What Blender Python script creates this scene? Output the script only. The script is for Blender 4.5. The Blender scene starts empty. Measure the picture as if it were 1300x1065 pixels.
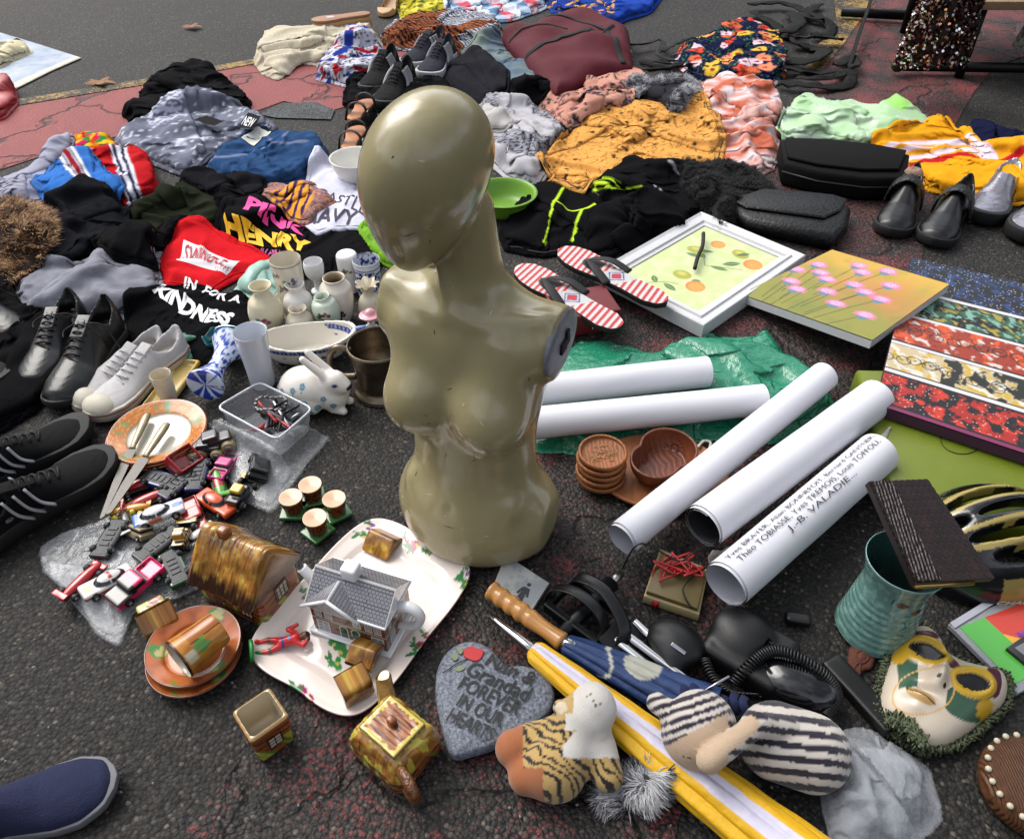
import bpy, math, random
import numpy as np
from mathutils import Matrix, Vector
PI = math.pi
scene = bpy.context.scene
COL = scene.collection
rng = np.random.default_rng(7)
# ---------------------------------------------------------------- camera model (height 1.1 m, 40 degrees down)
CH, TH, FL, CX, CY = 1.1, math.radians(40), 1010.0, 650.0, 487.5
cT, sT = math.cos(TH), math.sin(TH)
def P(x, y, z=0.0):
    """photograph point -> world point on the level z"""
    u, v = (x - CX) / FL, (y - CY) / FL
    Z = (CH - z) / (sT + v * cT)
    return np.array([Z * u, Z * (cT - v * sT), z])
def PX(w):
    Zd = w[1] * cT + (CH - w[2]) * sT
    return (CX + FL * w[0] / Zd, CY + FL * ((CH - w[2]) * cT - w[1] * sT) / Zd)
cam = bpy.data.objects.new('camera', bpy.data.cameras.new('camera'))
COL.objects.link(cam); scene.camera = cam
cam.location = (0, 0, CH); cam.rotation_euler = (PI / 2 - TH, 0, 0)
cam.data.sensor_width = 36; cam.data.lens = 36 * FL / 1300; cam.data.shift_y = -45 / 1300
cam.data.clip_start = 0.02; cam.data.clip_end = 400
# ---------------------------------------------------------------- colour
def L(h):
    if not isinstance(h, str): return tuple(h[:3])
    h = h.lstrip('#'); c = [int(h[i:i+2], 16) / 255 for i in (0, 2, 4)]
    return tuple(x / 12.92 if x <= .04045 else ((x + .055) / 1.055) ** 2.4 for x in c)
MATS = {}
def M(name, col='#888888', rough=.6, metal=0, bump=0, bs=400, var=0, vs=60, vc=False, coat=0, trans=0, alpha=1, sheen=0, spec=.5, b2=0, b2s=40, var2=None, ior=1.45, sss=0, thin=0, wave=None, crz=None):
    """one procedural material; vc takes its colour from the mesh's painted pattern"""
    if name in MATS: return MATS[name]
    m = bpy.data.materials.new(name); m.use_nodes = True
    nt = m.node_tree; N = nt.nodes; K = nt.links; b = N['Principled BSDF']
    b.inputs['Roughness'].default_value = rough; b.inputs['Metallic'].default_value = metal
    b.inputs['Coat Weight'].default_value = coat; b.inputs['Coat Roughness'].default_value = .08
    b.inputs['Transmission Weight'].default_value = trans; b.inputs['Alpha'].default_value = alpha
    b.inputs['Specular IOR Level'].default_value = spec; b.inputs['IOR'].default_value = ior
    if sheen: b.inputs['Sheen Weight'].default_value = sheen; b.inputs['Sheen Roughness'].default_value = .5
    if sss: b.inputs['Subsurface Weight'].default_value = sss; b.inputs['Subsurface Scale'].default_value = .01
    tc = N.new('ShaderNodeTexCoord'); co = tc.outputs['Object']
    if vc:
        a = N.new('ShaderNodeAttribute'); a.attribute_name = 'Col'; src = a.outputs['Color']
    else:
        r = N.new('ShaderNodeRGB'); r.outputs[0].default_value = (*L(col), 1); src = r.outputs[0]
    if var:
        n = N.new('ShaderNodeTexNoise'); n.inputs['Scale'].default_value = vs; n.inputs['Detail'].default_value = 6; n.inputs['Roughness'].default_value = .65
        K.new(co, n.inputs['Vector'])
        mr = N.new('ShaderNodeMapRange'); mr.inputs[1].default_value = .3; mr.inputs[2].default_value = .7; mr.inputs[3].default_value = 1 - var; mr.inputs[4].default_value = 1 + var
        K.new(n.outputs['Fac'], mr.inputs[0])
        if var2:
            mx = N.new('ShaderNodeMix'); mx.data_type = 'RGBA'; cr = N.new('ShaderNodeMapRange'); cr.inputs[1].default_value = .5 - var * .2; cr.inputs[2].default_value = .5 + var * .2
            K.new(n.outputs['Fac'], cr.inputs[0]); K.new(cr.outputs[0], mx.inputs[0]); K.new(src, mx.inputs[6]); mx.inputs[7].default_value = (*L(var2), 1); src = mx.outputs[2]
        else:
            vm = N.new('ShaderNodeVectorMath'); vm.operation = 'SCALE'; K.new(src, vm.inputs[0]); K.new(mr.outputs[0], vm.inputs['Scale']); src = vm.outputs[0]
    K.new(src, b.inputs['Base Color'])
    if bump or b2 or wave:
        prev = None
        if crz:
            n = N.new('ShaderNodeTexNoise'); n.noise_type = 'RIDGED_MULTIFRACTAL'; n.inputs['Scale'].default_value = crz[1]; n.inputs['Detail'].default_value = 2.5; n.inputs['Distortion'].default_value = .4; K.new(co, n.inputs['Vector'])
            bb = N.new('ShaderNodeBump'); bb.inputs['Strength'].default_value = crz[0]; bb.inputs['Distance'].default_value = .012; K.new(n.outputs['Fac'], bb.inputs['Height']); prev = bb
        if wave:
            w = N.new('ShaderNodeTexWave'); w.inputs['Scale'].default_value = wave[0]; w.inputs['Distortion'].default_value = wave[2]; w.inputs['Detail'].default_value = 3
            w.bands_direction = wave[3] if len(wave) > 3 else 'X'
            K.new(co, w.inputs['Vector']); bb = N.new('ShaderNodeBump'); bb.inputs['Strength'].default_value = wave[1]; bb.inputs['Distance'].default_value = .002
            K.new(w.outputs['Fac'], bb.inputs['Height']); prev = bb
        for st, sc in ((b2, b2s), (bump, bs)):
            if not st: continue
            n = N.new('ShaderNodeTexNoise'); n.inputs['Scale'].default_value = sc; n.inputs['Detail'].default_value = 4
            K.new(co, n.inputs['Vector']); bb = N.new('ShaderNodeBump'); bb.inputs['Strength'].default_value = st; bb.inputs['Distance'].default_value = .002 if sc > 150 else .006
            K.new(n.outputs['Fac'], bb.inputs['Height'])
            if prev: K.new(prev.outputs[0], bb.inputs['Normal'])
            prev = bb
        K.new(prev.outputs[0], b.inputs['Normal'])
    MATS[name] = m
    return m
# ---------------------------------------------------------------- objects
def tag(o, label, cat, group=None, kind=None):
    if label: o['label'] = label
    if cat: o['category'] = cat
    if group: o['group'] = group
    if kind: o['kind'] = kind
    return o
def empty(name, label, cat, loc=(0, 0, 0), rz=0, group=None, rot=None):
    o = bpy.data.objects.new(name, None); COL.objects.link(o); o.empty_display_size = .02
    o.location = tuple(map(float, loc)); o.rotation_euler = rot or (0, 0, rz)
    return tag(o, label, cat, group)
def obj(name, V, F, mat, parent=None, loc=None, rz=0, rot=None, col=None, smooth=True, mi=None, sharp=None, uv=None):
    me = bpy.data.meshes.new(name)
    V = np.asarray(V, dtype=float)
    if isinstance(F, np.ndarray): F = F.tolist()
    me.from_pydata(V.tolist(), [], F)
    for m in (mat if isinstance(mat, (list, tuple)) else [mat]): me.materials.append(m)
    if mi is not None: me.polygons.foreach_set('material_index', np.asarray(mi, dtype=np.int32))
    if smooth:
        me.polygons.foreach_set('use_smooth', np.ones(len(me.polygons), dtype=bool))
        if sharp: me.set_sharp_from_angle(angle=math.radians(sharp))
    if col is not None:
        a = me.color_attributes.new('Col', 'FLOAT_COLOR', 'POINT')
        c = np.ones((len(V), 4), dtype=np.float32); c[:, :3] = np.clip(col, 0, 1); a.data.foreach_set('color', c.ravel())
    me.update()
    o = bpy.data.objects.new(name, me); COL.objects.link(o)
    if parent is not None: o.parent = parent
    if loc is not None: o.location = tuple(map(float, loc))
    if rot is not None: o.rotation_euler = rot
    elif rz: o.rotation_euler = (0, 0, rz)
    return o
def copy_tree(o, parent=None):
    c = o.copy(); COL.objects.link(c); c.parent = parent
    for ch in [x for x in bpy.data.objects if x.parent == o]: copy_tree(ch, c)
    return c
def join(parts):
    """[(V,F),...] -> one V,F"""
    Vs, Fs, n = [], [], 0
    for V, F in parts:
        V = np.asarray(V, float); Vs.append(V); Fs += [[i + n for i in f] for f in (F.tolist() if isinstance(F, np.ndarray) else F)]; n += len(V)
    return np.vstack(Vs), Fs
def xf(VF, loc=(0, 0, 0), rot=(0, 0, 0), sc=(1, 1, 1)):
    V, F = VF; m = Matrix.LocRotScale(Vector(loc), __import__('mathutils').Euler(rot), Vector(sc))
    A = np.array(m); return np.asarray(V) @ A[:3, :3].T + A[:3, 3], F
def box(sx, sy, sz, r=0, c=(0, 0, 0), seg=2):
    """box, rounded by superellipse-like corner pushing when r > 0"""
    if r <= 0:
        V = np.array([[x, y, z] for x in (-.5, .5) for y in (-.5, .5) for z in (-.5, .5)]) * (sx, sy, sz) + c
        return V, [[0, 1, 3, 2], [4, 6, 7, 5], [0, 4, 5, 1], [2, 3, 7, 6], [0, 2, 6, 4], [1, 5, 7, 3]]
    n = seg + 1
    def ax(s):
        h = s / 2; a = [-h + r * (1 - math.cos(PI / 2 * i / n)) if False else -h + r * i / n for i in range(n + 1)]
        return np.array(a + [-x for x in a[::-1]])
    A = [ax(sx), ax(sy), ax(sz)]; V = []; F = []; ind = {}
    h = np.array([sx, sy, sz]) / 2
    def vid(p):
        k = tuple(np.round(p, 7))
        if k not in ind: ind[k] = len(V); V.append(p)
        return ind[k]
    for a in range(3):
        b, d = (a + 1) % 3, (a + 2) % 3
        for s in (-1, 1):
            for i in range(len(A[b]) - 1):
                for j in range(len(A[d]) - 1):
                    q = []
                    for (ii, jj) in ((i, j), (i + 1, j), (i + 1, j + 1), (i, j + 1)):
                        p = np.zeros(3); p[a] = s * h[a]; p[b] = A[b][ii]; p[d] = A[d][jj]; q.append(vid(p))
                    F.append(q if s > 0 else q[::-1])
    V = np.array(V); inner = np.clip(V, -(h - r), h - r); dv = V - inner; l = np.linalg.norm(dv, axis=1, keepdims=True); l[l == 0] = 1
    return inner + dv / l * r + c, F
def grid_faces(n, m, wrap=False, flip=False):
    i, j = np.meshgrid(np.arange(n - 1), np.arange(m if wrap else m - 1), indexing='ij')
    a = i * m + j; b = i * m + (j + 1) % m; c = (i + 1) * m + (j + 1) % m; d = (i + 1) * m + j
    F = np.stack([a, b, c, d], -1).reshape(-1, 4)
    return F[:, ::-1] if flip else F
def lathe(prof, n=40, sx=1, sy=1, close=False):
    """prof [(r,z)...]; outward faces when the profile runs upward outside"""
    prof = np.array(prof, float); th = np.arange(n) * 2 * PI / n
    V = np.stack([prof[:, 0, None] * np.cos(th) * sx, prof[:, 0, None] * np.sin(th) * sy, np.repeat(prof[:, 1, None], n, 1)], -1).reshape(-1, 3)
    return V, grid_faces(len(prof), n, True)
def smooth_prof(pts, k=4):
    pts = np.array(pts, float); out = []; n = len(pts)
    for i in range(n - 1):
        p0, p1, p2, p3 = pts[max(i - 1, 0)], pts[i], pts[i + 1], pts[min(i + 2, n - 1)]
        for t in np.arange(k) / k:
            out.append(.5 * ((2 * p1) + (-p0 + p2) * t + (2 * p0 - 5 * p1 + 4 * p2 - p3) * t * t + (-p0 + 3 * p1 - 3 * p2 + p3) * t ** 3))
    return np.array(out + [pts[-1]])
def tube(pts, r, n=8, k=4, caps=True, flat=1.0, smooth=True, upv=None):
    pts = np.array(pts, float)
    rr = np.full(len(pts), float(r)) if np.isscalar(r) else np.array(r, float)
    if smooth and len(pts) > 2:
        q = smooth_prof(np.column_stack([pts, rr]), k); pts, rr = q[:, :3], q[:, 3]
    T = np.gradient(pts, axis=0); T /= np.linalg.norm(T, axis=1, keepdims=True) + 1e-12
    up = np.array([0, 0, 1.]) if abs(T[0][2]) < .9 else np.array([1., 0, 0])
    if upv: up = np.array(upv, float)
    nrm = []; u = np.cross(T[0], up); u /= np.linalg.norm(u)
    for t in T:
        u = u - t * (u @ t); u /= np.linalg.norm(u) + 1e-12; nrm.append(u.copy())
    U = np.array(nrm); W = np.cross(T, U); th = np.arange(n) * 2 * PI / n
    V = pts[:, None] + rr[:, None, None] * (np.cos(th)[None, :, None] * U[:, None] + flat * np.sin(th)[None, :, None] * W[:, None])
    V = V.reshape(-1, 3); F = grid_faces(len(pts), n, True, True).tolist()
    if caps: F.append(list(range(n))); F.append(list(range(len(V) - n, len(V)))[::-1])
    return V, F
def prism(poly, z0, z1, bev=0):
    poly = np.array(poly, float); n = len(poly)
    a = 0.5 * np.sum(poly[:, 0] * np.roll(poly[:, 1], -1) - np.roll(poly[:, 0], -1) * poly[:, 1])
    if a < 0: poly = poly[::-1]
    rings = [(poly, z0)]
    if bev:
        d1 = poly - np.roll(poly, 1, 0); d2 = np.roll(poly, -1, 0) - poly
        n1 = np.stack([d1[:, 1], -d1[:, 0]], 1); n2 = np.stack([d2[:, 1], -d2[:, 0]], 1)
        n1 /= np.linalg.norm(n1, axis=1, keepdims=True) + 1e-9; n2 /= np.linalg.norm(n2, axis=1, keepdims=True) + 1e-9
        nn = n1 + n2; nn /= np.linalg.norm(nn, axis=1, keepdims=True) + 1e-9
        rings = [(poly - nn * bev * .7, z0), (poly, z0 + bev), (poly, z1 - bev), (poly - nn * bev * .3, z1 - bev * .3), (poly - nn * bev, z1)]
    else: rings.append((poly, z1))
    V = np.vstack([np.column_stack([p, np.full(n, z)]) for p, z in rings])
    F = grid_faces(len(rings), n, True).tolist(); F.append(list(range(n))[::-1]); F.append(list(range(len(V) - n, len(V))))
    return V, F
# ---------------------------------------------------------------- noise and distance fields
_perm = np.random.default_rng(3).permutation(512); _perm = np.concatenate([_perm, _perm, _perm])
_g2 = np.stack([np.cos(np.arange(512) * 2.399), np.sin(np.arange(512) * 2.399)], 1)
def noise2(x, y, seed=0):
    x = x + seed * 17.13; y = y - seed * 9.71
    xi, yi = np.floor(x).astype(int), np.floor(y).astype(int); xf_, yf = x - xi, y - yi
    def g(ix, iy, dx, dy):
        h = _perm[(_perm[ix & 511] + iy) & 511]; return _g2[h, 0] * dx + _g2[h, 1] * dy
    u = xf_ ** 3 * (xf_ * (xf_ * 6 - 15) + 10); v = yf ** 3 * (yf * (yf * 6 - 15) + 10)
    a = g(xi, yi, xf_, yf); b = g(xi + 1, yi, xf_ - 1, yf); c = g(xi, yi + 1, xf_, yf - 1); d = g(xi + 1, yi + 1, xf_ - 1, yf - 1)
    return 1.5 * ((a + (b - a) * u) * (1 - v) + (c + (d - c) * u) * v)
def fbm(x, y, o=4, seed=0):
    return sum(noise2(x * 2 ** i, y * 2 ** i, seed + i * 3) * .5 ** i for i in range(o))
def snet(f, lo, hi, res):
    lo = np.array(lo, float); hi = np.array(hi, float); n = np.ceil((hi - lo) / res).astype(int) + 1
    ax = [lo[i] + np.arange(n[i]) * res for i in range(3)]
    X, Y, Z = np.meshgrid(*ax, indexing='ij'); v = f(X, Y, Z).astype(np.float32); s = v < 0
    c = tuple(n - 1); sm = np.zeros(c + (3,), np.float32); cnt = np.zeros(c, np.float32)
    I = [slice(0, -1), slice(1, None)]
    for a in range(3):
        b, d = (a + 1) % 3, (a + 2) % 3
        for ob in (0, 1):
            for od in (0, 1):
                s0 = [None] * 3; s1 = [None] * 3; s0[a], s1[a] = I[0], I[1]; s0[b] = s1[b] = I[ob]; s0[d] = s1[d] = I[od]
                v0, v1 = v[tuple(s0)], v[tuple(s1)]; cr = (v0 < 0) != (v1 < 0)
                t = np.where(cr, v0 / np.where(cr, v0 - v1, 1), 0)
                p = np.zeros(c + (3,), np.float32); p[..., a] = t; p[..., b] = ob; p[..., d] = od
                sm += p * cr[..., None]; cnt += cr
    act = cnt > 0; idx = -np.ones(c, int); idx[act] = np.arange(act.sum())
    base = np.stack(np.nonzero(act), -1); V = lo + (base + sm[act] / cnt[act][:, None]) * res
    F = []
    for a in range(3):
        b, d = (a + 1) % 3, (a + 2) % 3
        s0 = [slice(1, -1)] * 3; s1 = [slice(1, -1)] * 3; s0[a] = slice(0, -1); s1[a] = slice(1, None)
        cr = s[tuple(s0)] != s[tuple(s1)]; q = np.stack(np.nonzero(cr), -1)
        if not len(q): continue
        q[:, b] += 1; q[:, d] += 1
        def cell(ob, od):
            r = q.copy(); r[:, b] -= ob; r[:, d] -= od; return idx[r[:, 0], r[:, 1], r[:, 2]]
        Q = np.stack([cell(1, 1), cell(0, 1), cell(0, 0), cell(1, 0)], -1)
        fl = ~s[q[:, 0], q[:, 1], q[:, 2]]; Q[fl] = Q[fl][:, ::-1]
        F.append(Q)
    return V, np.vstack(F)
def sm_min(a, b, k):
    h = np.clip(.5 + .5 * (b - a) / k, 0, 1); return b + (a - b) * h - k * h * (1 - h)
def sm_max(a, b, k): return -sm_min(-a, -b, k)
def ell(X, Y, Z, c, r, rz=0, rx=0, ry=0):
    x, y, z = X - c[0], Y - c[1], Z - c[2]
    if rz: x, y = x * math.cos(rz) + y * math.sin(rz), -x * math.sin(rz) + y * math.cos(rz)
    if rx: y, z = y * math.cos(rx) + z * math.sin(rx), -y * math.sin(rx) + z * math.cos(rx)
    if ry: x, z = x * math.cos(ry) - z * math.sin(ry), x * math.sin(ry) + z * math.cos(ry)
    k0 = np.sqrt((x / r[0]) ** 2 + (y / r[1]) ** 2 + (z / r[2]) ** 2); k1 = np.sqrt((x / r[0] ** 2) ** 2 + (y / r[1] ** 2) ** 2 + (z / r[2] ** 2) ** 2)
    return k0 * (k0 - 1) / (k1 + 1e-9)
def cap(X, Y, Z, a, b, ra, rb=None):
    rb = ra if rb is None else rb; a = np.array(a, float); b = np.array(b, float); ba = b - a; d2 = ba @ ba
    h = np.clip(((X - a[0]) * ba[0] + (Y - a[1]) * ba[1] + (Z - a[2]) * ba[2]) / d2, 0, 1)
    return np.sqrt((X - a[0] - h * ba[0]) ** 2 + (Y - a[1] - h * ba[1]) ** 2 + (Z - a[2] - h * ba[2]) ** 2) - (ra + (rb - ra) * h)
def rbox(X, Y, Z, c, h, r=0):
    x, y, z = abs(X - c[0]) - h[0] + r, abs(Y - c[1]) - h[1] + r, abs(Z - c[2]) - h[2] + r
    return np.sqrt(np.maximum(x, 0) ** 2 + np.maximum(y, 0) ** 2 + np.maximum(z, 0) ** 2) + np.minimum(np.maximum(x, np.maximum(y, z)), 0) - r
# ---------------------------------------------------------------- pile height map: later cloths drape over earlier things
GX0, GY0, GR = -3.2, .25, .01
GH = np.zeros((640, 520))
def gsample(x, y, A=None):
    A = GH if A is None else A
    fx = np.clip((np.asarray(x) - GX0) / GR, 0, A.shape[0] - 1.001); fy = np.clip((np.asarray(y) - GY0) / GR, 0, A.shape[1] - 1.001)
    i, j = fx.astype(int), fy.astype(int); u, v = fx - i, fy - j
    return (A[i, j] * (1 - u) + A[i + 1, j] * u) * (1 - v) + (A[i, j + 1] * (1 - u) + A[i + 1, j + 1] * u) * v
def gblur(A, k):
    for _ in range(k):
        A = (np.roll(A, 1, 0) + 2 * A + np.roll(A, -1, 0)) / 4; A = (np.roll(A, 1, 1) + 2 * A + np.roll(A, -1, 1)) / 4
    return A
def gmax(A, k):
    for _ in range(k):
        A = np.maximum.reduce([A, np.roll(A, 1, 0), np.roll(A, -1, 0), np.roll(A, 1, 1), np.roll(A, -1, 1)])
    return A
def gput(x, y, z):
    i = np.round((np.ravel(x) - GX0) / GR).astype(int); j = np.round((np.ravel(y) - GY0) / GR).astype(int)
    ok = (i >= 0) & (j >= 0) & (i < GH.shape[0]) & (j < GH.shape[1]); np.maximum.at(GH, (i[ok], j[ok]), np.ravel(z)[ok])
def poly_sd(X, Y, poly):
    """signed distance (positive inside) and the nearest point on the outline"""
    x, y = X.ravel(), Y.ravel(); best = np.full(x.shape, 1e9); nx = np.zeros_like(x); ny = np.zeros_like(x); ins = np.zeros(x.shape, bool)
    n = len(poly)
    for i in range(n):
        (x0, y0), (x1, y1) = poly[i], poly[(i + 1) % n]; dx, dy = x1 - x0, y1 - y0
        t = np.clip(((x - x0) * dx + (y - y0) * dy) / (dx * dx + dy * dy + 1e-12), 0, 1); px, py = x0 + t * dx, y0 + t * dy
        d = (x - px) ** 2 + (y - py) ** 2; m = d < best; best[m] = d[m]; nx[m] = px[m]; ny[m] = py[m]
        if dy != 0: ins ^= ((y0 > y) != (y1 > y)) & (x < dx * (y - y0) / dy + x0)
    d = np.sqrt(best); return np.where(ins, d, -d).reshape(X.shape), nx.reshape(X.shape), ny.reshape(X.shape)
def outline(pts, z=0, k=3, jit=0, seed=0, world=False, tn=.5):
    p = np.array([q[:2] for q in pts] if world else [P(x, y, z)[:2] for x, y in pts])
    p = np.vstack([p, p[:1]]); n = len(p) - 1; out = []
    if k <= 1: return p[:-1]
    for i in range(n):
        p0, p1, p2, p3 = p[(i - 1) % n], p[i], p[i + 1], p[(i + 2) % n]
        m0, m1 = (p2 - p0) * tn, (p3 - p1) * tn
        for t in np.arange(k) / k:
            out.append((2 * t ** 3 - 3 * t * t + 1) * p1 + (t ** 3 - 2 * t * t + t) * m0 + (3 * t * t - 2 * t ** 3) * p2 + (t ** 3 - t * t) * m1)
    out = np.array(out)
    if jit: out += jit * np.stack([noise2(out[:, 0] * 25, out[:, 1] * 25, seed), noise2(out[:, 0] * 25, out[:, 1] * 25, seed + 5)], 1)
    return out
CLOTHS = {}; kd_hem = True
def simcloth(A, M_, base, R, iters, bend, pin, bd, grow, r, grav=.0012, ss=.35):
    """position based cloth on a grid: rest lengths longer than the space it lies in, so that it buckles into folds"""
    prev = A.copy(); Mf = M_.astype(float)
    dirs = [((1, 0), 1.), ((0, 1), 1.), ((1, 1), ss), ((1, -1), ss), ((3, 0), bend), ((0, 3), bend), ((6, 0), bend * .8), ((0, 6), bend * .8)]
    n, m = M_.shape; cons = []
    for (di, dj), k in dirs:
        if n <= di + 1 or m <= abs(dj) + 1: continue
        a0, a1 = slice(0, n - di), slice(di, n)
        b0, b1 = (slice(0, m - dj), slice(dj, m)) if dj >= 0 else (slice(-dj, m), slice(0, m + dj))
        W = (M_[a0, b0] & M_[a1, b1]).astype(float); e = R[a1, b1] - R[a0, b0]
        L0 = np.sqrt((e[..., 0] * grow[0][a0, b0]) ** 2 + (e[..., 1] * grow[1][a0, b0]) ** 2)
        par = 2 * di if di else 2 * abs(dj)
        if k == 1.:
            for p in (0, 1):
                w = W.copy()
                if di: w[(1 - p)::2] = 0
                else: w[:, (1 - p)::2] = 0
                cons.append(((a0, b0), (a1, b1), L0, w, 1., False))
        else: cons.append(((a0, b0), (a1, b1), L0 * (1 if k > .2 else .985), W, k * .5, di + abs(dj) >= 3))
    for it in range(iters):
        v = (A - prev) * .92; prev = A.copy(); A = A + v; A[..., 2] -= grav
        for _ in range(2):
            for s0, s1, L0, w, k, bnd in cons:
                d = A[s1] - A[s0]; l = np.sqrt((d * d).sum(-1)) + 1e-9; e = (l - L0) / l
                if bnd: e = np.minimum(e, 0)
                c = d * (e * w * k * .5)[..., None]; A[s0] += c; A[s1] -= c
        A[..., :2] += (R[..., :2] - A[..., :2]) * (np.where(bd, pin, .012))[..., None]
        zb = base(A[..., 0], A[..., 1]) if callable(base) else base
        hit = A[..., 2] < zb
        A[..., 2] = np.where(hit, zb, A[..., 2]); prev[hit] = prev[hit] * .3 + A[hit] * .7
    return A
def up2(A, n):
    i = np.minimum(np.arange(n[0]) / 2, A.shape[0] - 1.001); j = np.minimum(np.arange(n[1]) / 2, A.shape[1] - 1.001)
    i0, j0 = i.astype(int), j.astype(int); u, v = (i - i0)[:, None, None], (j - j0)[None, :, None]
    g = lambda a, b: A[np.ix_(i0 + a, j0 + b)]
    return (g(0, 0) * (1 - u) + g(1, 0) * u) * (1 - v) + (g(0, 1) * (1 - u) + g(1, 1) * u) * v
def cloth(name, label, cat, pts, mat, h=.03, t=.004, folds=6, amp=.012, seed=1, res=None, pat=None, ang=None, group=None, parent=None, crumple=1., flat=False, k=3, rim=.05, wob=.004, base=0., world=False, zproj=None, g=.38, bend=.06, layers=3, pin=.25, its=(90, 45), seq=True):
    """a garment lying in a heap, outlined on the ground and draped by the solver over what is under it"""
    r = np.random.default_rng(seed); h = h * .62; g = g * min(crumple, 1.3)
    if zproj is None:
        c = np.mean([P(*q)[:2] for q in pts], 0) if not world else np.mean(pts, 0)[:2]
        zproj = h * .6 + float(gsample(c[0], c[1])) * .7 + base
    ol = outline(pts, zproj, k, wob, seed, world, .22)
    lo, hi = ol.min(0), ol.max(0); sz = hi - lo; dist = np.hypot(lo[0] + sz[0] / 2, lo[1] + sz[1] / 2)
    if res is None: res = np.clip(.0040 * dist / 1.2, .0034, .0075)
    n = np.ceil(sz / res).astype(int) + 2; n += n % 2
    X, Y = np.meshgrid(lo[0] + np.arange(n[0]) * res, lo[1] + np.arange(n[1]) * res, indexing='ij')
    sd, nx, ny = poly_sd(X, Y, ol)
    def masks(sd_):
        q = (sd_[:-1, :-1] + sd_[1:, :-1] + sd_[:-1, 1:] + sd_[1:, 1:]) > 0
        us = np.zeros(sd_.shape, bool); fu = np.zeros(sd_.shape, int); N0, N1 = sd_.shape
        for a in (0, 1):
            for b in (0, 1): us[a:N0 - 1 + a, b:N1 - 1 + b] |= q; fu[a:N0 - 1 + a, b:N1 - 1 + b] += q
        return q, us, us & (fu < 4)
    cin, use, bd = masks(sd)
    Xs, Ys = np.where(bd, nx, X), np.where(bd, ny, Y)
    if ang is None: ang = r.uniform(0, PI)
    under = gblur(gmax(GH, 1), 1)
    # stuffing: lower layers of the same garment give the heap its mound and a few long ridges
    cc = lo + sz / 2; rad = max(sz) / 2
    def stuff(x, y, d):
        e = np.clip(d / rim, 0, 1); e = e * e * (3 - 2 * e); H = np.zeros(x.shape); rr = np.random.default_rng(seed + 99)
        for i in range(folds):
            p = cc + rr.uniform(-.45, .45, 2) * sz; a = ang + rr.normal(0, .5); ln = rad * rr.uniform(.4, .9); w_ = rr.uniform(.010, .022); bend_ = rr.uniform(-2, 2) / max(rad, .05) * .5
            dx, dy = x - p[0], y - p[1]; s = dx * math.cos(a) + dy * math.sin(a); q = -dx * math.sin(a) + dy * math.cos(a) + bend_ * s * s
            H = np.maximum(H, amp * rr.uniform(.5, 1.2) * np.exp(-(s / ln) ** 4 - (q / w_) ** 2))
        return h * e * (.7 + .6 * noise2(x * 6, y * 6, seed + 20)) + H * e
    def grow(x, y, gs):
        n1 = .5 + .8 * noise2(x * 5, y * 5, seed + 31); n2 = .5 + .8 * noise2(x * 5, y * 5, seed + 37); ca, sa = abs(math.cos(ang)), abs(math.sin(ang))
        return (1 + gs * np.clip(n1, .1, 1) * (.35 + sa), 1 + gs * np.clip(n2, .1, 1) * (.35 + ca))
    if g > .02:
        c_, u_, b_ = masks(sd[::2, ::2]); xs, ys = np.where(b_, nx[::2, ::2], X[::2, ::2]), np.where(b_, ny[::2, ::2], Y[::2, ::2])
        bs = gsample(xs, ys, under) + base + stuff(xs, ys, np.maximum(sd[::2, ::2], 0)); R = np.stack([xs, ys, 0 * xs], -1)
        A = np.stack([xs, ys, bs + .006 + .010 * noise2(xs * 16, ys * 16, seed + 40) + .008 * noise2(xs * 34, ys * 34, seed + 41) + r.normal(0, .0015, xs.shape)], -1)
        A = simcloth(A, u_, bs, R, its[0], bend, pin, b_, grow(xs, ys, g), r)
        D = A - R; A = up2(D, X.shape); A[..., 0] += Xs; A[..., 1] += Ys
    else: A = np.stack([Xs, Ys, 0 * Xs], -1)
    bs = gsample(Xs, Ys, under) + base + stuff(Xs, Ys, np.maximum(sd, 0)); R = np.stack([Xs, Ys, 0 * Xs], -1)
    A[..., 2] = np.maximum(A[..., 2], bs) + r.normal(0, .0008, X.shape) * crumple + .003 * crumple * noise2(Xs * 75, Ys * 75, seed + 42)
    if g > .02: A = simcloth(A, use, bs, R, its[1], bend * .3, pin, bd, grow(Xs, Ys, g * 1.1), r, grav=.0006)
    for _ in range(1):
        w_ = use[1:-1, 1:-1] & ~bd[1:-1, 1:-1]; av = (A[2:, 1:-1] + A[:-2, 1:-1] + A[1:-1, 2:] + A[1:-1, :-2]) / 4
        A[1:-1, 1:-1] = np.where(w_[..., None], A[1:-1, 1:-1] * .75 + av * .25, A[1:-1, 1:-1])
    A[..., 2] = np.maximum(A[..., 2], gsample(A[..., 0], A[..., 1], GH) + base + .0008)
    d = np.maximum(sd, 0); tt = np.clip(d / (t * 1.5), 0, 1); A[..., 2] += np.where(bd, 0, t * np.sqrt(1 - (1 - tt) ** 2))
    gput(A[use][:, 0], A[use][:, 1], A[use][:, 2])
    idx = -np.ones(X.shape, int); idx[use] = np.arange(use.sum()); V = A[use]; V[:, 2] += .0008
    i, j = np.nonzero(cin); F = np.stack([idx[i, j], idx[i + 1, j], idx[i + 1, j + 1], idx[i, j + 1]], -1)
    E = {}
    for e in np.vstack([F[:, [0, 1]], F[:, [1, 2]], F[:, [2, 3]], F[:, [3, 0]]]).tolist(): E[tuple(e)] = 1
    be = [e for e in E if (e[1], e[0]) not in E]; bv = sorted({v for e in be for v in e}); mp = {v: len(V) + q for q, v in enumerate(bv)}
    low = V[bv].copy(); low[:, 2] = np.maximum(low[:, 2] - .004, .0002)
    F = F.tolist() + [[b, a, mp[a], mp[b]] for a, b in be]
    col = None
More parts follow.
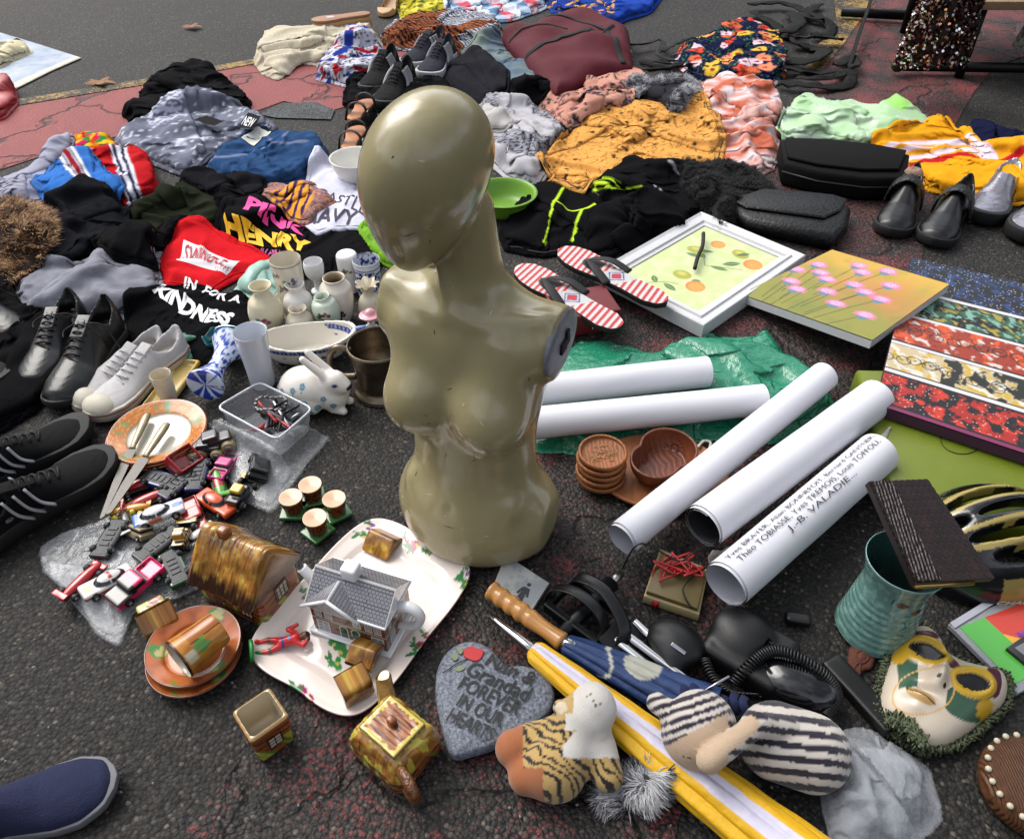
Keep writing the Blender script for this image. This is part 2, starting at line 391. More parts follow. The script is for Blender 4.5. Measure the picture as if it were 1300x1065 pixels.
    if pat is not None:
        RR = np.stack([Xs[use], Ys[use], np.full(use.sum(), zproj)], -1); RR = np.vstack([RR, RR[bv]])
        px, py = PX_arr(RR); col = pat(RR[:, 0] - cc[0], RR[:, 1] - cc[1], px, py, RR[:, 2] * 0)
    V = np.vstack([V, low])
    if parent is None:
        o = obj(name, V - [cc[0], cc[1], 0], F, mat, None, (cc[0], cc[1], 0), col=col); tag(o, label, cat, group)
    else: o = obj(name, V - np.array(parent.matrix_basis.translation), F, mat, parent, col=col)
    CLOTHS[o.name] = (lo, res, A, zproj)
    if cat and g > .02 and t > .002 and kd_hem:
        fm = cmap(o); ce = ol.mean(0); q_ = []
        for w_ in list(ol) + [ol[0]]:
            dv = ce - w_; w2 = w_ + dv / (np.linalg.norm(dv) + 1e-9) * .016; p_, n_ = fm(w2[0], w2[1])
            if fm.A_ok(w2): q_.append(p_ - np.array(o.location) + (0, 0, .0012))
        if len(q_) > 8: V_, F_ = tube(q_, .0017, 5, 1); obj('hem', V_, F_, mat if not pat else M('seam thread', '#3a3634', .9), o)
    if parent is None and layers > 0 and g > .02:
        own = np.random.default_rng(seed + 500); polys = np.array(ol); cen = polys.mean(0)
        for q in range(layers):
            a = own.uniform(0, 2 * PI); nrm = np.array([math.cos(a), math.sin(a)]); off = own.uniform(-.15, .2) * rad; pl = []
            for e in range(len(polys)):
                p0, p1 = polys[e], polys[(e + 1) % len(polys)]; s0, s1 = (p0 - cen) @ nrm - off, (p1 - cen) @ nrm - off
                if s0 > 0: pl.append(p0)
                if s0 * s1 < 0: pl.append(p0 + (p1 - p0) * s0 / (s0 - s1))
            if q == 1:
                tip = polys[int(own.integers(len(polys)))]; dv = tip - cen; dl = np.linalg.norm(dv); dv = dv / (dl + 1e-9); nv_ = np.array([-dv[1], dv[0]]); w1, w2 = .042, .03; s0 = cen - dv * dl * .25; s1 = cen + dv * dl * .88; md = (s0 + s1) / 2 + nv_ * own.uniform(-.03, .03)
                pl = [s0 + nv_ * w1, md + nv_ * (w1 + w2) / 2, s1 + nv_ * w2, s1 - nv_ * w2, md - nv_ * (w1 + w2) / 2, s0 - nv_ * w1]
            if len(pl) < 5: continue
            pl = np.array(pl); pc = pl.mean(0); pl = pc + (pl - pc) * .86
            if np.ptp(pl, 0).min() < .05: continue
            cloth('folded_layer' if q != 1 else 'sleeve', None, None, pl[::2] if len(pl) > 16 else pl, mat, h=.004, t=t, folds=2, amp=amp * .7, seed=seed + 700 + q, res=res, pat=(lambda u, v, px_, py_, hh, dc=pl: pat(u + (own_c(dc) - cc)[0], v + (own_c(dc) - cc)[1], px_, py_, hh)) if pat else None,
                  ang=ang + .4, parent=o, crumple=crumple, k=2, rim=.03, wob=.006, world=True, zproj=zproj, g=g * .9, bend=bend, layers=0, its=its)
    return o
def own_c(pl): return (pl.min(0) + pl.max(0)) / 2
def cmap(o):
    lo, res, A, zp = CLOTHS[o.name]
    def f(x, y):
        fx = np.clip((x - lo[0]) / res, 0, A.shape[0] - 1.01); fy = np.clip((y - lo[1]) / res, 0, A.shape[1] - 1.01); i, j = int(fx), int(fy); u, v = fx - i, fy - j
        p = (A[i, j] * (1 - u) + A[i + 1, j] * u) * (1 - v) + (A[i, j + 1] * (1 - u) + A[i + 1, j + 1] * u) * v
        nr = np.cross(A[i + 1, j] - A[i, j], A[i, j + 1] - A[i, j]); return p, nr / (np.linalg.norm(nr) + 1e-9)
    f.zp = zp; f.A_ok = lambda w: True; return f
def PX_arr(V):
    Zd = V[:, 1] * cT + (CH - V[:, 2]) * sT
    return CX + FL * V[:, 0] / Zd, CY + FL * ((CH - V[:, 2]) * cT - V[:, 1] * sT) / Zd
# ---------------------------------------------------------------- lettering laid on a surface
_tc = {}
def text_mesh(s, bold=.0, shear=0, spacing=1., sub=0):
    key = (s, bold, shear, spacing, sub)
    if key in _tc: return _tc[key]
    cu = bpy.data.curves.new('t', 'FONT'); cu.body = s; cu.size = 1; cu.offset = bold; cu.shear = shear; cu.space_character = spacing; cu.resolution_u = 3
    o = bpy.data.objects.new('t', cu); COL.objects.link(o); bpy.context.view_layer.update()
    me = bpy.data.meshes.new_from_object(o.evaluated_get(bpy.context.evaluated_depsgraph_get()))
    bpy.data.objects.remove(o); bpy.data.curves.remove(cu)
    if sub:
        import bmesh
        b = bmesh.new(); b.from_mesh(me)
        for _ in range(sub):
            es = [e for e in b.edges if e.calc_length() > .12]
            if not es: break
            bmesh.ops.subdivide_edges(b, edges=es, cuts=1); bmesh.ops.triangulate(b, faces=[f for f in b.faces if len(f.verts) > 3])
        b.to_mesh(me); b.free()
    V = np.array([v.co[:] for v in me.vertices]).reshape(-1, 3)[:, :2]; F = [list(p.vertices) for p in me.polygons]; bpy.data.meshes.remove(me)
    lo, hi = V.min(0), V.max(0); V = (V - lo) / (hi - lo)
    _tc[key] = (V, F); return V, F
def text_on(s, q, mat, parent, zf, name='lettering', bold=.02, shear=0, sub=4, off=.0018, arc=0, spacing=1., world=False):
    """q: photograph corners (bottom left, bottom right, top right, top left); zf(x,y) the surface height or a number"""
    V, F = text_mesh(s, bold, shear, spacing, sub if callable(zf) else 0)
    u, v = V[:, 0], V[:, 1]
    if arc: v = v + arc * (1 - (2 * u - 1) ** 2)
    z0 = zf if not callable(zf) else None
    Q = np.array(q, float)
    px = (1 - u) * (1 - v) * Q[0, 0] + u * (1 - v) * Q[1, 0] + u * v * Q[2, 0] + (1 - u) * v * Q[3, 0]
    py = (1 - u) * (1 - v) * Q[0, 1] + u * (1 - v) * Q[1, 1] + u * v * Q[2, 1] + (1 - u) * v * Q[3, 1]
    W = []
    for a, b in zip(px, py):
        if hasattr(zf, 'zp'):
            w = P(a, b, zf.zp); p_, n_ = zf(w[0], w[1]); x, y, z = p_[0], p_[1], p_[2] + float(fz_bump(zf, w, p_))
        elif world: x, y = a, b; z = zf(x, y) if callable(zf) else zf
        elif callable(zf):
            z = .02
            for _ in range(4): w = P(a, b, z); z = float(zf(w[0], w[1]))
            x, y = w[0], w[1]
        else: w = P(a, b, zf); x, y, z = w
        W.append((x, y, z + off))
    W = np.array(W) - np.array(parent.matrix_basis.translation)
    if parent.rotation_euler.z: 
        a = -parent.rotation_euler.z; W = np.stack([W[:, 0] * math.cos(a) - W[:, 1] * math.sin(a), W[:, 0] * math.sin(a) + W[:, 1] * math.cos(a), W[:, 2]], 1)
    return obj(name, W, F, mat, parent, smooth=False)
def fz_bump(zf, w, p_): return max(zf(w[0] + a, w[1] + b)[0][2] for a in (-.003, 0, .003) for b in (-.003, 0, .003)) - p_[2]
def surf(o):
    """height function of a lying mesh, by casting straight down on it"""
    from mathutils.bvhtree import BVHTree
    me = o.data; off = np.array(o.matrix_basis.translation)
    t = BVHTree.FromPolygons([tuple(v.co) for v in me.vertices], [tuple(p.vertices) for p in me.polygons])
    def f(x, y):
        h = t.ray_cast(Vector((x - off[0], y - off[1], 2)), Vector((0, 0, -1)))
        return (h[0].z + off[2]) if h[0] is not None else 0.01
    return f
# ---------------------------------------------------------------- painting patterns onto grids
def mixc(c, m, col):
    m = np.clip(m, 0, 1)[:, None]; return c * (1 - m) + np.array(L(col)) * m
def seg_d(x, y, a, b):
    dx, dy = b[0] - a[0], b[1] - a[1]; t = np.clip(((x - a[0]) * dx + (y - a[1]) * dy) / (dx * dx + dy * dy + 1e-12), 0, 1)
    return np.hypot(x - a[0] - t * dx, y - a[1] - t * dy)
def ss(e, w, d): return np.clip((e - d) / w + .5, 0, 1)
def line(c, x, y, pts, w, col, s=None):
    d = np.full(x.shape, 1e9)
    for a, b in zip(pts[:-1], pts[1:]): d = np.minimum(d, seg_d(x, y, a, b))
    return mixc(c, ss(w / 2, s or w * .35, d), col)
def oval(c, x, y, cx, cy, rx, ry, a, col, s=.12, ring=0):
    dx, dy = x - cx, y - cy; u = (dx * math.cos(a) + dy * math.sin(a)) / rx; v = (-dx * math.sin(a) + dy * math.cos(a)) / ry; d = np.hypot(u, v)
    if ring: d = 1 + np.abs(d - 1) - ring
    return mixc(c, ss(1, s, d), col)
def leaf(c, x, y, cx, cy, ln, w, a, col, vein=None):
    dx, dy = x - cx, y - cy; u = (dx * math.cos(a) + dy * math.sin(a)) / ln; v = (-dx * math.sin(a) + dy * math.cos(a)) / w
    d = np.abs(v) - np.clip(1 - (2 * u - 1) ** 2, 0, 1); m = (u > 0) & (u < 1)
    c = mixc(c, ss(0, .2, d) * m, col)
    if vein: c = mixc(c, ss(.12, .1, np.abs(v)) * m, vein)
    return c

def dirw(a, b, z=0):
    p, q = P(*a, z), P(*b, z); return math.atan2(q[1] - p[1], q[0] - p[0]), float(np.hypot(*(q - p)[:2]))
def upz(base, top_y):
    """height whose top lands on photograph row top_y when standing at world point base"""
    lo, hi = -.1, .9
    for _ in range(40):
        m = (lo + hi) / 2
        if PX((base[0], base[1], base[2] + m))[1] > top_y: lo = m
        else: hi = m
    return lo
def mpp(p): return (p[1] * cT + (CH - p[2]) * sT) / FL
def sobj(name, f, lo, hi, res, mat, parent=None, colf=None, **k):
    V, F = snet(f, lo, hi, res); return obj(name, V, F, mat, parent, col=colf(V) if colf else None, **k)
def put_disc(x, y, r, z):
    a, b = np.meshgrid(np.linspace(-r, r, 15), np.linspace(-r, r, 15)); m = a * a + b * b <= r * r; gput(x + a[m], y + b[m], z + 0 * a[m])
def put_poly(pts, z):
    q = np.array([p[:2] for p in pts]); lo, hi = q.min(0), q.max(0); X, Y = np.meshgrid(np.arange(lo[0], hi[0], .007), np.arange(lo[1], hi[1], .007), indexing='ij'); d, _, _ = poly_sd(X, Y, q); m = d > 0; gput(X[m], Y[m], z + 0 * X[m])
# ================================================================ light
w = bpy.data.worlds.new('World'); scene.world = w; w.use_nodes = True
nt = w.node_tree; bg = nt.nodes['Background']; sky = nt.nodes.new('ShaderNodeTexSky'); sky.sky_type = 'NISHITA'; sky.sun_disc = False
SUN_EL, SUN_ROT = math.radians(50), math.radians(-50)
sky.sun_elevation = SUN_EL; sky.sun_rotation = SUN_ROT; sky.dust_density = 4; sky.air_density = 1.2; sky.ozone_density = 1
hs = nt.nodes.new('ShaderNodeHueSaturation'); hs.inputs['Saturation'].default_value = .3
nt.links.new(sky.outputs[0], hs.inputs['Color'])
# broken cloud layer in the sky itself
tcw = nt.nodes.new('ShaderNodeTexCoord'); nz = nt.nodes.new('ShaderNodeTexNoise'); nz.inputs['Scale'].default_value = 1.9; nz.inputs['Detail'].default_value = 5; nz.inputs['Roughness'].default_value = .55
nt.links.new(tcw.outputs['Generated'], nz.inputs['Vector'])
mr = nt.nodes.new('ShaderNodeMapRange'); mr.inputs[1].default_value = .42; mr.inputs[2].default_value = .58; mr.inputs[3].default_value = .55; mr.inputs[4].default_value = 1.5
nt.links.new(nz.outputs['Fac'], mr.inputs[0])
vm = nt.nodes.new('ShaderNodeVectorMath'); vm.operation = 'SCALE'; nt.links.new(hs.outputs[0], vm.inputs[0]); nt.links.new(mr.outputs[0], vm.inputs['Scale'])
# darkening put into the low sky colour, standing in for unseen trees and rooftops
sz_ = nt.nodes.new('ShaderNodeSeparateXYZ'); nt.links.new(tcw.outputs['Generated'], sz_.inputs[0]); nz2 = nt.nodes.new('ShaderNodeTexNoise'); nz2.inputs['Scale'].default_value = 7; nz2.inputs['Detail'].default_value = 8; nz2.inputs['Roughness'].default_value = .7; nt.links.new(tcw.outputs['Generated'], nz2.inputs['Vector'])
ma = nt.nodes.new('ShaderNodeMath'); ma.operation = 'MULTIPLY_ADD'; nt.links.new(nz2.outputs['Fac'], ma.inputs[0]); ma.inputs[1].default_value = .5; nt.links.new(sz_.outputs['Z'], ma.inputs[2])
mr2 = nt.nodes.new('ShaderNodeMapRange'); mr2.inputs[1].default_value = .52; mr2.inputs[2].default_value = .60; mr2.inputs[3].default_value = .16; mr2.inputs[4].default_value = 1.25; nt.links.new(ma.outputs[0], mr2.inputs[0])
vm2 = nt.nodes.new('ShaderNodeVectorMath'); vm2.operation = 'SCALE'; nt.links.new(vm.outputs[0], vm2.inputs[0]); nt.links.new(mr2.outputs[0], vm2.inputs['Scale'])
nt.links.new(vm2.outputs[0], bg.inputs['Color']); bg.inputs['Strength'].default_value = .15
sun = bpy.data.objects.new('sun', bpy.data.lights.new('sun', 'SUN')); COL.objects.link(sun)
sun.data.energy = 1.1; sun.data.angle = math.radians(40); sun.data.color = (1, .96, .9)
sd_ = Vector((math.sin(SUN_ROT) * math.cos(SUN_EL), math.cos(SUN_ROT) * math.cos(SUN_EL), math.sin(SUN_EL)))
sun.rotation_euler = sd_.to_track_quat('Z', 'Y').to_euler()
scene.view_settings.view_transform = 'Standard'; scene.view_settings.look = 'None'; scene.view_settings.exposure = .66; scene.view_settings.gamma = 1
scene.cycles.max_bounces = 8; scene.cycles.transparent_max_bounces = 16
# ================================================================ ground
def nodes(name):
    m = bpy.data.materials.new(name); m.use_nodes = True; return m, m.node_tree.nodes, m.node_tree.links, m.node_tree.nodes['Principled BSDF']
def nd(N, t, **k):
    n = N.new(t)
    for a, b in k.items(): n.inputs[a].default_value = b
    return n
def ramp(N, K, src, stops):
    r = N.new('ShaderNodeValToRGB'); e = r.color_ramp.elements
    while len(e) < len(stops): e.new(.5)
    for q, (p, c) in zip(e, stops): q.position = p; q.color = (*L(c), 1)
    K.new(src, r.inputs[0]); return r.outputs[0]
def math_(N, K, op, a, b=None, c=False):
    n = N.new('ShaderNodeMath'); n.operation = op; n.use_clamp = c
    for i, v in enumerate((a, b)):
        if v is None: continue
        if isinstance(v, (int, float)): n.inputs[i].default_value = v
        else: K.new(v, n.inputs[i])
    return n.outputs[0]
def mixn(N, K, f, a, b):
    n = N.new('ShaderNodeMix'); n.data_type = 'RGBA'; 
    for i, v in ((0, f), (6, a), (7, b)):
        if isinstance(v, str): n.inputs[i].default_value = (*L(v), 1)
        elif isinstance(v, (int, float)): n.inputs[i].default_value = v
        else: K.new(v, n.inputs[i])
    return n.outputs[2]
def asphalt_core(N, K, co):
    v = nd(N, 'ShaderNodeTexVoronoi', Scale=165.); K.new(co, v.inputs['Vector'])
    v2 = nd(N, 'ShaderNodeTexVoronoi', Scale=330.); K.new(co, v2.inputs['Vector'])
    sep = N.new('ShaderNodeSeparateColor'); K.new(v.outputs['Color'], sep.inputs[0])
    c = ramp(N, K, sep.outputs[0], [(0, '#151311'), (.45, '#211e1b'), (.8, '#2f2b27'), (.95, '#3e3934'), (1, '#5c554c')])
    big = nd(N, 'ShaderNodeTexNoise', Scale=2.2, Detail=5.); K.new(co, big.inputs['Vector'])
    br = math_(N, K, 'MULTIPLY_ADD', big.outputs['Fac'], 1.0); N[-1].inputs[2].default_value = .5
    vmm = N.new('ShaderNodeVectorMath'); vmm.operation = 'SCALE'; K.new(c, vmm.inputs[0]); K.new(br, vmm.inputs['Scale'])
    gap = math_(N, K, 'MULTIPLY', v.outputs['Distance'], 1.35, True)
    c = mixn(N, K, math_(N, K, 'POWER', gap, 3.), vmm.outputs[0], '#0b0b0b')
    h = math_(N, K, 'SUBTRACT', 1., v.outputs['Distance']); h = math_(N, K, 'ADD', h, math_(N, K, 'MULTIPLY', sep.outputs[1], .5))
    h = math_(N, K, 'ADD', h, math_(N, K, 'MULTIPLY', v2.outputs['Distance'], -.3))
    return c, h, v
def finish(N, K, b, c, h, dist=.0035, st=.8, rough=.75):
    K.new(c, b.inputs['Base Color']); bb = nd(N, 'ShaderNodeBump', Strength=st, Distance=dist); K.new(h, bb.inputs['Height']); K.new(bb.outputs[0], b.inputs['Normal'])
    b.inputs['Roughness'].default_value = rough; b.inputs['Specular IOR Level'].default_value = .35
m_asph, N, K, b = nodes('asphalt'); tc = N.new('ShaderNodeTexCoord')
c, h, _v = asphalt_core(N, K, tc.outputs['Object']); finish(N, K, b, c, h)
def paint_mat(name, base, dark, lo, hi, crack, fine=90.):
    m, N, K, b = nodes(name); tc = N.new('ShaderNodeTexCoord'); co = tc.outputs['Object']
    c, h, v = asphalt_core(N, K, co)
    n1 = nd(N, 'ShaderNodeTexNoise', Scale=fine, Detail=6., Roughness=.7); K.new(co, n1.inputs['Vector'])
    n2 = nd(N, 'ShaderNodeTexNoise', Scale=7., Detail=4.); K.new(co, n2.inputs['Vector'])
    # wear grows toward the near side of the strip
    sep = N.new('ShaderNodeSeparateXYZ'); K.new(co, sep.inputs[0])
    wr = nd(N, 'ShaderNodeMapRange'); wr.inputs[1].default_value = 1.2; wr.inputs[2].default_value = 3.0; wr.inputs[3].default_value = lo; wr.inputs[4].default_value = hi; K.new(sep.outputs[1], wr.inputs[0])
    s = math_(N, K, 'ADD', math_(N, K, 'MULTIPLY', n1.outputs['Fac'], .75), math_(N, K, 'MULTIPLY', n2.outputs['Fac'], .5))
    s = math_(N, K, 'ADD', s, math_(N, K, 'MULTIPLY', v.outputs['Distance'], -.16))
    k = math_(N, K, 'MULTIPLY', math_(N, K, 'ADD', math_(N, K, 'SUBTRACT', s, .62), wr.outputs[0]), 9., True)
    pc = mixn(N, K, n2.outputs['Fac'], base, dark)
    n3 = nd(N, 'ShaderNodeTexNoise', Scale=260., Detail=3.); K.new(co, n3.inputs['Vector'])
    pc = mixn(N, K, math_(N, K, 'MULTIPLY', n3.outputs['Fac'], .45), pc, '#3a2a28')
    if crack:
        wn = nd(N, 'ShaderNodeTexNoise', Scale=6., Detail=5.); K.new(co, wn.inputs['Vector'])
        ad = N.new('ShaderNodeVectorMath'); ad.operation = 'MULTIPLY_ADD'; K.new(wn.outputs['Color'], ad.inputs[0]); ad.inputs[1].default_value = (.35, .35, 0); K.new(co, ad.inputs[2])
        vv = N.new('ShaderNodeTexVoronoi'); vv.feature = 'DISTANCE_TO_EDGE'; vv.inputs['Scale'].default_value = 2.6; K.new(ad.outputs[0], vv.inputs['Vector'])
        ck = math_(N, K, 'SUBTRACT', 1., math_(N, K, 'MULTIPLY', vv.outputs['Distance'], 26., True), True)
        pc = mixn(N, K, math_(N, K, 'MULTIPLY', ck, .85), pc, '#1b1615'); h = math_(N, K, 'SUBTRACT', h, math_(N, K, 'MULTIPLY', ck, 2.5))
    finish(N, K, b, mixn(N, K, k, c, pc), h, rough=.65); return m
m_red = paint_mat('worn red road paint', '#7c3436', '#96423f', .12, .42, True, 60.)
m_red2 = paint_mat('rubbed red road paint', '#5c2428', '#7c3030', .045, .13, True, 130.)
m_yel = paint_mat('yellow road paint', '#b38c2c', '#9a7c34', .1, .12, False, 50.)
m_blu = paint_mat('faded blue grey road paint', '#3c4c54', '#46565c', .05, .1, False, 80.)
def sheet(name, pts, mat, z):
    W = [P(x, y)[:2] for x, y in pts]; a = sum(W[i][0] * W[(i + 1) % len(W)][1] - W[(i + 1) % len(W)][0] * W[i][1] for i in range(len(W)))
    if a < 0: W = W[::-1]
    return tag(obj(name, [(x, y, z) for x, y in W], [list(range(len(W)))], mat, smooth=False), None, None, kind='structure')
tag(obj('ground', [(-40, -30, -.004), (40, -30, -.004), (40, 50, -.004), (-40, 50, -.004)], [[0, 1, 2, 3]], m_asph, smooth=False), None, None, kind='structure')
sheet('road_red_strip', [(-60, 152), (20, 135), (180, 106), (330, 78), (480, 52), (520, 60), (500, 120), (420, 140), (360, 128), (300, 150), (160, 170), (60, 195), (-60, 235)], m_red, -.0015)
sheet('road_red_lane', [(1115, -30), (1400, -30), (1400, 40), (1262, 84), (1236, 118), (1200, 180), (1170, 330), (1100, 470), (1020, 620), (980, 720), (900, 850), (850, 1100), (200, 1100), (330, 930), (480, 830), (600, 700), (690, 540), (780, 400), (900, 250), (1020, 130)], m_red2, -.0015)
def strip(pts, w):
    a = [(x, y - w * (.6 + y / 400)) for x, y in pts]; return a + [(x, y + w * (.6 + y / 400)) for x, y in pts[::-1]]
sheet('road_yellow_line', strip([(-60, 146), (20, 131), (100, 118), (180, 105), (330, 77), (480, 47)], 4), m_yel, .0012)
sheet('road_yellow_stripe', [(1058, 0), (1112, 0), (1095, 22), (1070, 58), (1042, 92), (1018, 96), (1040, 55), (1062, 25)], m_yel, .0012)
sheet('road_yellow_stripe', [(1040, -30), (1125, -30), (1116, -6), (1056, -6)], m_yel, .0012)
sheet('road_grey_patch', [(356, 132), (400, 130), (425, 140), (420, 152), (350, 150), (330, 146)], m_blu, .0012)
# ================================================================ mannequin
m_man = M('glossy olive mannequin lacquer', '#877e5d', .22, coat=.3, var=.07, vs=14, spec=.5, b2=.05, b2s=30)
def mann(X, Y, Z):
    s = lambda *a, **k: ell(X, Y, Z, *a, **k)
    d = s((.003, .006, .052), (.149, .106, .104))                       # hips
    d = sm_min(d, s((0, -.028, .055), (.104, .084, .10)), .04)
    d = sm_min(d, s((.0, .004, .185), (.104, .078, .17)), .05)       # waist
    d = sm_min(d, s((0, .012, .345), (.114, .080, .13)), .05)        # ribs
    d = sm_min(d, cap(X, Y, Z, (-.124, .018, .430), (.124, .018, .426), .054), .05)   # shoulder girdle
    d = sm_min(d, cap(X, Y, Z, (.006, .022, .43), (-.008, .016, .60), .045, .040), .05)  # neck
    for sx in (-1, 1):
        d = sm_min(d, s((sx * .060, -.054, .314), (.054, .056, .058)), .030)
        d = sm_min(d, cap(X, Y, Z, (sx * .056, -.040, .335), (sx * .076, -.018, .42), .046, .036), .03)
        d = sm_min(d, cap(X, Y, Z, (sx * .014, -.034, .464), (sx * .12, -.004, .474), .009), .02)   # collar bones
        d = sm_max(d, -cap(X, Y, Z, (sx * .035, -.042, .488), (sx * .09, -.028, .495), .012), .018)
        d = sm_min(d, cap(X, Y, Z, (sx * .082, -.050, .125), (sx * .020, -.084, .040), .010, .008), .035)  # iliac crest to groin
    d = sm_min(d, cap(X, Y, Z, (-.004, -.030, .468), (-.048, .0, .580), .010, .009), .016)
    d = sm_max(d, -s((0, -.104, .130), (.005, .012, .009)), .008)     # navel
    d = sm_max(d, X - .137, .005); d = sm_max(d, -.137 - X, .005)
    d = sm_max(d, -(Z - .0), .02)
    return d
def headf(X, Y, Z):
    a = ell(X, Y, Z, (0, .004, .030), (.072, .090, .088)); b = ell(X, Y, Z, (0, -.026, -.046), (.046, .050, .086))
    return sm_min(a, b, .07)
hc, ht = (-.036, -.026, .656), (.16, .25, -.25)   # head centre; tilt forward, roll, turn
def full(X, Y, Z):
    x, y, z = X - hc[0], Y - hc[1], Z - hc[2]; rx, ry, rz = ht
    x, y = x * math.cos(rz) + y * math.sin(rz), -x * math.sin(rz) + y * math.cos(rz)
    y, z = y * math.cos(rx) + z * math.sin(rx), -y * math.sin(rx) + z * math.cos(rx)
    x, z = x * math.cos(ry) - z * math.sin(ry), x * math.sin(ry) + z * math.cos(ry)
    return sm_min(mann(X, Y, Z), headf(x, y, z), .010)
V, F = snet(full, (-.19, -.19, -.02), (.19, .17, .82), .0058)
from mathutils.bvhtree import BVHTree as _B
def BVHTree_(V, F): return _B.FromPolygons([tuple(map(float, v)) for v in V], [tuple(map(int, f)) for f in F])
V_man, F_man = V, F
mq = empty('mannequin', 'glossy olive faceless female mannequin bust standing in the middle of the stall', 'mannequin', (-.062, .932, 0), math.radians(-24))
obj('body', V, F, m_man, mq)
V, F = lathe([(0, .004), (.03, .004), (.044, .003), (.047, .0), (.047, -.004)], 36, 1, 1.25)
ap = obj('arm_socket', V, F, M('dusty grey metal plate', '#6f7078', .5, .4, var=.25, vs=60), mq, (.1358, .018, .427), rot=(0, PI / 2, 0))
V, F = join([box(.012, .030, .004, .001), xf(box(.024, .010, .004, .001), (-.006, .008, 0)), xf(box(.01, .02, .004, .001), (.006, -.006, 0))])
obj('slot', V, F, M('black hole', '#08080a', .8), ap, (0, 0, .006))
r = np.random.default_rng(8); tr = BVHTree_(V_man, F_man); sc_ = []
for i in range(42):
    z_ = r.uniform(.04, .76); x_ = r.uniform(-.12, .12); h = tr.ray_cast(Vector((x_, -1, z_)), Vector((0, 1, 0)))
    if h[0] is None: continue
    n_ = np.array(h[1]); p_ = np.array(h[0]) + n_ * .0002; u_ = np.cross(n_, (r.normal(), r.normal(), r.normal())); u_ /= np.linalg.norm(u_); w_ = np.cross(n_, u_); l_ = r.uniform(.0008, .006) if i % 3 else r.uniform(.006, .014); k_ = .0007 if i % 3 == 0 else .0010
    sc_.append(([p_ - u_ * l_, p_ - w_ * k_, p_ + u_ * l_, p_ + w_ * k_], [[0, 1, 2, 3]]))
obj('scratches', *join(sc_[::2]), M('dark scratch', '#2c261a', .7), mq, smooth=False); obj('chips', *join(sc_[1::2]), M('pale chip', '#a8a088', .7), mq, smooth=False)
# ================================================================ shoes (built before the cloths that touch them)
def foot_half(t, w):
    """half widths of a sole at t (0 heel, 1 toe), inner and outer side"""
    ts = [0, .03, .12, .3, .5, .7, .82, .93, .985, 1]; a = [0, .45, .72, .68, .74, 1, .98, .72, .3, 0]; b = [0, .45, .72, .62, .60, .88, .90, .7, .32, 0]
    return np.interp(t, ts, a) * w, np.interp(t, ts, b) * w
def sole_outline(Ln, w, n=26, grow=0, side=1):
    t = .5 - .5 * np.cos(np.linspace(0, PI, n)); a, b = foot_half(t, w); x = t * Ln
    up = np.column_stack([x, (a + grow * (a > 0))]); dn = np.column_stack([x, -(b + grow * (b > 0))]); q = np.vstack([up, dn[::-1][1:-1]]); q[:, 1] *= side
    q[:, 0] = (q[:, 0] - Ln / 2) * (1 + 2 * grow / Ln) + Ln / 2
    return q
M_blk = M('black leather', '#0a0a0b', .33, bump=.25, bs=350, spec=.5); M_rub = M('black rubber', '#0b0b0c', .7, bump=.3, bs=500); M_dkc = M('black mesh fabric', '#0a0a0c', .85, bump=.8, bs=900, spec=.2)
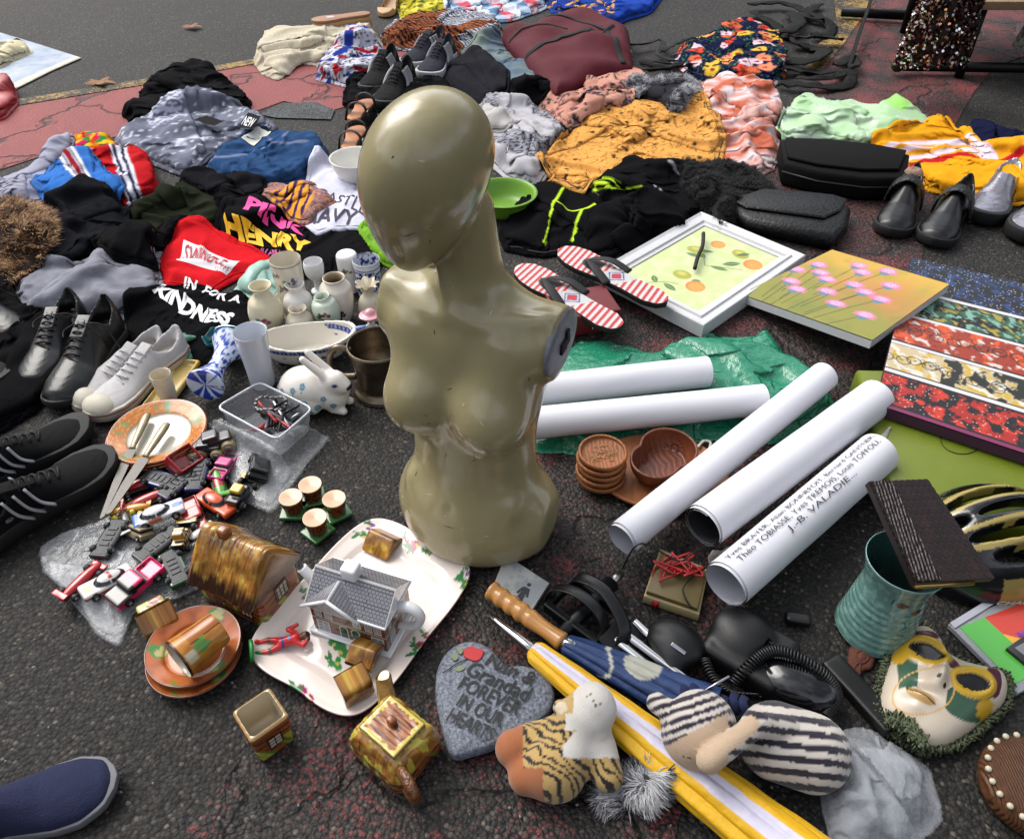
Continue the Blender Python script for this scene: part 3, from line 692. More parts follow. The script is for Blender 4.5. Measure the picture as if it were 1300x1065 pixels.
def shoe(name, label, heel, toe, style='formal', z=0, side=1, group=None, Ln=None, roll=0, hgt=1., up=None, sole=None, pitch=0, world=None, cat='shoe'):
    a, l = dirw(heel, toe, z + .03); Ln = Ln or l; p = P(*heel, z + .03); rt = empty(name, label, cat, (p[0], p[1], z), a, group, rot=(roll, pitch, a))
    w = Ln * .345; st = dict(formal=.020, sneaker=.024, trainer=.030, velcro=.026, silver=.036, loafer=.016)[style]; H = dict(formal=.092, sneaker=.078, trainer=.088, velcro=.105, silver=.085, loafer=.06)[style] * hgt * Ln / .29
    upm = up or dict(formal=M_blk, sneaker=M('white canvas', '#a9a6a6', .9, bump=.5, bs=900, var=.06), trainer=M_dkc, velcro=M_blk, silver=M('silver grey leather', '#8a8890', .26, .75, bump=.2, bs=90, var=.25, vs=40), loafer=M_blk)[style]
    som = sole or dict(sneaker=M('off white rubber', '#a8a394', .6, var=.08), formal=M_rub, trainer=M_rub, velcro=M_rub, silver=M_rub, loafer=M_rub)[style]
    V, F = prism(sole_outline(Ln, w / 2 * 1.04 + .002, side=side), 0, st, .004); V[:, 2] += np.clip((V[:, 0] / Ln - .75) / .25, 0, 1) ** 2 * .010 * (style != 'sneaker'); so = obj('sole', V, F, som, rt, sharp=40)
    X0 = np.linspace(0, 1, 60); ha, hb = foot_half(X0, w / 2)
    top = np.interp(X0, [0, .04, .2, .36, .5, .66, .82, .94, 1], [H * .85, H * 1.02, H * .86, H * 1.0, H * .82, H * .58, H * .5, H * .42, H * .2])
    def f(X, Y, Z):
        t = np.clip(X / Ln, 0, 1); A = np.interp(t, X0, ha); B = np.interp(t, X0, hb); T = np.interp(t, X0, top); y = Y * side; hw = np.where(y > 0, A, B) + 1e-4
        zz = np.clip((Z - st * .5) / (T - st * .5), 0, 1.5); wid = hw * np.clip(1.0 - zz ** 3.2 * .75, .05, 1) * np.where(t < .4, 1 - .15 * zz, 1)
        d = np.maximum(np.abs(y + .0 * zz) - wid, Z - T - .0) * .8; d = np.maximum(d, np.maximum(-X, X - Ln) + .001); d = np.maximum(d, st * .4 - Z)
        ins = ell(X, Y, Z, (Ln * .205, 0, H * 1.02), (Ln * .165, w * .27, H * .72)); ins = sm_min(ins, ell(X, Y, Z, (Ln * .27, 0, H * .4), (Ln * .2, w * .26, H * .22)), .01)
        if style == 'silver': ins = ell(X, Y, Z, (Ln * .22, 0, H * 1.05), (Ln * .2, w * .30, H * .7))
        return sm_max(d, -ins, .006)
    uo = sobj('upper', f, (-.006, -w * .7, 0), (Ln + .006, w * .7, H * 1.15), max(.0042, Ln * .0145), upm, rt)
    def surfz(x, y=0):
        t = x / Ln; T = np.interp(t, X0, top); hw = np.interp(t, X0, (ha + hb) / 2); q = np.clip(1 - abs(y) / (hw + 1e-6), 0, 1) / .75; return st * .5 + (T - st * .5) * min(1, q ** (1 / 3.2))
    lm = {'formal': M('black lace', '#0c0c0c', .8), 'sneaker': M('white lace', '#aaaaaa', .9), 'trainer': M('black lace', '#0c0c0c', .8)}.get(style)
    if lm:
        pr = []
        for q in range(5):
            x = Ln * (.42 + q * .052); yy = w * .17
            pr.append(tube([(x, -yy, surfz(x, yy) + .001), (x + .004, 0, surfz(x) + .005), (x, yy, surfz(x, yy) + .001)], .0022, 6, 3)); pr.append(tube([(x, -yy, surfz(x, yy) + .001), (x + Ln * .03, 0, surfz(x + .02) + .004), (x + Ln * .052, yy, surfz(x + .03, yy) + .001)], .0020, 6, 3))
        if style == 'formal': pr += [tube([(Ln * .42, w * .1, surfz(Ln * .42) + .003), (Ln * .40, w * .45, H * .9), (Ln * .45, w * .7, H * .5), (Ln * .5, w * .9, .03)], .0018, 6, 4), tube([(Ln * .42, -w * .1, surfz(Ln * .42) + .003), (Ln * .46, -w * .3, H * .85), (Ln * .52, -w * .25, H * .8)], .0018, 6, 4)]
        obj('laces', *join(pr), lm, rt)
        V, F = xf(box(Ln * .2, w * .30, .006, .003), (Ln * .42, 0, surfz(Ln * .42) - .004), (0, math.radians(20), 0)); obj('tongue', V, F, upm, rt)
    if style == 'sneaker':
        q = sole_outline(Ln, w / 2 * 1.04 + .0035, side=side); pts = [(x, y, st * .78) for x, y in q]; V, F = tube(pts + pts[:1], .0012, 5, 1); obj('sole_stripe', V, F, M('maroon rubber line', '#5a1018', .6), so)
        V, F = snet(lambda X, Y, Z: sm_max(ell(X, Y, Z, (Ln * .885, 0, .018), (Ln * .105, w * .405, H * .34)), st * .5 - Z, .003), (Ln * .75, -w * .6, .002), (Ln * 1.05, w * .6, H * .8), .005); obj('toe_cap', V, F, som, rt)
    if style == 'trainer':
        for s in (-1, 1):
          V, F = join([xf(tube([(Ln * (.40 + q * .065), s * foot_half(.45, w / 2)[0] * 1.12, st), (Ln * (.34 + q * .065), s * foot_half(.4, w / 2)[0] * 1.02, H * .55), (Ln * (.31 + q * .065), s * w * .2, H * .86)], .0062, 6, 4, flat=.35)) for q in range(3)]); obj('side_stripes', V, F, M('grey stripe', '#77787c', .7), rt)
    if style == 'velcro':
        V, F = tube([(Ln * .40, -w * .46, st), (Ln * .41, -w * .36, H * .72), (Ln * .42, 0, H * .98), (Ln * .41, w * .36, H * .72), (Ln * .40, w * .47, st)], .022, 8, 4, flat=.16, upv=(0, 1, 0)); obj('strap', V, F, M('black crocodile leather', '#0c0c0d', .35, bump=1, bs=130), rt)
    if style in ('formal', 'velcro'):
        V, F = lathe([(0, .003), (w * .3, .002), (w * .33, 0)], 20, 1.6, .8); obj('insole', *xf((V, F), (Ln * .2, 0, st + H * .12)), M('dark insole', '#15110f', .8), rt)
    c_, s_ = math.cos(a), math.sin(a)
    for q in np.linspace(.05, .95, 14):
        for yy in (-.3, 0, .3): gput(p[0] + c_ * q * Ln - s_ * yy * w, p[1] + s_ * q * Ln + c_ * yy * w, z + H * (.75 if q < .5 else .45))
    return rt
# ================================================================ garments
def FM(col, kind='cotton'):
    k = dict(cotton=dict(rough=.9, bump=.35, bs=900, sheen=.0, var=.12, vs=25), knit=dict(rough=1, bump=.9, bs=420, sheen=.2, var=.2, vs=160),
             shiny=dict(rough=.45, bump=.15, bs=700, var=.1, vs=30), leather=dict(rough=.38, bump=.3, bs=500, var=.15, vs=40), silk=dict(rough=.4, bump=.1, bs=500, sheen=.3))[kind]
    if col != 'vc' and sum(L(col)) < .12: k['sheen'] = 0
    if kind in ('cotton', 'knit'): k.update(spec=.05, b2=.35, b2s=60)
    if kind != 'leather': k['crz'] = (.28, 13)
    return M(f'{kind} {col}', '#888888' if col == 'vc' else col, vc=col == 'vc', **k)
VC = FM('vc')
def band(px, py, a, b):
    """signed pixel distance from the line a-b in the photograph's plane"""
    dx, dy = b[0] - a[0], b[1] - a[1]; l = math.hypot(dx, dy); return ((px - a[0]) * dy - (py - a[1]) * dx) / l
def base(px, col): return np.tile(np.array(L(col)), (len(px), 1))
def vor(u, v, sc, seed=0):
    """cell id noise and distance for blotchy prints"""
    x, y = u * sc, v * sc; xi, yi = np.floor(x), np.floor(y); best = np.full(x.shape, 9.); idd = np.zeros(x.shape)
    for i in (-1, 0, 1):
        for j in (-1, 0, 1):
            cx_, cy_ = xi + i, yi + j; h = np.abs(np.sin(cx_ * 127.1 + cy_ * 311.7 + seed) * 43758.5) % 1; h2 = np.abs(np.sin(cx_ * 269.5 + cy_ * 183.3 + seed) * 43758.5) % 1
            d = np.hypot(cx_ + h - x, cy_ + h2 - y); m = d < best; best = np.where(m, d, best); idd = np.where(m, (h * 7.3 + h2 * 3.1) % 1, idd)
    return best, idd
def C(name, label, cat, pts, col, kind='cotton', **k):
    return cloth(name, label, cat, pts, VC if (k.get('pat') and kind == 'cotton') else FM('vc' if k.get('pat') else col, kind), **k)
# --- far left
def p_sheet(u, v, px, py, h):
    c = base(px, '#a9b0ba'); c = mixc(c, np.clip(fbm(u * 6, v * 9, 4, 3) * .8 + .3, 0, 1), '#8d99ab'); c = mixc(c, ss(4, 2, np.abs(band(px, py, (20, 110), (103, 74)))), '#c8c4b4'); return c
C('plastic_sheet', 'pale blue grey sheet lying flat on the asphalt at the far left', 'sheet', [(-60, 30), (0, 42), (50, 57), (103, 74), (62, 92), (20, 113), (-60, 140)], '', pat=p_sheet, h=.002, t=.002, folds=3, amp=.003, crumple=.15, layers=0, k=1, wob=0, seed=2)
def p_cr(u, v, px, py, h): c = base(px, '#c9bfa0'); return mixc(c, ss(2, 1.2, np.abs(band(px, py, (-10, 62), (32, 54)))) , '#17161a')
C('cream_shirt', 'cream shirt with black edging lying on the pale sheet', 'shirt', [(-40, 55), (0, 55), (28, 52), (32, 58), (42, 66), (20, 76), (0, 86), (-40, 95)], '', pat=p_cr, h=.015, seed=4)
C('red_bag', 'red bag cut off by the left edge of the picture', 'bag', [(-50, 100), (0, 100), (18, 108), (22, 124), (10, 138), (0, 146), (-50, 150)], '#8a1218', 'shiny', h=.05, seed=5, ang=.2)
C('black_coat', 'black buttoned coat heaped on the red road paint', 'coat', [(152, 139), (175, 124), (174, 112), (186, 102), (215, 92), (232, 84), (252, 79), (272, 86), (290, 104), (318, 122), (314, 134), (285, 136), (250, 140), (215, 150), (178, 158)], '#0b0b0d', h=.06, amp=.02, ang=2.7, folds=7, seed=6)
def p_greyjean(u, v, px, py, h):
    c = base(px, '#585b68'); c = mixc(c, fbm(u * 14, v * 14, 3, 2) * .8 + .2, '#777a88'); d, i = vor(u, v, 40, 5); c = mixc(c, ss(.22, .12, d) * (i > .5), '#b9bcc8')
    c = mixc(c, ss(10, 6, np.abs(band(px, py, (190, 160), (235, 150)))) * ss(24, 4, np.abs(px - 215)) * (noise2(px * .5, py * .5, 3) > 0), '#b4b6c8')
    c = mixc(c, ss(2.5, 3, seg_d(px, py, (228, 190), (268, 172))), '#b4b8c6'); return c
gj = C('grey_print_shirt', 'grey speckled garment with black size tags folded above the jeans', 'shirt', [(145, 172), (160, 162), (195, 152), (232, 136), (262, 132), (305, 136), (345, 150), (350, 160), (330, 176), (300, 190), (268, 196), (248, 212), (240, 223), (200, 208), (152, 190)], '', pat=p_greyjean, h=.035, amp=.014, ang=.4, seed=7)
for q in ([(246, 152), (272, 160), (284, 154), (262, 147)], [(303, 160), (321, 165), (331, 148), (315, 143)]):
    W = [P(*a, .055) for a in q]; obj('size_tag', np.array(W) - np.array(gj.location), [[0, 1, 2, 3]], M('black tag', '#0b0b0e', .8, spec=.1), gj, smooth=False)
text_on('NEW', [(306, 159), (319, 163), (326, 152), (313, 148)], M('white ink', '#c9c9cc', .8), gj, .058)
def p_jean(u, v, px, py, h):
    c = base(px, '#213a5c'); c = mixc(c, fbm(u * 20, v * 20, 4, 8) * .5 + .2, '#31507a')
    for a, b in (((330, 165), (352, 190)), ((352, 190), (395, 182)), ((265, 207), (390, 196)), ((368, 168), (362, 183))): c = mixc(c, ss(1.0, .8, seg_d(px, py, a, b)) * .6, '#7f86a0')
    return c
bj = C('blue_jeans', 'folded blue denim jeans with a white label and an orange tag', 'jeans', [(262, 206), (278, 188), (300, 178), (330, 164), (372, 166), (404, 174), (416, 188), (408, 206), (388, 222), (352, 232), (332, 241), (295, 228), (262, 214)], '', pat=p_jean, h=.045, amp=.01, ang=.5, seed=8)
C('colourful_scarf', 'small bright multicoloured scarf above the blue and red tracksuits', 'scarf', [(90, 174), (112, 172), (135, 176), (150, 186), (145, 200), (118, 206), (96, 196)], '', h=.02, seed=9,
  pat=lambda u, v, px, py, h: np.array([L(q) for q in ('#b3261c', '#c86a1c', '#1f7a34', '#b81a58', '#c8a41c')])[(vor(u, v, 55, 1)[1] * 4.99).astype(int)])
def p_lil(u, v, px, py, h):
    c = base(px, '#8f8f9f'); c = mixc(c, (ss(30, 10, px) * ss(0, 1, 232 - py)) * (noise2(px * .22, py * .35, 4) > .12), '#1d1d28'); return c
C('lilac_shirt', 'pale lilac grey shirt with dark print beside the blue tracksuit', 'shirt', [(-30, 228), (0, 232), (18, 230), (42, 206), (56, 186), (62, 172), (78, 167), (95, 176), (92, 188), (72, 204), (58, 222), (52, 250), (38, 258), (0, 258), (-30, 262)], '', pat=p_lil, h=.035, amp=.015, seed=10)
def p_red(u, v, px, py, h):
    c = base(px, '#a3161c'); d = band(px, py, (150, 190), (168, 243)); c = mixc(c, ss(10, 1.2, np.abs(d)), '#c9c9d4'); c = mixc(c, ss(2, 1, np.abs(np.abs(d) - 4.5)), '#16203e'); return c
C('red_tracksuit', 'red tracksuit top with white and navy stripes', 'tracksuit', [(112, 196), (138, 190), (165, 188), (188, 198), (194, 214), (203, 236), (196, 246), (160, 256), (140, 240)], '', pat=p_red, h=.04, amp=.013, seed=11, res=.004)
def p_blu(u, v, px, py, h):
    c = base(px, '#2f62a6'); d = band(px, py, (84, 196), (112, 240)); c = mixc(c, ss(10, 1.2, np.abs(d)), '#c9c9d4'); c = mixc(c, ss(3.5, 1, np.abs(d)), '#7a1420'); c = mixc(c, ss(.9, 1, np.abs(np.abs(d) - 5.6)), '#101426'); return c
C('blue_tracksuit', 'sky blue tracksuit folded with a white and red stripe', 'tracksuit', [(40, 232), (62, 212), (80, 196), (112, 191), (130, 212), (158, 240), (160, 250), (110, 262), (64, 262)], '', pat=p_blu, h=.045, amp=.012, seed=12, res=.004)
C('olive_jacket', 'dark olive jacket with a pale cuff stripe above the red sweatshirt', 'jacket', [(160, 262), (172, 254), (210, 246), (240, 226), (268, 232), (288, 246), (292, 268), (285, 285), (240, 292), (195, 300), (168, 288)], '', h=.05, amp=.02, seed=13,
  pat=lambda u, v, px, py, h: mixc(mixc(base(px, '#1b1f14'), ss(2.2, 1, np.abs(band(px, py, (275, 243), (284, 258)))) * (px > 270), '#a0a0a8'), ss(5, 3, np.hypot(px - 196, (py - 254) * 2)), '#b8b8b8'))
C('black_trousers', 'black cotton trousers heaped between the brown fur and olive jacket', 'trousers', [(-20, 300), (20, 282), (58, 256), (90, 244), (118, 233), (140, 246), (165, 262), (164, 284), (150, 300), (120, 318), (100, 340), (70, 345), (20, 330)], '#0f1014', h=.06, amp=.02, ang=.5, seed=14)
C('black_cardigan', 'black cardigan lying under the pink lettered shirt', 'cardigan', [(275, 262), (295, 248), (330, 244), (350, 256), (360, 275), (330, 290), (290, 296)], '#0a0a0c', 'knit', h=.03, seed=15)
LBL = lambda: (panel(bj, [(308, 181), (322, 186), (346, 172), (330, 167)], '#b8b8b0', cmap(bj), 10, .004, 'paper_label'), panel(bj, [(297, 226), (307, 230), (316, 214), (304, 208)], '#c04a1c', cmap(bj), 10, .004, 'orange_tag'))
# --- black shirt with pink writing, red top, grey hoodie
def hz(o): return cmap(o)
pk = C('black_shirt', 'black shirt printed with pink and yellow lettering', 'shirt', [(268, 296), (290, 275), (325, 262), (360, 276), (400, 290), (440, 288), (466, 296), (486, 326), (470, 350), (420, 345), (370, 350), (345, 340), (335, 318), (300, 306)], '#0a0a0d', h=.025, amp=.010, seed=16, layers=0, crumple=.7)
f = hz(pk); ink = lambda n, c: M(n, c, .75)
text_on('PINK', [(316, 287), (384, 303), (390, 287), (322, 272)], ink('pink ink', '#d43a86'), pk, f, bold=.05, sub=5)
text_on('HENRY', [(284, 303), (388, 324), (394, 309), (290, 289)], ink('yellow ink', '#d8a81c'), pk, f, bold=.05, sub=5, shear=-.2)
text_on('IN PINK', [(328, 321), (360, 330), (364, 323), (332, 314)], ink('plum ink', '#a03a78'), pk, f, bold=.02, sub=4)
rd = C('red_sweatshirt', 'red sweatshirt with a white word panel', 'sweatshirt', [(200, 326), (208, 308), (222, 290), (242, 280), (262, 284), (285, 298), (318, 308), (341, 322), (338, 338), (300, 348), (268, 366), (240, 364), (206, 360), (203, 342)], '#b3161e', h=.045, amp=.014, seed=17, layers=0, crumple=.55, ang=2.5)
f = hz(rd)
def panel(parent, q, col, f, n=36, off=.0012, name='print_panel'):
    Q = np.array(q, float); V = []
    for i in range(n + 1):
        for j in range(n + 1):
            u, v = i / n, j / n; a = (1 - u) * (1 - v) * Q[0] + u * (1 - v) * Q[1] + u * v * Q[2] + (1 - u) * v * Q[3]; w_ = P(a[0], a[1], f.zp); p_, n_ = f(w_[0], w_[1]); V.append(tuple(p_ + (0, 0, off)))
    return obj(name, np.array(V) - np.array(parent.matrix_basis.translation), grid_faces(n + 1, n + 1), M('print ' + col, col, .8), parent)
LBL()
panel(rd, [(228, 334), (286, 349), (306, 332), (236, 307)], '#c4c0c4', f)
text_on('SWINDLE', [(233, 329), (282, 342), (296, 331), (239, 312)], ink('red ink', '#a01218'), rd, f, bold=.0, sub=7, off=.003)
def p_hood(u, v, px, py, h): return mixc(base(px, '#6c6d76'), fbm(u * 40, v * 40, 3, 1) * .5 + .3, '#85868f')
C('grey_hoodie', 'grey marl hoodie piled behind the black lace up shoes', 'hoodie', [(10, 372), (18, 356), (50, 338), (95, 338), (118, 326), (150, 312), (168, 304), (184, 310), (202, 312), (198, 335), (206, 352), (200, 376), (160, 396), (120, 392), (94, 404), (66, 400), (24, 396)], '', pat=p_hood, h=.065, amp=.024, folds=7, ang=.45, seed=18)
C('pale_green_wrap', 'pale green tissue beside the cream vase', 'tissue', [(296, 366), (318, 346), (350, 334), (366, 352), (352, 376), (318, 378)], '#7fa598', 'silk', h=.02, seed=19)
kd = C('black_tee', 'black tee printed with white words', 'tee', [(162, 400), (180, 376), (212, 364), (262, 366), (300, 372), (322, 384), (330, 412), (318, 440), (282, 462), (240, 462), (200, 440), (168, 432), (156, 416)], '#09090b', h=.02, amp=.010, seed=20, layers=0, crumple=.7)
f = hz(kd); wi = M('white ink', '#c9c9cc', .8)
text_on('IN  FOR A', [(232, 370), (302, 394), (306, 381), (238, 358)], wi, kd, f, bold=.03, sub=5)
text_on('KINDNESS', [(200, 382), (286, 420), (298, 404), (210, 364)], wi, kd, f, bold=.05, sub=5, arc=-.25)
C('green_bow', 'small green velvet strip behind the white sneakers', 'ribbon', [(217, 422), (228, 420), (240, 440), (242, 454), (228, 452)], '#2b6a52', 'silk', h=.02, seed=21)
# --- white tee, sequin print, lime
wt = C('white_tee', 'white tee with dark college lettering beside the mannequin head', 'tee', [(378, 244), (392, 220), (402, 203), (420, 204), (442, 220), (470, 244), (478, 270), (470, 286), (440, 292), (402, 298), (384, 282)], '#b9b9c8', h=.03, amp=.009, seed=22, layers=0, crumple=.6)
f = hz(wt); dk = ink('aubergine ink', '#2a2138')
text_on('CASTLE', [(400, 252), (462, 276), (468, 262), (406, 240)], dk, wt, f, bold=.0, sub=4)
text_on('NAVY', [(384, 286), (450, 288), (456, 272), (392, 268)], dk, wt, f, bold=.02, sub=4)
def p_lak(u, v, px, py, h):
    c = base(px, '#8a6a68'); s = np.random.default_rng(2).random(len(px)); c = mixc(c, (s > .5) * .8, '#5a3f5c'); c = mixc(c, (s > .82) * .9, '#c88848')
    m = ss(28, 5, np.hypot(px - 372, (py - 262) * 1.6)); c = mixc(c, m, '#c98a2c'); c = mixc(c, m * (np.sin((px + py * .6) * .55) > .25), '#3a2150'); return c
C('purple_gold_vest', 'speckled purple and gold printed sports vest', 'vest', [(331, 250), (340, 238), (362, 234), (392, 240), (420, 252), (428, 260), (408, 272), (392, 284), (368, 280), (342, 268)], '', pat=p_lak, h=.035, amp=.006, crumple=.4, seed=23, res=.004)
C('lime_cloth', 'lime green cloth showing left of the mannequin chin', 'cloth', [(454, 290), (468, 278), (485, 288), (505, 310), (500, 336), (484, 330), (468, 312)], '#64902a', h=.03, seed=24)
# --- top centre
def p_yel(u, v, px, py, h): return mixc(mixc(base(px, '#a89c2c'), fbm(u * 20, v * 20, 3, 3) > .15, '#c6b84c'), fbm(u * 30, v * 30, 3, 7) > .3, '#4a5a2c')
C('yellow_cloth', 'yellow printed cloth at the top edge of the picture', 'cloth', [(500, -20), (578, -20), (572, 8), (560, 22), (510, 24)], '', pat=p_yel, h=.03, seed=25)
def p_towel(u, v, px, py, h):
    d = band(px, py, (560, -10), (600, 24)); k = (np.floor(d / 9) % 3).astype(int); c = np.array([L('#b04a56'), L('#b9c0cc'), L('#5a7a9a')])[k]; return mixc(c, ((py / 4).astype(int) % 2) * .55, '#b9c4d0')
C('striped_towel', 'red white and blue striped towel at the top edge', 'towel', [(566, 20), (572, -20), (690, -30), (694, 8), (664, 20), (640, 26)], '', pat=p_towel, h=.03, seed=26)
def p_bl2(u, v, px, py, h):
    d, i = vor(u, v, 45, 9); c = mixc(base(px, '#1a3a8c'), (px < 780) * (np.sin(v * 220) > .2) * .8, '#26263a'); return mixc(c, (i > .8) & (px < 780), '#b88a4a')
C('blue_dress', 'bright blue dress with an ethnic border behind the maroon holdall', 'dress', [(690, -30), (850, -30), (828, 12), (800, 22), (770, 32), (740, 18), (700, 14)], '', pat=p_bl2, h=.035, amp=.015, seed=27)
C('cream_sweater', 'cream knitted sweater bunched under the wedge shoes', 'sweater', [(320, 70), (326, 50), (342, 34), (378, 36), (420, 40), (462, 34), (484, 42), (484, 56), (452, 60), (420, 66), (408, 76), (382, 74), (366, 84), (352, 94), (330, 86)], '#b8ae98', 'knit', h=.07, amp=.022, ang=.25, seed=28, folds=7)
def p_str(u, v, px, py, h):
    a = u * .6 + v * .8 + .02 * noise2(u * 12, v * 12, 3); c = base(px, '#12141f'); k = np.abs((a * 62) % 1 - .5); which = fbm(u * 4, v * 4, 2, 5) > 0
    c = mixc(c, ss(.2, .08, k) * which, '#a05c34'); return mixc(c, ss(.2, .08, k) * ~which, '#b8bac4')
C('striped_jumper', 'navy jumper with orange and white stripes above the trainers', 'jumper', [(480, 44), (500, 30), (512, 22), (545, 20), (590, 18), (632, 22), (642, 42), (618, 56), (590, 60), (570, 78), (545, 62), (500, 58)], '', pat=p_str, h=.055, amp=.022, seed=29, res=.006)
def p_wb(u, v, px, py, h):
    n = noise2(u * 45, v * 45, 3); c = base(px, '#b8b8c4'); c = mixc(c, ss(.1, .05, np.abs(n)), '#101018'); n = noise2(u * 20, v * 20, 8); c = mixc(c, n > .25, '#20307c'); return mixc(c, n < -.35, '#8c1a24')
C('patterned_scarf', 'white scarf with black red and blue pattern near the cream sweater', 'scarf', [(400, 96), (412, 78), (430, 62), (446, 48), (474, 54), (496, 62), (494, 76), (474, 92), (452, 108), (424, 102)], '', pat=p_wb, h=.05, amp=.015, seed=30, res=.006)
C('grey_blue_jeans', 'washed grey blue trousers between black bag and maroon holdall', 'trousers', [(584, 66), (606, 52), (634, 46), (650, 58), (668, 80), (688, 100), (682, 118), (655, 126), (640, 100), (612, 72)], '', h=.045, amp=.012, seed=31, pat=lambda u, v, px, py, h: mixc(base(px, '#566573'), fbm(u * 6, v * 6, 2, 2) + .3, '#6d7870'))
C('charcoal_cloth', 'folded charcoal cloth just right of the mannequin head top', 'cloth', [(560, 92), (575, 74), (596, 64), (610, 64), (630, 82), (648, 102), (644, 118), (612, 128), (580, 112)], '#1b1b20', h=.045, amp=.005, crumple=.3, seed=32)
def p_knit(u, v, px, py, h):
    n = fbm(u * 7, v * 7, 2, 4); s = noise2(u * 160, v * 160, 3); c = mixc(base(px, '#8c8c94'), s > .1, '#35353c'); return mixc(c, ss(.15, .2, -n), '#a2a0a4')
C('grey_knit_jumper', 'black and white flecked knitted jumper right of the mannequin head', 'jumper', [(606, 128), (640, 122), (660, 128), (690, 138), (722, 152), (726, 166), (708, 186), (690, 200), (696, 216), (680, 232), (650, 224), (624, 204), (610, 170)], '', pat=p_knit, h=.06, amp=.02, seed=33, res=.006)
C('white_knit_cuff', 'off white knitted sleeve over the flecked jumper', 'sleeve', [(608, 134), (622, 130), (642, 140), (654, 152), (646, 162), (622, 162), (608, 155)], '#a6a29e', 'knit', h=.04, seed=34)
def p_peach(u, v, px, py, h):
    n = fbm(u * 16, v * 16, 3, 5); c = mixc(base(px, '#a8786a'), fbm(u * 5, v * 5, 2, 1) * .5 + .3, '#b98a78'); c = mixc(c, (n > .18) * (noise2(u * 120, v * 120, 3) > -.1), '#35303a')
    d, i = vor(u, v, 18, 4); return mixc(c, ss(.14, .06, d) * (i > .6), '#6c2a34')
C('peach_floral_dress', 'dusty peach dress printed with grey flowers below the maroon holdall', 'dress', [(682, 134), (692, 112), (714, 104), (740, 92), (768, 80), (796, 82), (826, 98), (812, 112), (790, 124), (760, 134), (735, 152), (720, 156), (700, 144)], '', pat=p_peach, h=.045, amp=.016, seed=35, res=.006)
def p_tie(u, v, px, py, h):
    n = fbm(u * 9 + .6 * noise2(u * 14, v * 14, 2), v * 14, 3, 6); c = base(px, '#bf9a94'); c = mixc(c, n * 1.8 + .35, '#a85a44'); return mixc(c, ss(.0, .3, n + .35) * 0 + (n < -.3) * .8, '#c4b8bc')
C('tie_dye_dress', 'salmon and white tie dye dress beside the orange blouse', 'dress', [(884, 102), (920, 98), (952, 102), (984, 118), (1002, 136), (992, 158), (994, 186), (984, 208), (960, 218), (935, 208), (915, 205), (898, 180), (892, 140)], '', pat=p_tie, h=.06, amp=.022, seed=36, res=.006)
def p_oj(u, v, px, py, h):
    c = base(px, '#c28c48'); 
    n1 = noise2(u * 22 + 1.5 * noise2(u * 9, v * 9, 2), v * 22, 11); n2 = noise2(u * 30, v * 30 + 1.5 * noise2(u * 9, v * 9, 5), 14)
    c = mixc(c, ss(.035, .05, np.abs(n1)) * .85, '#4a2a14'); c = mixc(c, ss(.03, .05, np.abs(n2 - .2)) * .7, '#4a2a14'); d, i = vor(u, v, 22, 8); return mixc(c, ss(.16, .08, d) * (i > .72), '#30241c')
C('orange_blouse', 'orange blouse with fine black line print', 'blouse', [(679, 206), (700, 190), (718, 172), (730, 152), (745, 138), (775, 130), (800, 134), (824, 128), (846, 140), (868, 128), (892, 118), (898, 140), (912, 160), (922, 182), (914, 206), (880, 208), (850, 222), (812, 222), (790, 226), (762, 238), (742, 246), (734, 226), (708, 212), (700, 222)], '', pat=p_oj, h=.05, amp=.016, folds=7, seed=37, res=.0045)
C('grey_lined_hood', 'dark grey jacket hood with pale grey fur edge', 'hood', [(800, 122), (815, 110), (845, 104), (872, 100), (884, 108), (876, 130), (850, 152), (838, 140), (820, 134)], '#26262b', h=.05, seed=38)
def p_fl(u, v, px, py, h):
    c = base(px, '#0e1230'); d, i = vor(u, v, 15, 3); w_ = d + .16 * noise2(u * 60, v * 60, 3); m = ss(.42, .08, w_); pal = np.array([L(q) for q in ('#b8402c', '#c87a5a', '#c4a03a', '#c4aab4', '#b85a3a', '#0e1230')])[(i * 5.99).astype(int)]
    c = c * (1 - m[:, None]) + pal * m[:, None]; c = mixc(c, ss(.12, .06, w_) * (i < .8), '#7a2a1c'); return mixc(c, (np.abs(noise2(u * 50, v * 50, 9)) < .05) & (m < .1), '#3a6a3a')
C('navy_floral_dress', 'navy dress printed with orange and yellow flowers near the top right', 'dress', [(852, 76), (866, 54), (890, 42), (920, 32), (944, 24), (968, 34), (990, 48), (1002, 72), (998, 92), (982, 106), (950, 104), (910, 100), (880, 92)], '', pat=p_fl, h=.05, amp=.014, seed=39, res=.005)
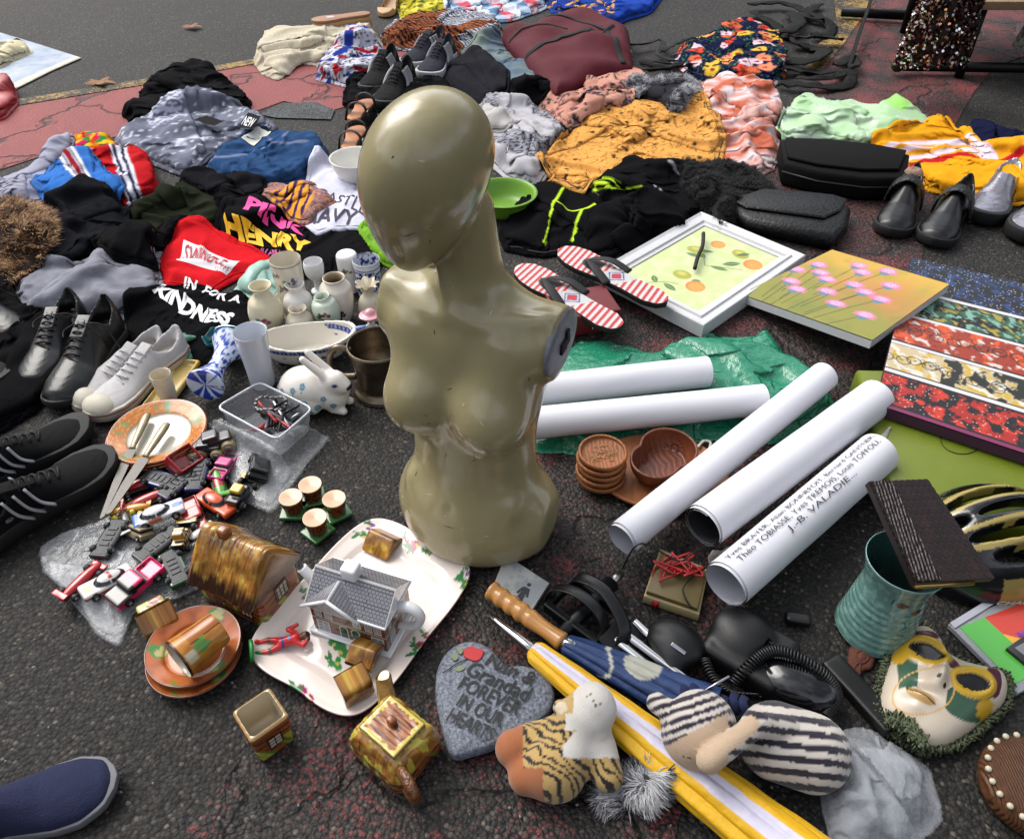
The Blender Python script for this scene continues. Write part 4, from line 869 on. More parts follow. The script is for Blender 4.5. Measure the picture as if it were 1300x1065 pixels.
# --- right
C('navy_cloth', 'dark navy cloth behind the yellow striped shirt', 'cloth', [(1222, 170), (1235, 154), (1262, 160), (1330, 182), (1330, 215), (1260, 200)], '#11152e', h=.04, seed=40)
def p_mint(u, v, px, py, h): return mixc(mixc(base(px, '#88b07a'), fbm(u * 8, v * 8, 2, 3) + .35, '#a3b8a0'), ss(16, 10, np.hypot(px - 1138, py - 130)), '#7ab848')
C('mint_dress', 'sheer mint green dress lying over the black briefcase', 'dress', [(984, 168), (992, 152), (1006, 126), (1022, 122), (1050, 130), (1080, 124), (1112, 128), (1136, 117), (1156, 130), (1186, 146), (1170, 160), (1130, 176), (1108, 190), (1072, 180), (1040, 174), (1004, 178)], '', kind='silk', pat=p_mint, h=.06, amp=.018, seed=41)
def p_ylw(u, v, px, py, h):
    c = base(px, '#c98a18'); 
    for k in range(3):
        d = np.minimum(seg_d(px, py, (1108, 201 + k * 7), (1160, 186 + k * 8)), np.minimum(seg_d(px, py, (1160, 186 + k * 8), (1228, 178 + k * 8)), seg_d(px, py, (1228, 178 + k * 8), (1262, 206 + k * 2)))); c = mixc(c, ss(2.0, 1.2, d), '#c8b8c8')
    for a, b in (((1106, 220), (1150, 216)), ((1150, 216), (1175, 205)), ((1175, 205), (1230, 203)), ((1230, 203), (1262, 214)), ((1262, 214), (1310, 203))): c = mixc(c, ss(3, 1.4, seg_d(px, py, a, b)), '#a01a20')
    return c
C('yellow_football_shirt', 'golden yellow shirt with white stripes and red trim', 'shirt', [(1106, 222), (1106, 180), (1140, 168), (1170, 156), (1196, 138), (1214, 160), (1230, 174), (1250, 190), (1330, 186), (1330, 250), (1270, 256), (1232, 276), (1222, 244), (1180, 236), (1160, 216)], '', pat=p_ylw, h=.05, amp=.014, seed=42, res=.005, ang=.3)
# --- sports clothes
def p_tr(u, v, px, py, h):
    c = base(px, '#09090b')
    for a, b in (((690, 310), (703, 268)), ((703, 268), (714, 248)), ((703, 268), (720, 275)), ((720, 275), (740, 274)), ((740, 274), (757, 262)), ((740, 274), (725, 306))): c = mixc(c, ss(1.5, 1, seg_d(px, py, a, b)), '#a8cc2c')
    return c
C('black_sports_trousers', 'black sports trousers with neon yellow seams right of the mannequin neck', 'trousers', [(632, 292), (650, 268), (668, 240), (690, 232), (720, 240), (755, 245), (790, 262), (812, 280), (800, 318), (780, 336), (740, 326), (716, 318), (690, 322), (660, 318), (640, 312)], '', pat=p_tr, h=.035, amp=.014, ang=1.2, seed=43, res=.0035)
def p_sj(u, v, px, py, h):
    c = base(px, '#0b0b0e')
    for a, b in (((752, 246), (790, 254)), ((752, 250), (776, 258)), ((776, 258), (812, 250))): c = mixc(c, ss(1.4, .8, seg_d(px, py, a, b)), '#a8c82c')
    for a, b in (((845, 222), (860, 224)), ((860, 224), (878, 238)), ((828, 244), (842, 258)), ((842, 258), (848, 266)), ((812, 256), (826, 270)), ((826, 270), (832, 276))): c = mixc(c, ss(1.1, .8, seg_d(px, py, a, b)), '#8c8c90')
    return c
C('black_sports_jacket', 'black running jacket with neon and grey piping', 'jacket', [(742, 246), (770, 226), (800, 212), (830, 216), (862, 212), (892, 222), (905, 244), (896, 264), (872, 276), (870, 296), (852, 300), (826, 292), (806, 276), (780, 266), (756, 262)], '', pat=p_sj, h=.045, amp=.018, seed=44, res=.0035)
# ================================================================ furs and hoods
def fur(name, label, cat, pts, h, n, ln, cols, seed=1, rough=.8, zt=0, parent=None, up_=.5, wd=.0011, group=None, cl=.012):
    """a lying fur piece: a low mound of hide and many separate tapering hairs"""
    ol = outline(pts, h * .5, 3, .004, seed); lo, hi = ol.min(0), ol.max(0); c0 = (lo + hi) / 2; e = empty(name, label, cat, (c0[0], c0[1], 0), 0, group) if parent is None else parent
    X, Y = np.meshgrid(np.arange(lo[0], hi[0], .008), np.arange(lo[1], hi[1], .008), indexing='ij'); sd, _, _ = poly_sd(X, Y, ol); U = gblur(gmax(GH, 1), 3)
    def hh(x, y, d): return gsample(x, y, U) + h * np.clip(d / .06, 0, 1) ** .6 * (.8 + .5 * noise2(x * 8, y * 8, seed))
    H = np.where(sd > 0, hh(X, Y, np.maximum(sd, 0)), -.01); idx = np.arange(X.size).reshape(X.shape); m = (sd[:-1, :-1] > -.004) & (sd[1:, 1:] > -.004) & (sd[1:, :-1] > -.004) & (sd[:-1, 1:] > -.004); i, j = np.nonzero(m)
    V = np.column_stack([X.ravel() - c0[0], Y.ravel() - c0[1], np.maximum(H.ravel(), .001)]); F = np.stack([idx[i, j], idx[i + 1, j], idx[i + 1, j + 1], idx[i, j + 1]], -1); used = np.unique(F); mp = -np.ones(len(V), int); mp[used] = np.arange(len(used))
    obj('hide', V[used], mp[F], M('hide ' + cols[0], cols[0], .95), e)
    r = np.random.default_rng(seed); x = r.uniform(lo[0], hi[0], n * 2); y = r.uniform(lo[1], hi[1], n * 2); d, _, _ = poly_sd(x, y, ol); k = d > 0; x, y, d = x[k][:n], y[k][:n], d[k][:n]; z = hh(x, y, d)
    a = noise2(x * 28, y * 28, seed + 3) * 5 + r.normal(0, .35, len(x)); g = np.clip(1 - d / .05, 0, 1); cen = ol.mean(0); ax2 = np.arctan2(y - cen[1], x - cen[0]); dx = np.cos(a) + g * 1.2 * np.cos(ax2); dy = np.sin(a) + g * 1.2 * np.sin(ax2); q = np.hypot(dx, dy) + 1e-6; dx /= q; dy /= q
    L_ = ln * r.uniform(.6, 1.3, len(x)); u = up_ * r.uniform(.5, 1.4, len(x)); b = np.stack([x - c0[0], y - c0[1], z - .002], -1); t1 = b + np.stack([dx * L_ * .5, dy * L_ * .5, u * L_ * .8], -1); t2 = b + np.stack([dx * L_, dy * L_, u * L_ * .9], -1); t2[:, 2] = np.maximum(t2[:, 2], .001); sdv = np.stack([-dy, dx, 0 * dx], -1) * wd
    V = np.concatenate([b - sdv, b + sdv, t1 + sdv * .7, t1 - sdv * .7, t2]); N_ = len(x); i = np.arange(N_); F = np.stack([i, i + N_, i + 2 * N_, i + 3 * N_], -1).tolist() + np.stack([i + 3 * N_, i + 2 * N_, i + 4 * N_], -1).tolist()
    cid = (np.clip(noise2(x * 40, y * 40, seed + 9) * .8 + .5 + r.normal(0, .15, N_), 0, .999) * (len(cols) - 1)).astype(int) + 1; cc = np.array([L(q_) for q_ in cols])[np.clip(cid, 1, len(cols) - 1)]
    obj('fur', V, F, M('hair', '', rough, vc=True, spec=.3), e, col=np.tile(cc, (5, 1)), smooth=False); gput(x, y, z + ln * .3); return e
fur('fur_trim', 'shaggy brown fur collar at the left edge', 'fur', [(-40, 270), (0, 264), (20, 262), (48, 270), (72, 290), (78, 320), (66, 342), (36, 352), (10, 366), (-40, 380)], .035, 9000, .028, ['#24160e', '#3a2416', '#5c3c24', '#8a6644', '#a88860'], 3)
C('dark_scarf', 'black cloth heaped under the brown fur and the black shoes', 'cloth', [(-50, 380), (0, 350), (40, 400), (90, 402), (110, 420), (90, 470), (40, 520), (-50, 560)], '#09090b', h=.03, amp=.012, seed=70)
C('dark_jumper', 'black knitted jumper filling the gap beside the olive jacket', 'jumper', [(120, 320), (160, 296), (200, 300), (222, 286), (240, 282), (210, 312), (196, 330), (204, 350), (150, 345)], '#0b0b0d', h=.02, amp=.01, seed=71)
C('grey_tee', 'dark grey tee between the blue jeans and the black cardigan', 'tee', [(228, 238), (262, 226), (300, 232), (340, 240), (332, 262), (280, 262), (250, 250)], '#101014', h=.012, amp=.01, seed=72)
fur('fur_stole', 'glossy black fur stole above the framed fruit picture', 'fur', [(862, 222), (884, 206), (912, 200), (946, 206), (976, 222), (990, 244), (984, 268), (958, 274), (936, 280), (918, 296), (902, 292), (896, 270), (876, 250)], .06, 12000, .016, ['#020202', '#030303', '#060606', '#0d0d0e'], 5, .7)
gh = fur('fur_collar', 'curved grey fur collar lying on the dark hood', 'fur', [(792, 122), (800, 110), (830, 104), (868, 98), (886, 106), (884, 124), (862, 152), (850, 156), (846, 144), (862, 124), (866, 112), (838, 114), (814, 118), (822, 130), (812, 136)], .03, 7000, .018, ['#3a3a40', '#4c4c52', '#7c7c82', '#a4a4a8'], 6)
# sleeve cuffs and hanging collars that break up the big heaps
C('orange_sleeve', 'orange sleeve end with a dark lining at the lower tip of the blouse', 'sleeve', [(694, 234), (712, 214), (742, 228), (752, 246), (742, 254), (716, 246)], '', pat=p_oj, h=.03, seed=73, res=.004)
C('black_leggings', 'black leggings lying along the front of the neon trimmed jacket', 'leggings', [(742, 290), (780, 268), (812, 262), (850, 270), (878, 280), (868, 300), (828, 298), (800, 312), (776, 330), (742, 326)], '#0a0a0c', h=.03, amp=.016, seed=74)
C('pink_blouse', 'dusky pink blouse between the peach dress and tie dye dress', 'blouse', [(700, 132), (740, 118), (790, 108), (806, 116), (800, 134), (760, 142), (726, 158), (708, 152)], '', pat=p_peach, h=.035, amp=.012, seed=76)
C('dark_cloth', 'dark cloth filling the gap beside the black trainers', 'cloth', [(440, 108), (470, 100), (520, 104), (560, 100), (580, 118), (600, 130), (560, 140), (480, 140), (436, 132)], '#0b0b0e', h=.02, amp=.012, seed=77)
C('black_tights_pair', 'crumpled black tights in front of the maroon holdall', 'tights', [(640, 122), (684, 114), (712, 104), (718, 112), (690, 128), (668, 134)], '#0b0b0e', h=.025, seed=78)
# ================================================================ shoes on the stall
G = 'black lace up shoes'
shoe('leather_shoe', 'black leather lace up shoe mostly hidden behind its partner', (98, 388), (46, 470), 'formal', side=-1, group=G, Ln=.29)
shoe('leather_shoe', 'large black leather lace up shoe in front, left of the white sneakers', (146, 402), (78, 494), 'formal', group=G, Ln=.30, hgt=1.1, z=.008)
G = 'white canvas sneakers'
shoe('canvas_sneaker', 'white canvas sneaker behind, between black shoe and its pair', (200, 424), (106, 500), 'sneaker', side=-1, group=G, Ln=.255, roll=-.25)
shoe('canvas_sneaker', 'white canvas sneaker in front with maroon line round its sole', (232, 428), (128, 508), 'sneaker', group=G, Ln=.275, z=.005)
G = 'black three stripe trainers'
shoe('trainer', 'upper black mesh trainer at the left edge above its striped partner', (-72, 630), (78, 548), 'trainer', side=-1, group=G, Ln=.275)
shoe('trainer', 'lower black trainer at the left edge with grey side stripes', (-62, 700), (128, 580), 'trainer', group=G, Ln=.30, z=.01)
G = 'dark boots at the left edge'
shoe('ankle_boot', 'dark fabric ankle boot at the left edge above the trainers', (-60, 420), (40, 540), 'trainer', group=G, Ln=.27, up=M('dark brown fabric', '#0e0a08', .9, var=.6, vs=60, bump=.8, bs=300), cat='boot')
shoe('ankle_boot', 'black round toed ankle boot at the left edge below the fur', (-50, 372), (24, 424), 'formal', group=G, Ln=.26, cat='boot')
shoe('walking_shoe', 'navy canvas shoe at the bottom left corner with grey sole rim', (-150, 1080), (118, 990), 'loafer', up=M('navy canvas', '#0e1636', .9, bump=.9, bs=500, var=.15), sole=M('grey rubber', '#5c5c60', .7), Ln=.27, hgt=1.3)
G = 'black velcro shoes'
shoe('strap_shoe', 'left black leather strap shoe with a floral lining', (1156, 236), (1118, 318), 'velcro', group=G, Ln=.31)
shoe('strap_shoe', 'right black leather strap shoe gaping open beside the silver shoes', (1222, 250), (1172, 322), 'velcro', group=G, Ln=.31, side=-1)
tw = obj('floral_lining', *xf(lathe([(0, .006), (.02, .01), (.026, 0)], 16), (.07, 0, .10)), M('cream floral lining', '#8a7a68', .9, var=.9, vs=90, var2='#5a2a22'), [o for o in bpy.data.objects if o.name == 'strap_shoe'][0])
G = 'chunky silver shoes'
shoe('silver_shoe', 'silver metallic slip on shoe next to the black strap shoes', (1282, 222), (1220, 306), 'silver', group=G, Ln=.34)
shoe('silver_shoe', 'silver metallic slip on shoe cut off by the right edge', (1346, 244), (1272, 334), 'silver', group=G, Ln=.35, side=-1)
# --- top centre footwear
G = 'black trainers with white stripes'
wst = M('white stripe', '#9a9a9c', .8)
for q, (h_, t_, lb) in enumerate((((500, 76), (452, 128), 'black trainer with white stripes lying left of the head top'), ((520, 92), (480, 138), 'black trainer with white stripes touching the mannequin head'))):
    o = shoe('striped_trainer', lb, h_, t_, 'trainer', group=G, Ln=.34, side=1 - 2 * q)
    [c for c in o.children if c.name.startswith('side_stripes')][0].data.materials[0] = wst
G = 'navy sneakers'
nv = M('navy mesh', '#0d1020', .9, bump=.8, bs=800); ws = M('white foam sole', '#9c9ca0', .7)
shoe('navy_sneaker', 'navy sneaker with tan heel tab behind the mannequin head', (562, 52), (502, 88), 'trainer', group=G, Ln=.33, up=nv, sole=ws)
shoe('navy_sneaker', 'navy sneaker with white sole just above the mannequin head', (572, 62), (528, 106), 'trainer', group=G, Ln=.33, up=nv, sole=ws, side=-1)
# espadrille wedge on its side, sole to the viewer, and a beige pump
tan = M('tan leather sole', '#8a6040', .55, var=.12, vs=40); be = M('beige leather', '#a8845c', .5, var=.08)
def slab(rt, name, q, z0, z1, m, bev=.003): V, F = prism(q, z0, z1, bev); return obj(name, V, F, m, rt, sharp=50)
a, l = dirw((470, 12), (394, 22), .09); p = P(470, 14, .09)
e = empty('wedge_shoe', 'tan wedge shoe lying upside down with a white sticker on its sole', 'shoe', (p[0], p[1], 0), a, 'beige heeled shoes')
slab(e, 'sole', sole_outline(.27, .046), .075, .085, tan); slab(e, 'upper', sole_outline(.265, .044), .045, .074, be, .006)
V, F = prism([(x, y) for x, y in sole_outline(.27, .043) if x < .15], .02, .07, .004); obj('wedge', V, F, be, e)
obj('sticker', *box(.032, .026, .001, 0, (.185, 0, .0862)), M('white sticker', '#a8a8b0', .7), e, smooth=False)
a, l = dirw((500, 2), (462, 36), .02); p = P(505, 0, .02)
e = empty('pump_shoe', 'beige pump shoe standing behind the cream sweater', 'shoe', (p[0], p[1], 0), a, 'beige heeled shoes')
def fp(X, Y, Z):
    t = np.clip(X / .24, 0, 1); hw = np.interp(t, np.linspace(0, 1, 60), foot_half(np.linspace(0, 1, 60), .042)[0]); zb = .07 * (1 - np.clip(t / .75, 0, 1)) ** 1.3
    d = np.maximum(np.abs(Y) - hw, np.maximum(zb - Z, Z - zb - np.interp(t, [0, .1, .35, .7, .8, 1], [.055, .05, .035, .02, .035, .02]))) * .8
    return sm_max(d, -(np.maximum(np.abs(Y) - hw + .004, np.maximum(zb + .006 - Z, t - .80)) * .8), .002)
sobj('upper', fp, (-.01, -.05, -.005), (.25, .05, .14), .004, be, e)
V, F = tube([(.02, 0, .07), (.02, 0, .03), (.015, 0, 0)], [.02, .012, .009], 12); obj('heel', V, F, be, e)
# strappy sandals with tan footbeds
G = 'tan footbed sandals'; ftm = M('tan footbed', '#a0653c', .5, var=.1)
for lb, h_, t_ in (('upper sandal with a tan footbed and black strap left of the mannequin head', (446, 150), (470, 122)), ('lower sandal with a tan footbed and black buckle left of the mannequin head', (440, 188), (462, 146))):
    a, l = dirw(h_, t_, .06); p = P(*h_, .06); e = empty('sandal', lb, 'sandal', (p[0], p[1], 0), a, G)
    slab(e, 'sole', sole_outline(.20, .038), .0, .045, M_rub, .004); slab(e, 'footbed', sole_outline(.195, .035), .046, .056, ftm, .004)
    for x, nm in ((.14, 'toe_strap'), (.05, 'ankle_strap')):
        V, F = tube([(x, -.04, .03), (x + .01, -.03, .075), (x + .015, 0, .09), (x + .01, .03, .075), (x, .04, .03)], .012, 8, 4, flat=.2, upv=(0, 1, 0)); obj(nm, V, F, M_blk, e)
    obj('buckle', *xf(box(.018, .003, .018, .001), (.05, -.042, .06)), M('silver metal', '#9a9a9a', .3, 1), e)
# --- right-hand bags
def bagbox(name, label, cat, q, hh, m, z=0, bev=.012, flapm=None):
    W = [P(x, y, z + hh)[:2] for x, y in q]; c = np.mean(W, 0); e = empty(name, label, cat, (c[0], c[1], z)); V, F = prism([w - c for w in W], .001, hh, bev); o = obj('body', V, F, m, e, sharp=60); put_poly(W, z + hh); return e, [w - c for w in W]
lea = M('soft black leather', '#070707', .42, spec=.35, bump=.5, bs=120, var=.2, b2=.4, b2s=18)
e, W = bagbox('briefcase', 'black fabric briefcase under the mint dress', 'briefcase', outline([(991, 178), (1050, 176), (1110, 182), (1160, 190), (1150, 232), (1100, 232), (1040, 224), (994, 206)], k=1, z=0).tolist() and [(991, 176), (1050, 178), (1110, 186), (1156, 196), (1150, 226), (1100, 226), (1040, 218), (996, 206)], .075, M('black nylon', '#060607', .8, spec=.15, bump=.6, bs=900, b2=.4, b2s=20))
a0 = np.array(W); V, F = prism(a0 * (.94, .8) + (0, .012), .076, .086, .004); obj('flap', V, F, M('black nylon', ''), e)
V, F = tube([(*(q * 1.0), .045) for q in a0[3:] * 1.002], .003, 6, 1); obj('zip', V, F, M('dark zip', '#1c1c1e', .5), e)
e, W = bagbox('leather_clutch', 'flat black leather clutch bag between fur collar and black strap shoes', 'bag', [(928, 262), (965, 240), (1010, 244), (1060, 252), (1082, 262), (1078, 284), (1060, 300), (1000, 288), (950, 278)], .05, lea, bev=.018)
V, F = prism(np.array(W) * (.96, .62) + (.0, .035), .0505, .060, .005); obj('flap', V, F, lea, e)
# --- maroon holdall
hm = M('maroon nylon', '#4a0e1a', .7, bump=.5, bs=900, var=.12, b2=.6, b2s=16, spec=.2); bw = M('black webbing', '#0b0b0c', .85, bump=.8, bs=600)
q = [P(x, y, .08)[:2] for x, y in [(636, 38), (690, 18), (738, 3), (800, 30), (806, 76), (760, 86), (706, 108), (670, 74)]]; c = np.mean(q, 0); e = empty('holdall', 'maroon holdall bag with black straps lying on its side', 'bag', (c[0], c[1], 0))
ol_ = np.array([w_ - c for w_ in q])
def fh(X, Y, Z):
    d, _, _ = poly_sd(X[:, :, 0], Y[:, :, 0], ol_); d = -d[:, :, None]; top = .075 + .02 * noise2(X * 6, Y * 6, 3) + .03 * np.exp(-((X * .5 + Y * .85) / .05) ** 2)
    return sm_max(d + .02 * np.abs(Z / .08 - .5), Z - top - .012 * np.clip(-d / .1, 0, 1), .05)
V, F = snet(fh, (ol_[:, 0].min() - .02, ol_[:, 1].min() - .02, -.01), (ol_[:, 0].max() + .02, ol_[:, 1].max() + .02, .15), .009)
V[:, 2] = np.maximum(V[:, 2], 0); bo = obj('body', V, F, hm, e); fz = surf(bo)
def fz2(x, y): return max(fz(x, y), .02)
from mathutils.bvhtree import BVHTree
tr = BVHTree.FromPolygons([tuple(v) for v in V], [tuple(int(i) for i in f) for f in F])
def hz_(x, y): h = tr.ray_cast(Vector((x, y, 1)), Vector((0, 0, -1))); return h[0].z if h[0] is not None else .005
def strapl(nm, pts, w_, par=e):
    pp = []
    for a, b in zip(pts[:-1], pts[1:]):
        A0, B0 = P(*a, .09)[:2] - c, P(*b, .09)[:2] - c
        for t in np.linspace(0, 1, 8)[:-1 if b != pts[-1] else None]: s = A0 + (B0 - A0) * t; pp.append((s[0], s[1], hz_(s[0], s[1]) + .003))
    V, F = tube(pp, w_, 8, 2, flat=.18); obj(nm, V, F, bw, par)
strapl('handle', [(655, 72), (690, 56), (712, 50), (750, 52), (780, 34)], .012); strapl('handle', [(690, 20), (730, 24), (770, 38), (782, 60), (792, 72)], .012); strapl('zip', [(640, 44), (662, 40), (720, 44)], .006)
V, F = tube([(.02 * math.cos(t), .004 * math.sin(t), .02 * math.sin(t)) for t in np.linspace(0, 2 * PI, 17)], .003, 6, 1); obj('ring', *xf((V, F), tuple(P(796, 70, .04) - np.array([*c, 0]))), M('silver metal', ''), e)
put_poly(q, .08)
def ribbonheap(name, label, cat, lines, m, w_=.012, zmax=.03, flat=.3):
    c_ = P(*lines[0][0]); pr = []; r = np.random.default_rng(5)
    for ln in lines:
        pp = [tuple(P(*a, 0) - c_ + (0, 0, .006 + r.uniform(0, zmax))) for a in ln]; pr.append(tube(pp, w_ * r.uniform(.7, 1.2), 8, 5, flat=flat))
    V, F = join(pr); V = V + .010 * np.stack([noise2(V[:, 0] * 40, V[:, 1] * 40, q_) for q_ in (1, 2, 3)], 1); V[:, 2] = np.maximum(V[:, 2], .001); o = obj(name, V, F, m, None, c_); return tag(o, label, cat)
ribbonheap('shoulder_strap', 'loose black shoulder strap trailing right from the maroon holdall', 'strap', [[(800, 66), (840, 62), (835, 78), (870, 84), (845, 90), (812, 82)], [(812, 80), (868, 84), (870, 94), (830, 98), (800, 90)], [(840, 76), (856, 66), (880, 58)]], bw, .014)
ribbonheap('tights', 'tangle of black tights lying across the yellow stripe', 'tights', [[(950, 14), (990, 12), (1020, 20), (1046, 30), (1056, 42)], [(955, 20), (985, 36), (1000, 50), (1030, 58), (1068, 58)], [(1004, 22), (1012, 40), (996, 52)], [(1040, 10), (1020, 26), (1050, 34), (1052, 46), (1030, 52)], [(1002, 62), (1030, 64), (1044, 74), (1024, 88), (1000, 82)], [(990, 96), (1030, 94), (1076, 100), (1072, 112), (1030, 116), (985, 112)], [(1010, 104), (1050, 108), (1078, 96)], [(1060, 92), (1078, 80), (1082, 96)]], M('black nylon mesh', '#0d0d0c', .8, spec=.2, b2=1, b2s=50), .03, .03, .16)
V, F = tube([P(1075, 92, .0), P(1080, 78, .03), P(1092, 40, .05), P(1104, 6, .08), P(1112, -20, .1)], .014, 8, 4, flat=.3); obj_ = obj('belt', V, F, M('black nylon mesh', '')); tag(obj_, 'long thin dark belt hanging down across the yellow stripe', 'belt')
# --- sequin skirt and the table it hangs from
zt = .28
tb = empty('trestle_table', 'pale wooden trestle table at the top right edge', 'table', tuple(P(1240, 8, .28) * (1, 1, 0)))
V, F = box(1.6, .7, .03, .003, (.8, .35, zt)); obj('table_top', V, F, M('pale worn wood', '#7a6248', .7, var=.2, vs=20), tb)
for x, y in ((.06, .06), (.06, .64), (1.3, .06)): V, F = tube([(x, y, 0), (x, y, zt)], .018, 10, 1); obj('leg', V, F, M('black steel', '#0c0c0d', .5, .5), tb)
V, F = tube([(-.15, .1, .03), (.7, .06, .03)], .02, 8, 1); obj('crossbar', V, F, M('black steel', ''), tb)
def p_seq(V):
    r = np.random.default_rng(1).random(len(V)); c_ = np.tile(L('#1c0c0e'), (len(V), 1)); 
    for lo, cc in ((.4, '#3a1412'), (.6, '#9a6858'), (.74, '#c8b8b8'), (.88, '#e8e4e4')): c_[r > lo] = L(cc)
    return c_
p0 = P(1177, 92, .10); W_ = .26
disc = []; r = np.random.default_rng(9); cols = []
sk = empty('sequin_skirt', 'dark red and silver sequin skirt hanging above the road', 'skirt', (p0[0], p0[1], 0))
V, F = lathe([(.125, .14), (.11, .3), (.10, .48), (.09, .60)], 40, 1, .35); V[:, 1] += .01 * np.sin(np.arctan2(V[:, 1], V[:, 0]) * 9); obj('lining', V, F, M('dark red cloth', '#1a080a', .8), sk)
for i in range(5200):
    a = r.uniform(0, 2 * PI); z = r.uniform(.125, .60); rr_ = np.interp(z, [.14, .3, .48, .6], [.128, .113, .103, .093]); x, y = rr_ * math.cos(a), rr_ * .35 * math.sin(a); y += .01 * math.sin(9 * math.atan2(y, x)) - .003
    if y > .03: continue
    n = np.array([math.cos(a) * .6, math.sin(a) - .35, 0]) + r.normal(0, .35, 3); n /= np.linalg.norm(n); u = np.cross(n, (0, 0, 1)); u /= np.linalg.norm(u); v = np.cross(n, u); c_ = np.array([x, y, z]); k = len(disc)
    for t in range(6): disc.append(c_ + .0052 * (math.cos(t * PI / 3) * u + math.sin(t * PI / 3) * v))
F = [list(range(i, i + 6)) for i in range(0, len(disc), 6)]; cc = p_seq(np.zeros((len(F), 3))); obj('sequins', disc, F, M('sequins', '', .22, .85, vc=True), sk, col=np.repeat(cc, 6, 0), smooth=False)
V, F = join([xf(lathe([(0, -.012), (.026, -.012), (.03, 0), (.026, .012), (0, .012)], 20), (0, 0, .03), (PI / 2, 0, .3)), tube([(0, 0, .03), (0, .0, .09)], .012, 8, 1)])
cs = obj('castor_wheel', V, F, M('grey plastic', '#2c2c2e', .5), None, P(1138, 92, .01)); tag(cs, 'small grey castor wheel below the sequin skirt', 'wheel')
V, F = tube([(0, 0, 0), (-.28, .06, 0)], .022, 8, 1); o = obj('stand_foot', V, F, M('black steel', ''), None, P(1150, 20, .03)); tag(o, 'flat black foot of the clothes rail left of the sequin skirt', 'rail foot')
V, F = tube([(0, 0, .0), (.02, 0, .12), (.05, .02, .3), (.06, .02, .5)], [.10, .10, .08, .07], 24, 4, flat=.6); V[:, 1] += .012 * np.sin(V[:, 0] * 90); V[:, 2] += .05
o = obj('printed_dress', V, F, M('black and white print', '#0c0c0c', .85, var=.9, vs=70, var2='#9a9a96'), None, P(1302, 84, .02)); tag(o, 'black and white printed dress hanging at the right edge', 'dress')
# ================================================================ china and glass
def cer(name, col='vc', **k):
    d = dict(rough=.14, coat=.3); d.update(k); return M(name, '#888888' if col == 'vc' else col, vc=col == 'vc', **d)
GLZ = cer('painted glaze'); CRM = cer('cream glaze', '#ccc2ac', var=.05); WHT = cer('white glaze', '#d2d2d4'); MATTE = M('painted matt', '', .6, vc=True)
SPR = 1.
def sprig(c, u, v, cx, cy, s, pet='#6a3f7a', leafc='#3d6a44', a=0, n=3, seed=0):
    s = s * SPR
    r = np.random.default_rng(int(abs(cx * 999 + cy * 777)) % 9999 + seed)
    c = line(c, u, v, [(cx - s * 1.2 * math.cos(a), cy - s * 1.2 * math.sin(a)), (cx, cy)], s * .12, leafc)
    for i in range(n + 1):
        b = a + PI + r.uniform(-1.1, 1.1); o = r.uniform(.1, .8) * s; c = leaf(c, u, v, cx - math.cos(a) * o, cy - math.sin(a) * o, s * .8, s * .16, b, leafc)
    for i in range(n):
        b = r.uniform(0, 2 * PI); c = oval(c, u, v, cx + s * .3 * math.cos(b), cy + s * .3 * math.sin(b), s * .34, s * .26, b, pet)
    return oval(c, u, v, cx, cy, s * .16, s * .16, 0, '#b8a050')
def pot(name, label, cat, px, py, top, w, prof, mat=None, colf=None, base='#d0c8b8', group=None, n=0, tilt=None, z=None, hm=None):
    """lathe object standing at photograph point (px,py); prof is [(r,z)] in units of half-width and height; inner wall included"""
    zz = 0 if z is None else z; p = P(px, py, zz); m = mpp(p); R = w * m * .47; H = hm or upz(p, top); n = n or (170 if colf else 64); pr = smooth_prof([(a * R, b * H) for a, b in prof], 12 if colf else 5)
    V, F = lathe(pr, n); col = None
    if colf is not None:
        th = np.arctan2(V[:, 1], V[:, 0]); u = (th + PI / 2 + PI) % (2 * PI) - PI; k = np.repeat(np.arange(len(pr)), n); rr_ = np.hypot(V[:, 0], V[:, 1])
        imax = np.argmax(pr[:, 1]); inside = k > imax; col = np.tile(np.array(L(base)), (len(V), 1)); col = colf(col, u * R, V[:, 2], inside, H)
    o = obj(name, V, F, mat or (GLZ if colf else CRM), None, p, rot=tilt, col=col); tag(o, label, cat, group); put_disc(p[0], p[1], R * .9, zz + H); return o
GS = 'small white china on the stall'; SPR = 2.1
VS = [(0, .04), (.5, .02), (.62, 0), (.68, .03), (.95, .30), (1, .48), (.85, .68), (.52, .80), (.46, .87), (.62, .98), (.60, 1), (.52, .97), (.38, .86), (.40, .75), (.6, .5), (0, .3)]
TUM = [(0, .03), (.75, .01), (.82, 0), (.86, .02), (.90, .3), (.95, .65), (1, .985), (.975, 1), (.94, .98), (.86, .5), (.78, .08), (0, .06)]
def c_tum(c, u, z, ins, H):
    for i, (x, y) in enumerate(((-.022, .25), (-.005, .6), (.012, .3), (.018, .72), (-.016, .8), (.03, .5))): c = np.where(ins[:, None], c, sprig(c, u, z, x, y * H, .008, '#5a4a78' if i % 2 else '#8a5a6a'))
    return np.where(ins[:, None], c, mixc(c, ss(.0012, .0008, np.abs(z - H * .985)), '#6a5a44'))
pot('floral_tumbler', 'tall cream tumbler with purple flowers at the back left of the china', 'tumbler', 376, 398, 330, 40, TUM, colf=c_tum, group=GS)
pot('egg_cup', 'plain white footed egg cup behind the round vase', 'egg cup', 404, 370, 332, 27, [(0, .05), (.6, .02), (.66, 0), (.62, .06), (.3, .14), (.28, .36), (.6, .46), (.9, .62), (1, .85), (.92, 1), (.86, .98), (.86, .8), (.5, .55), (0, .5)], WHT, group=GS)
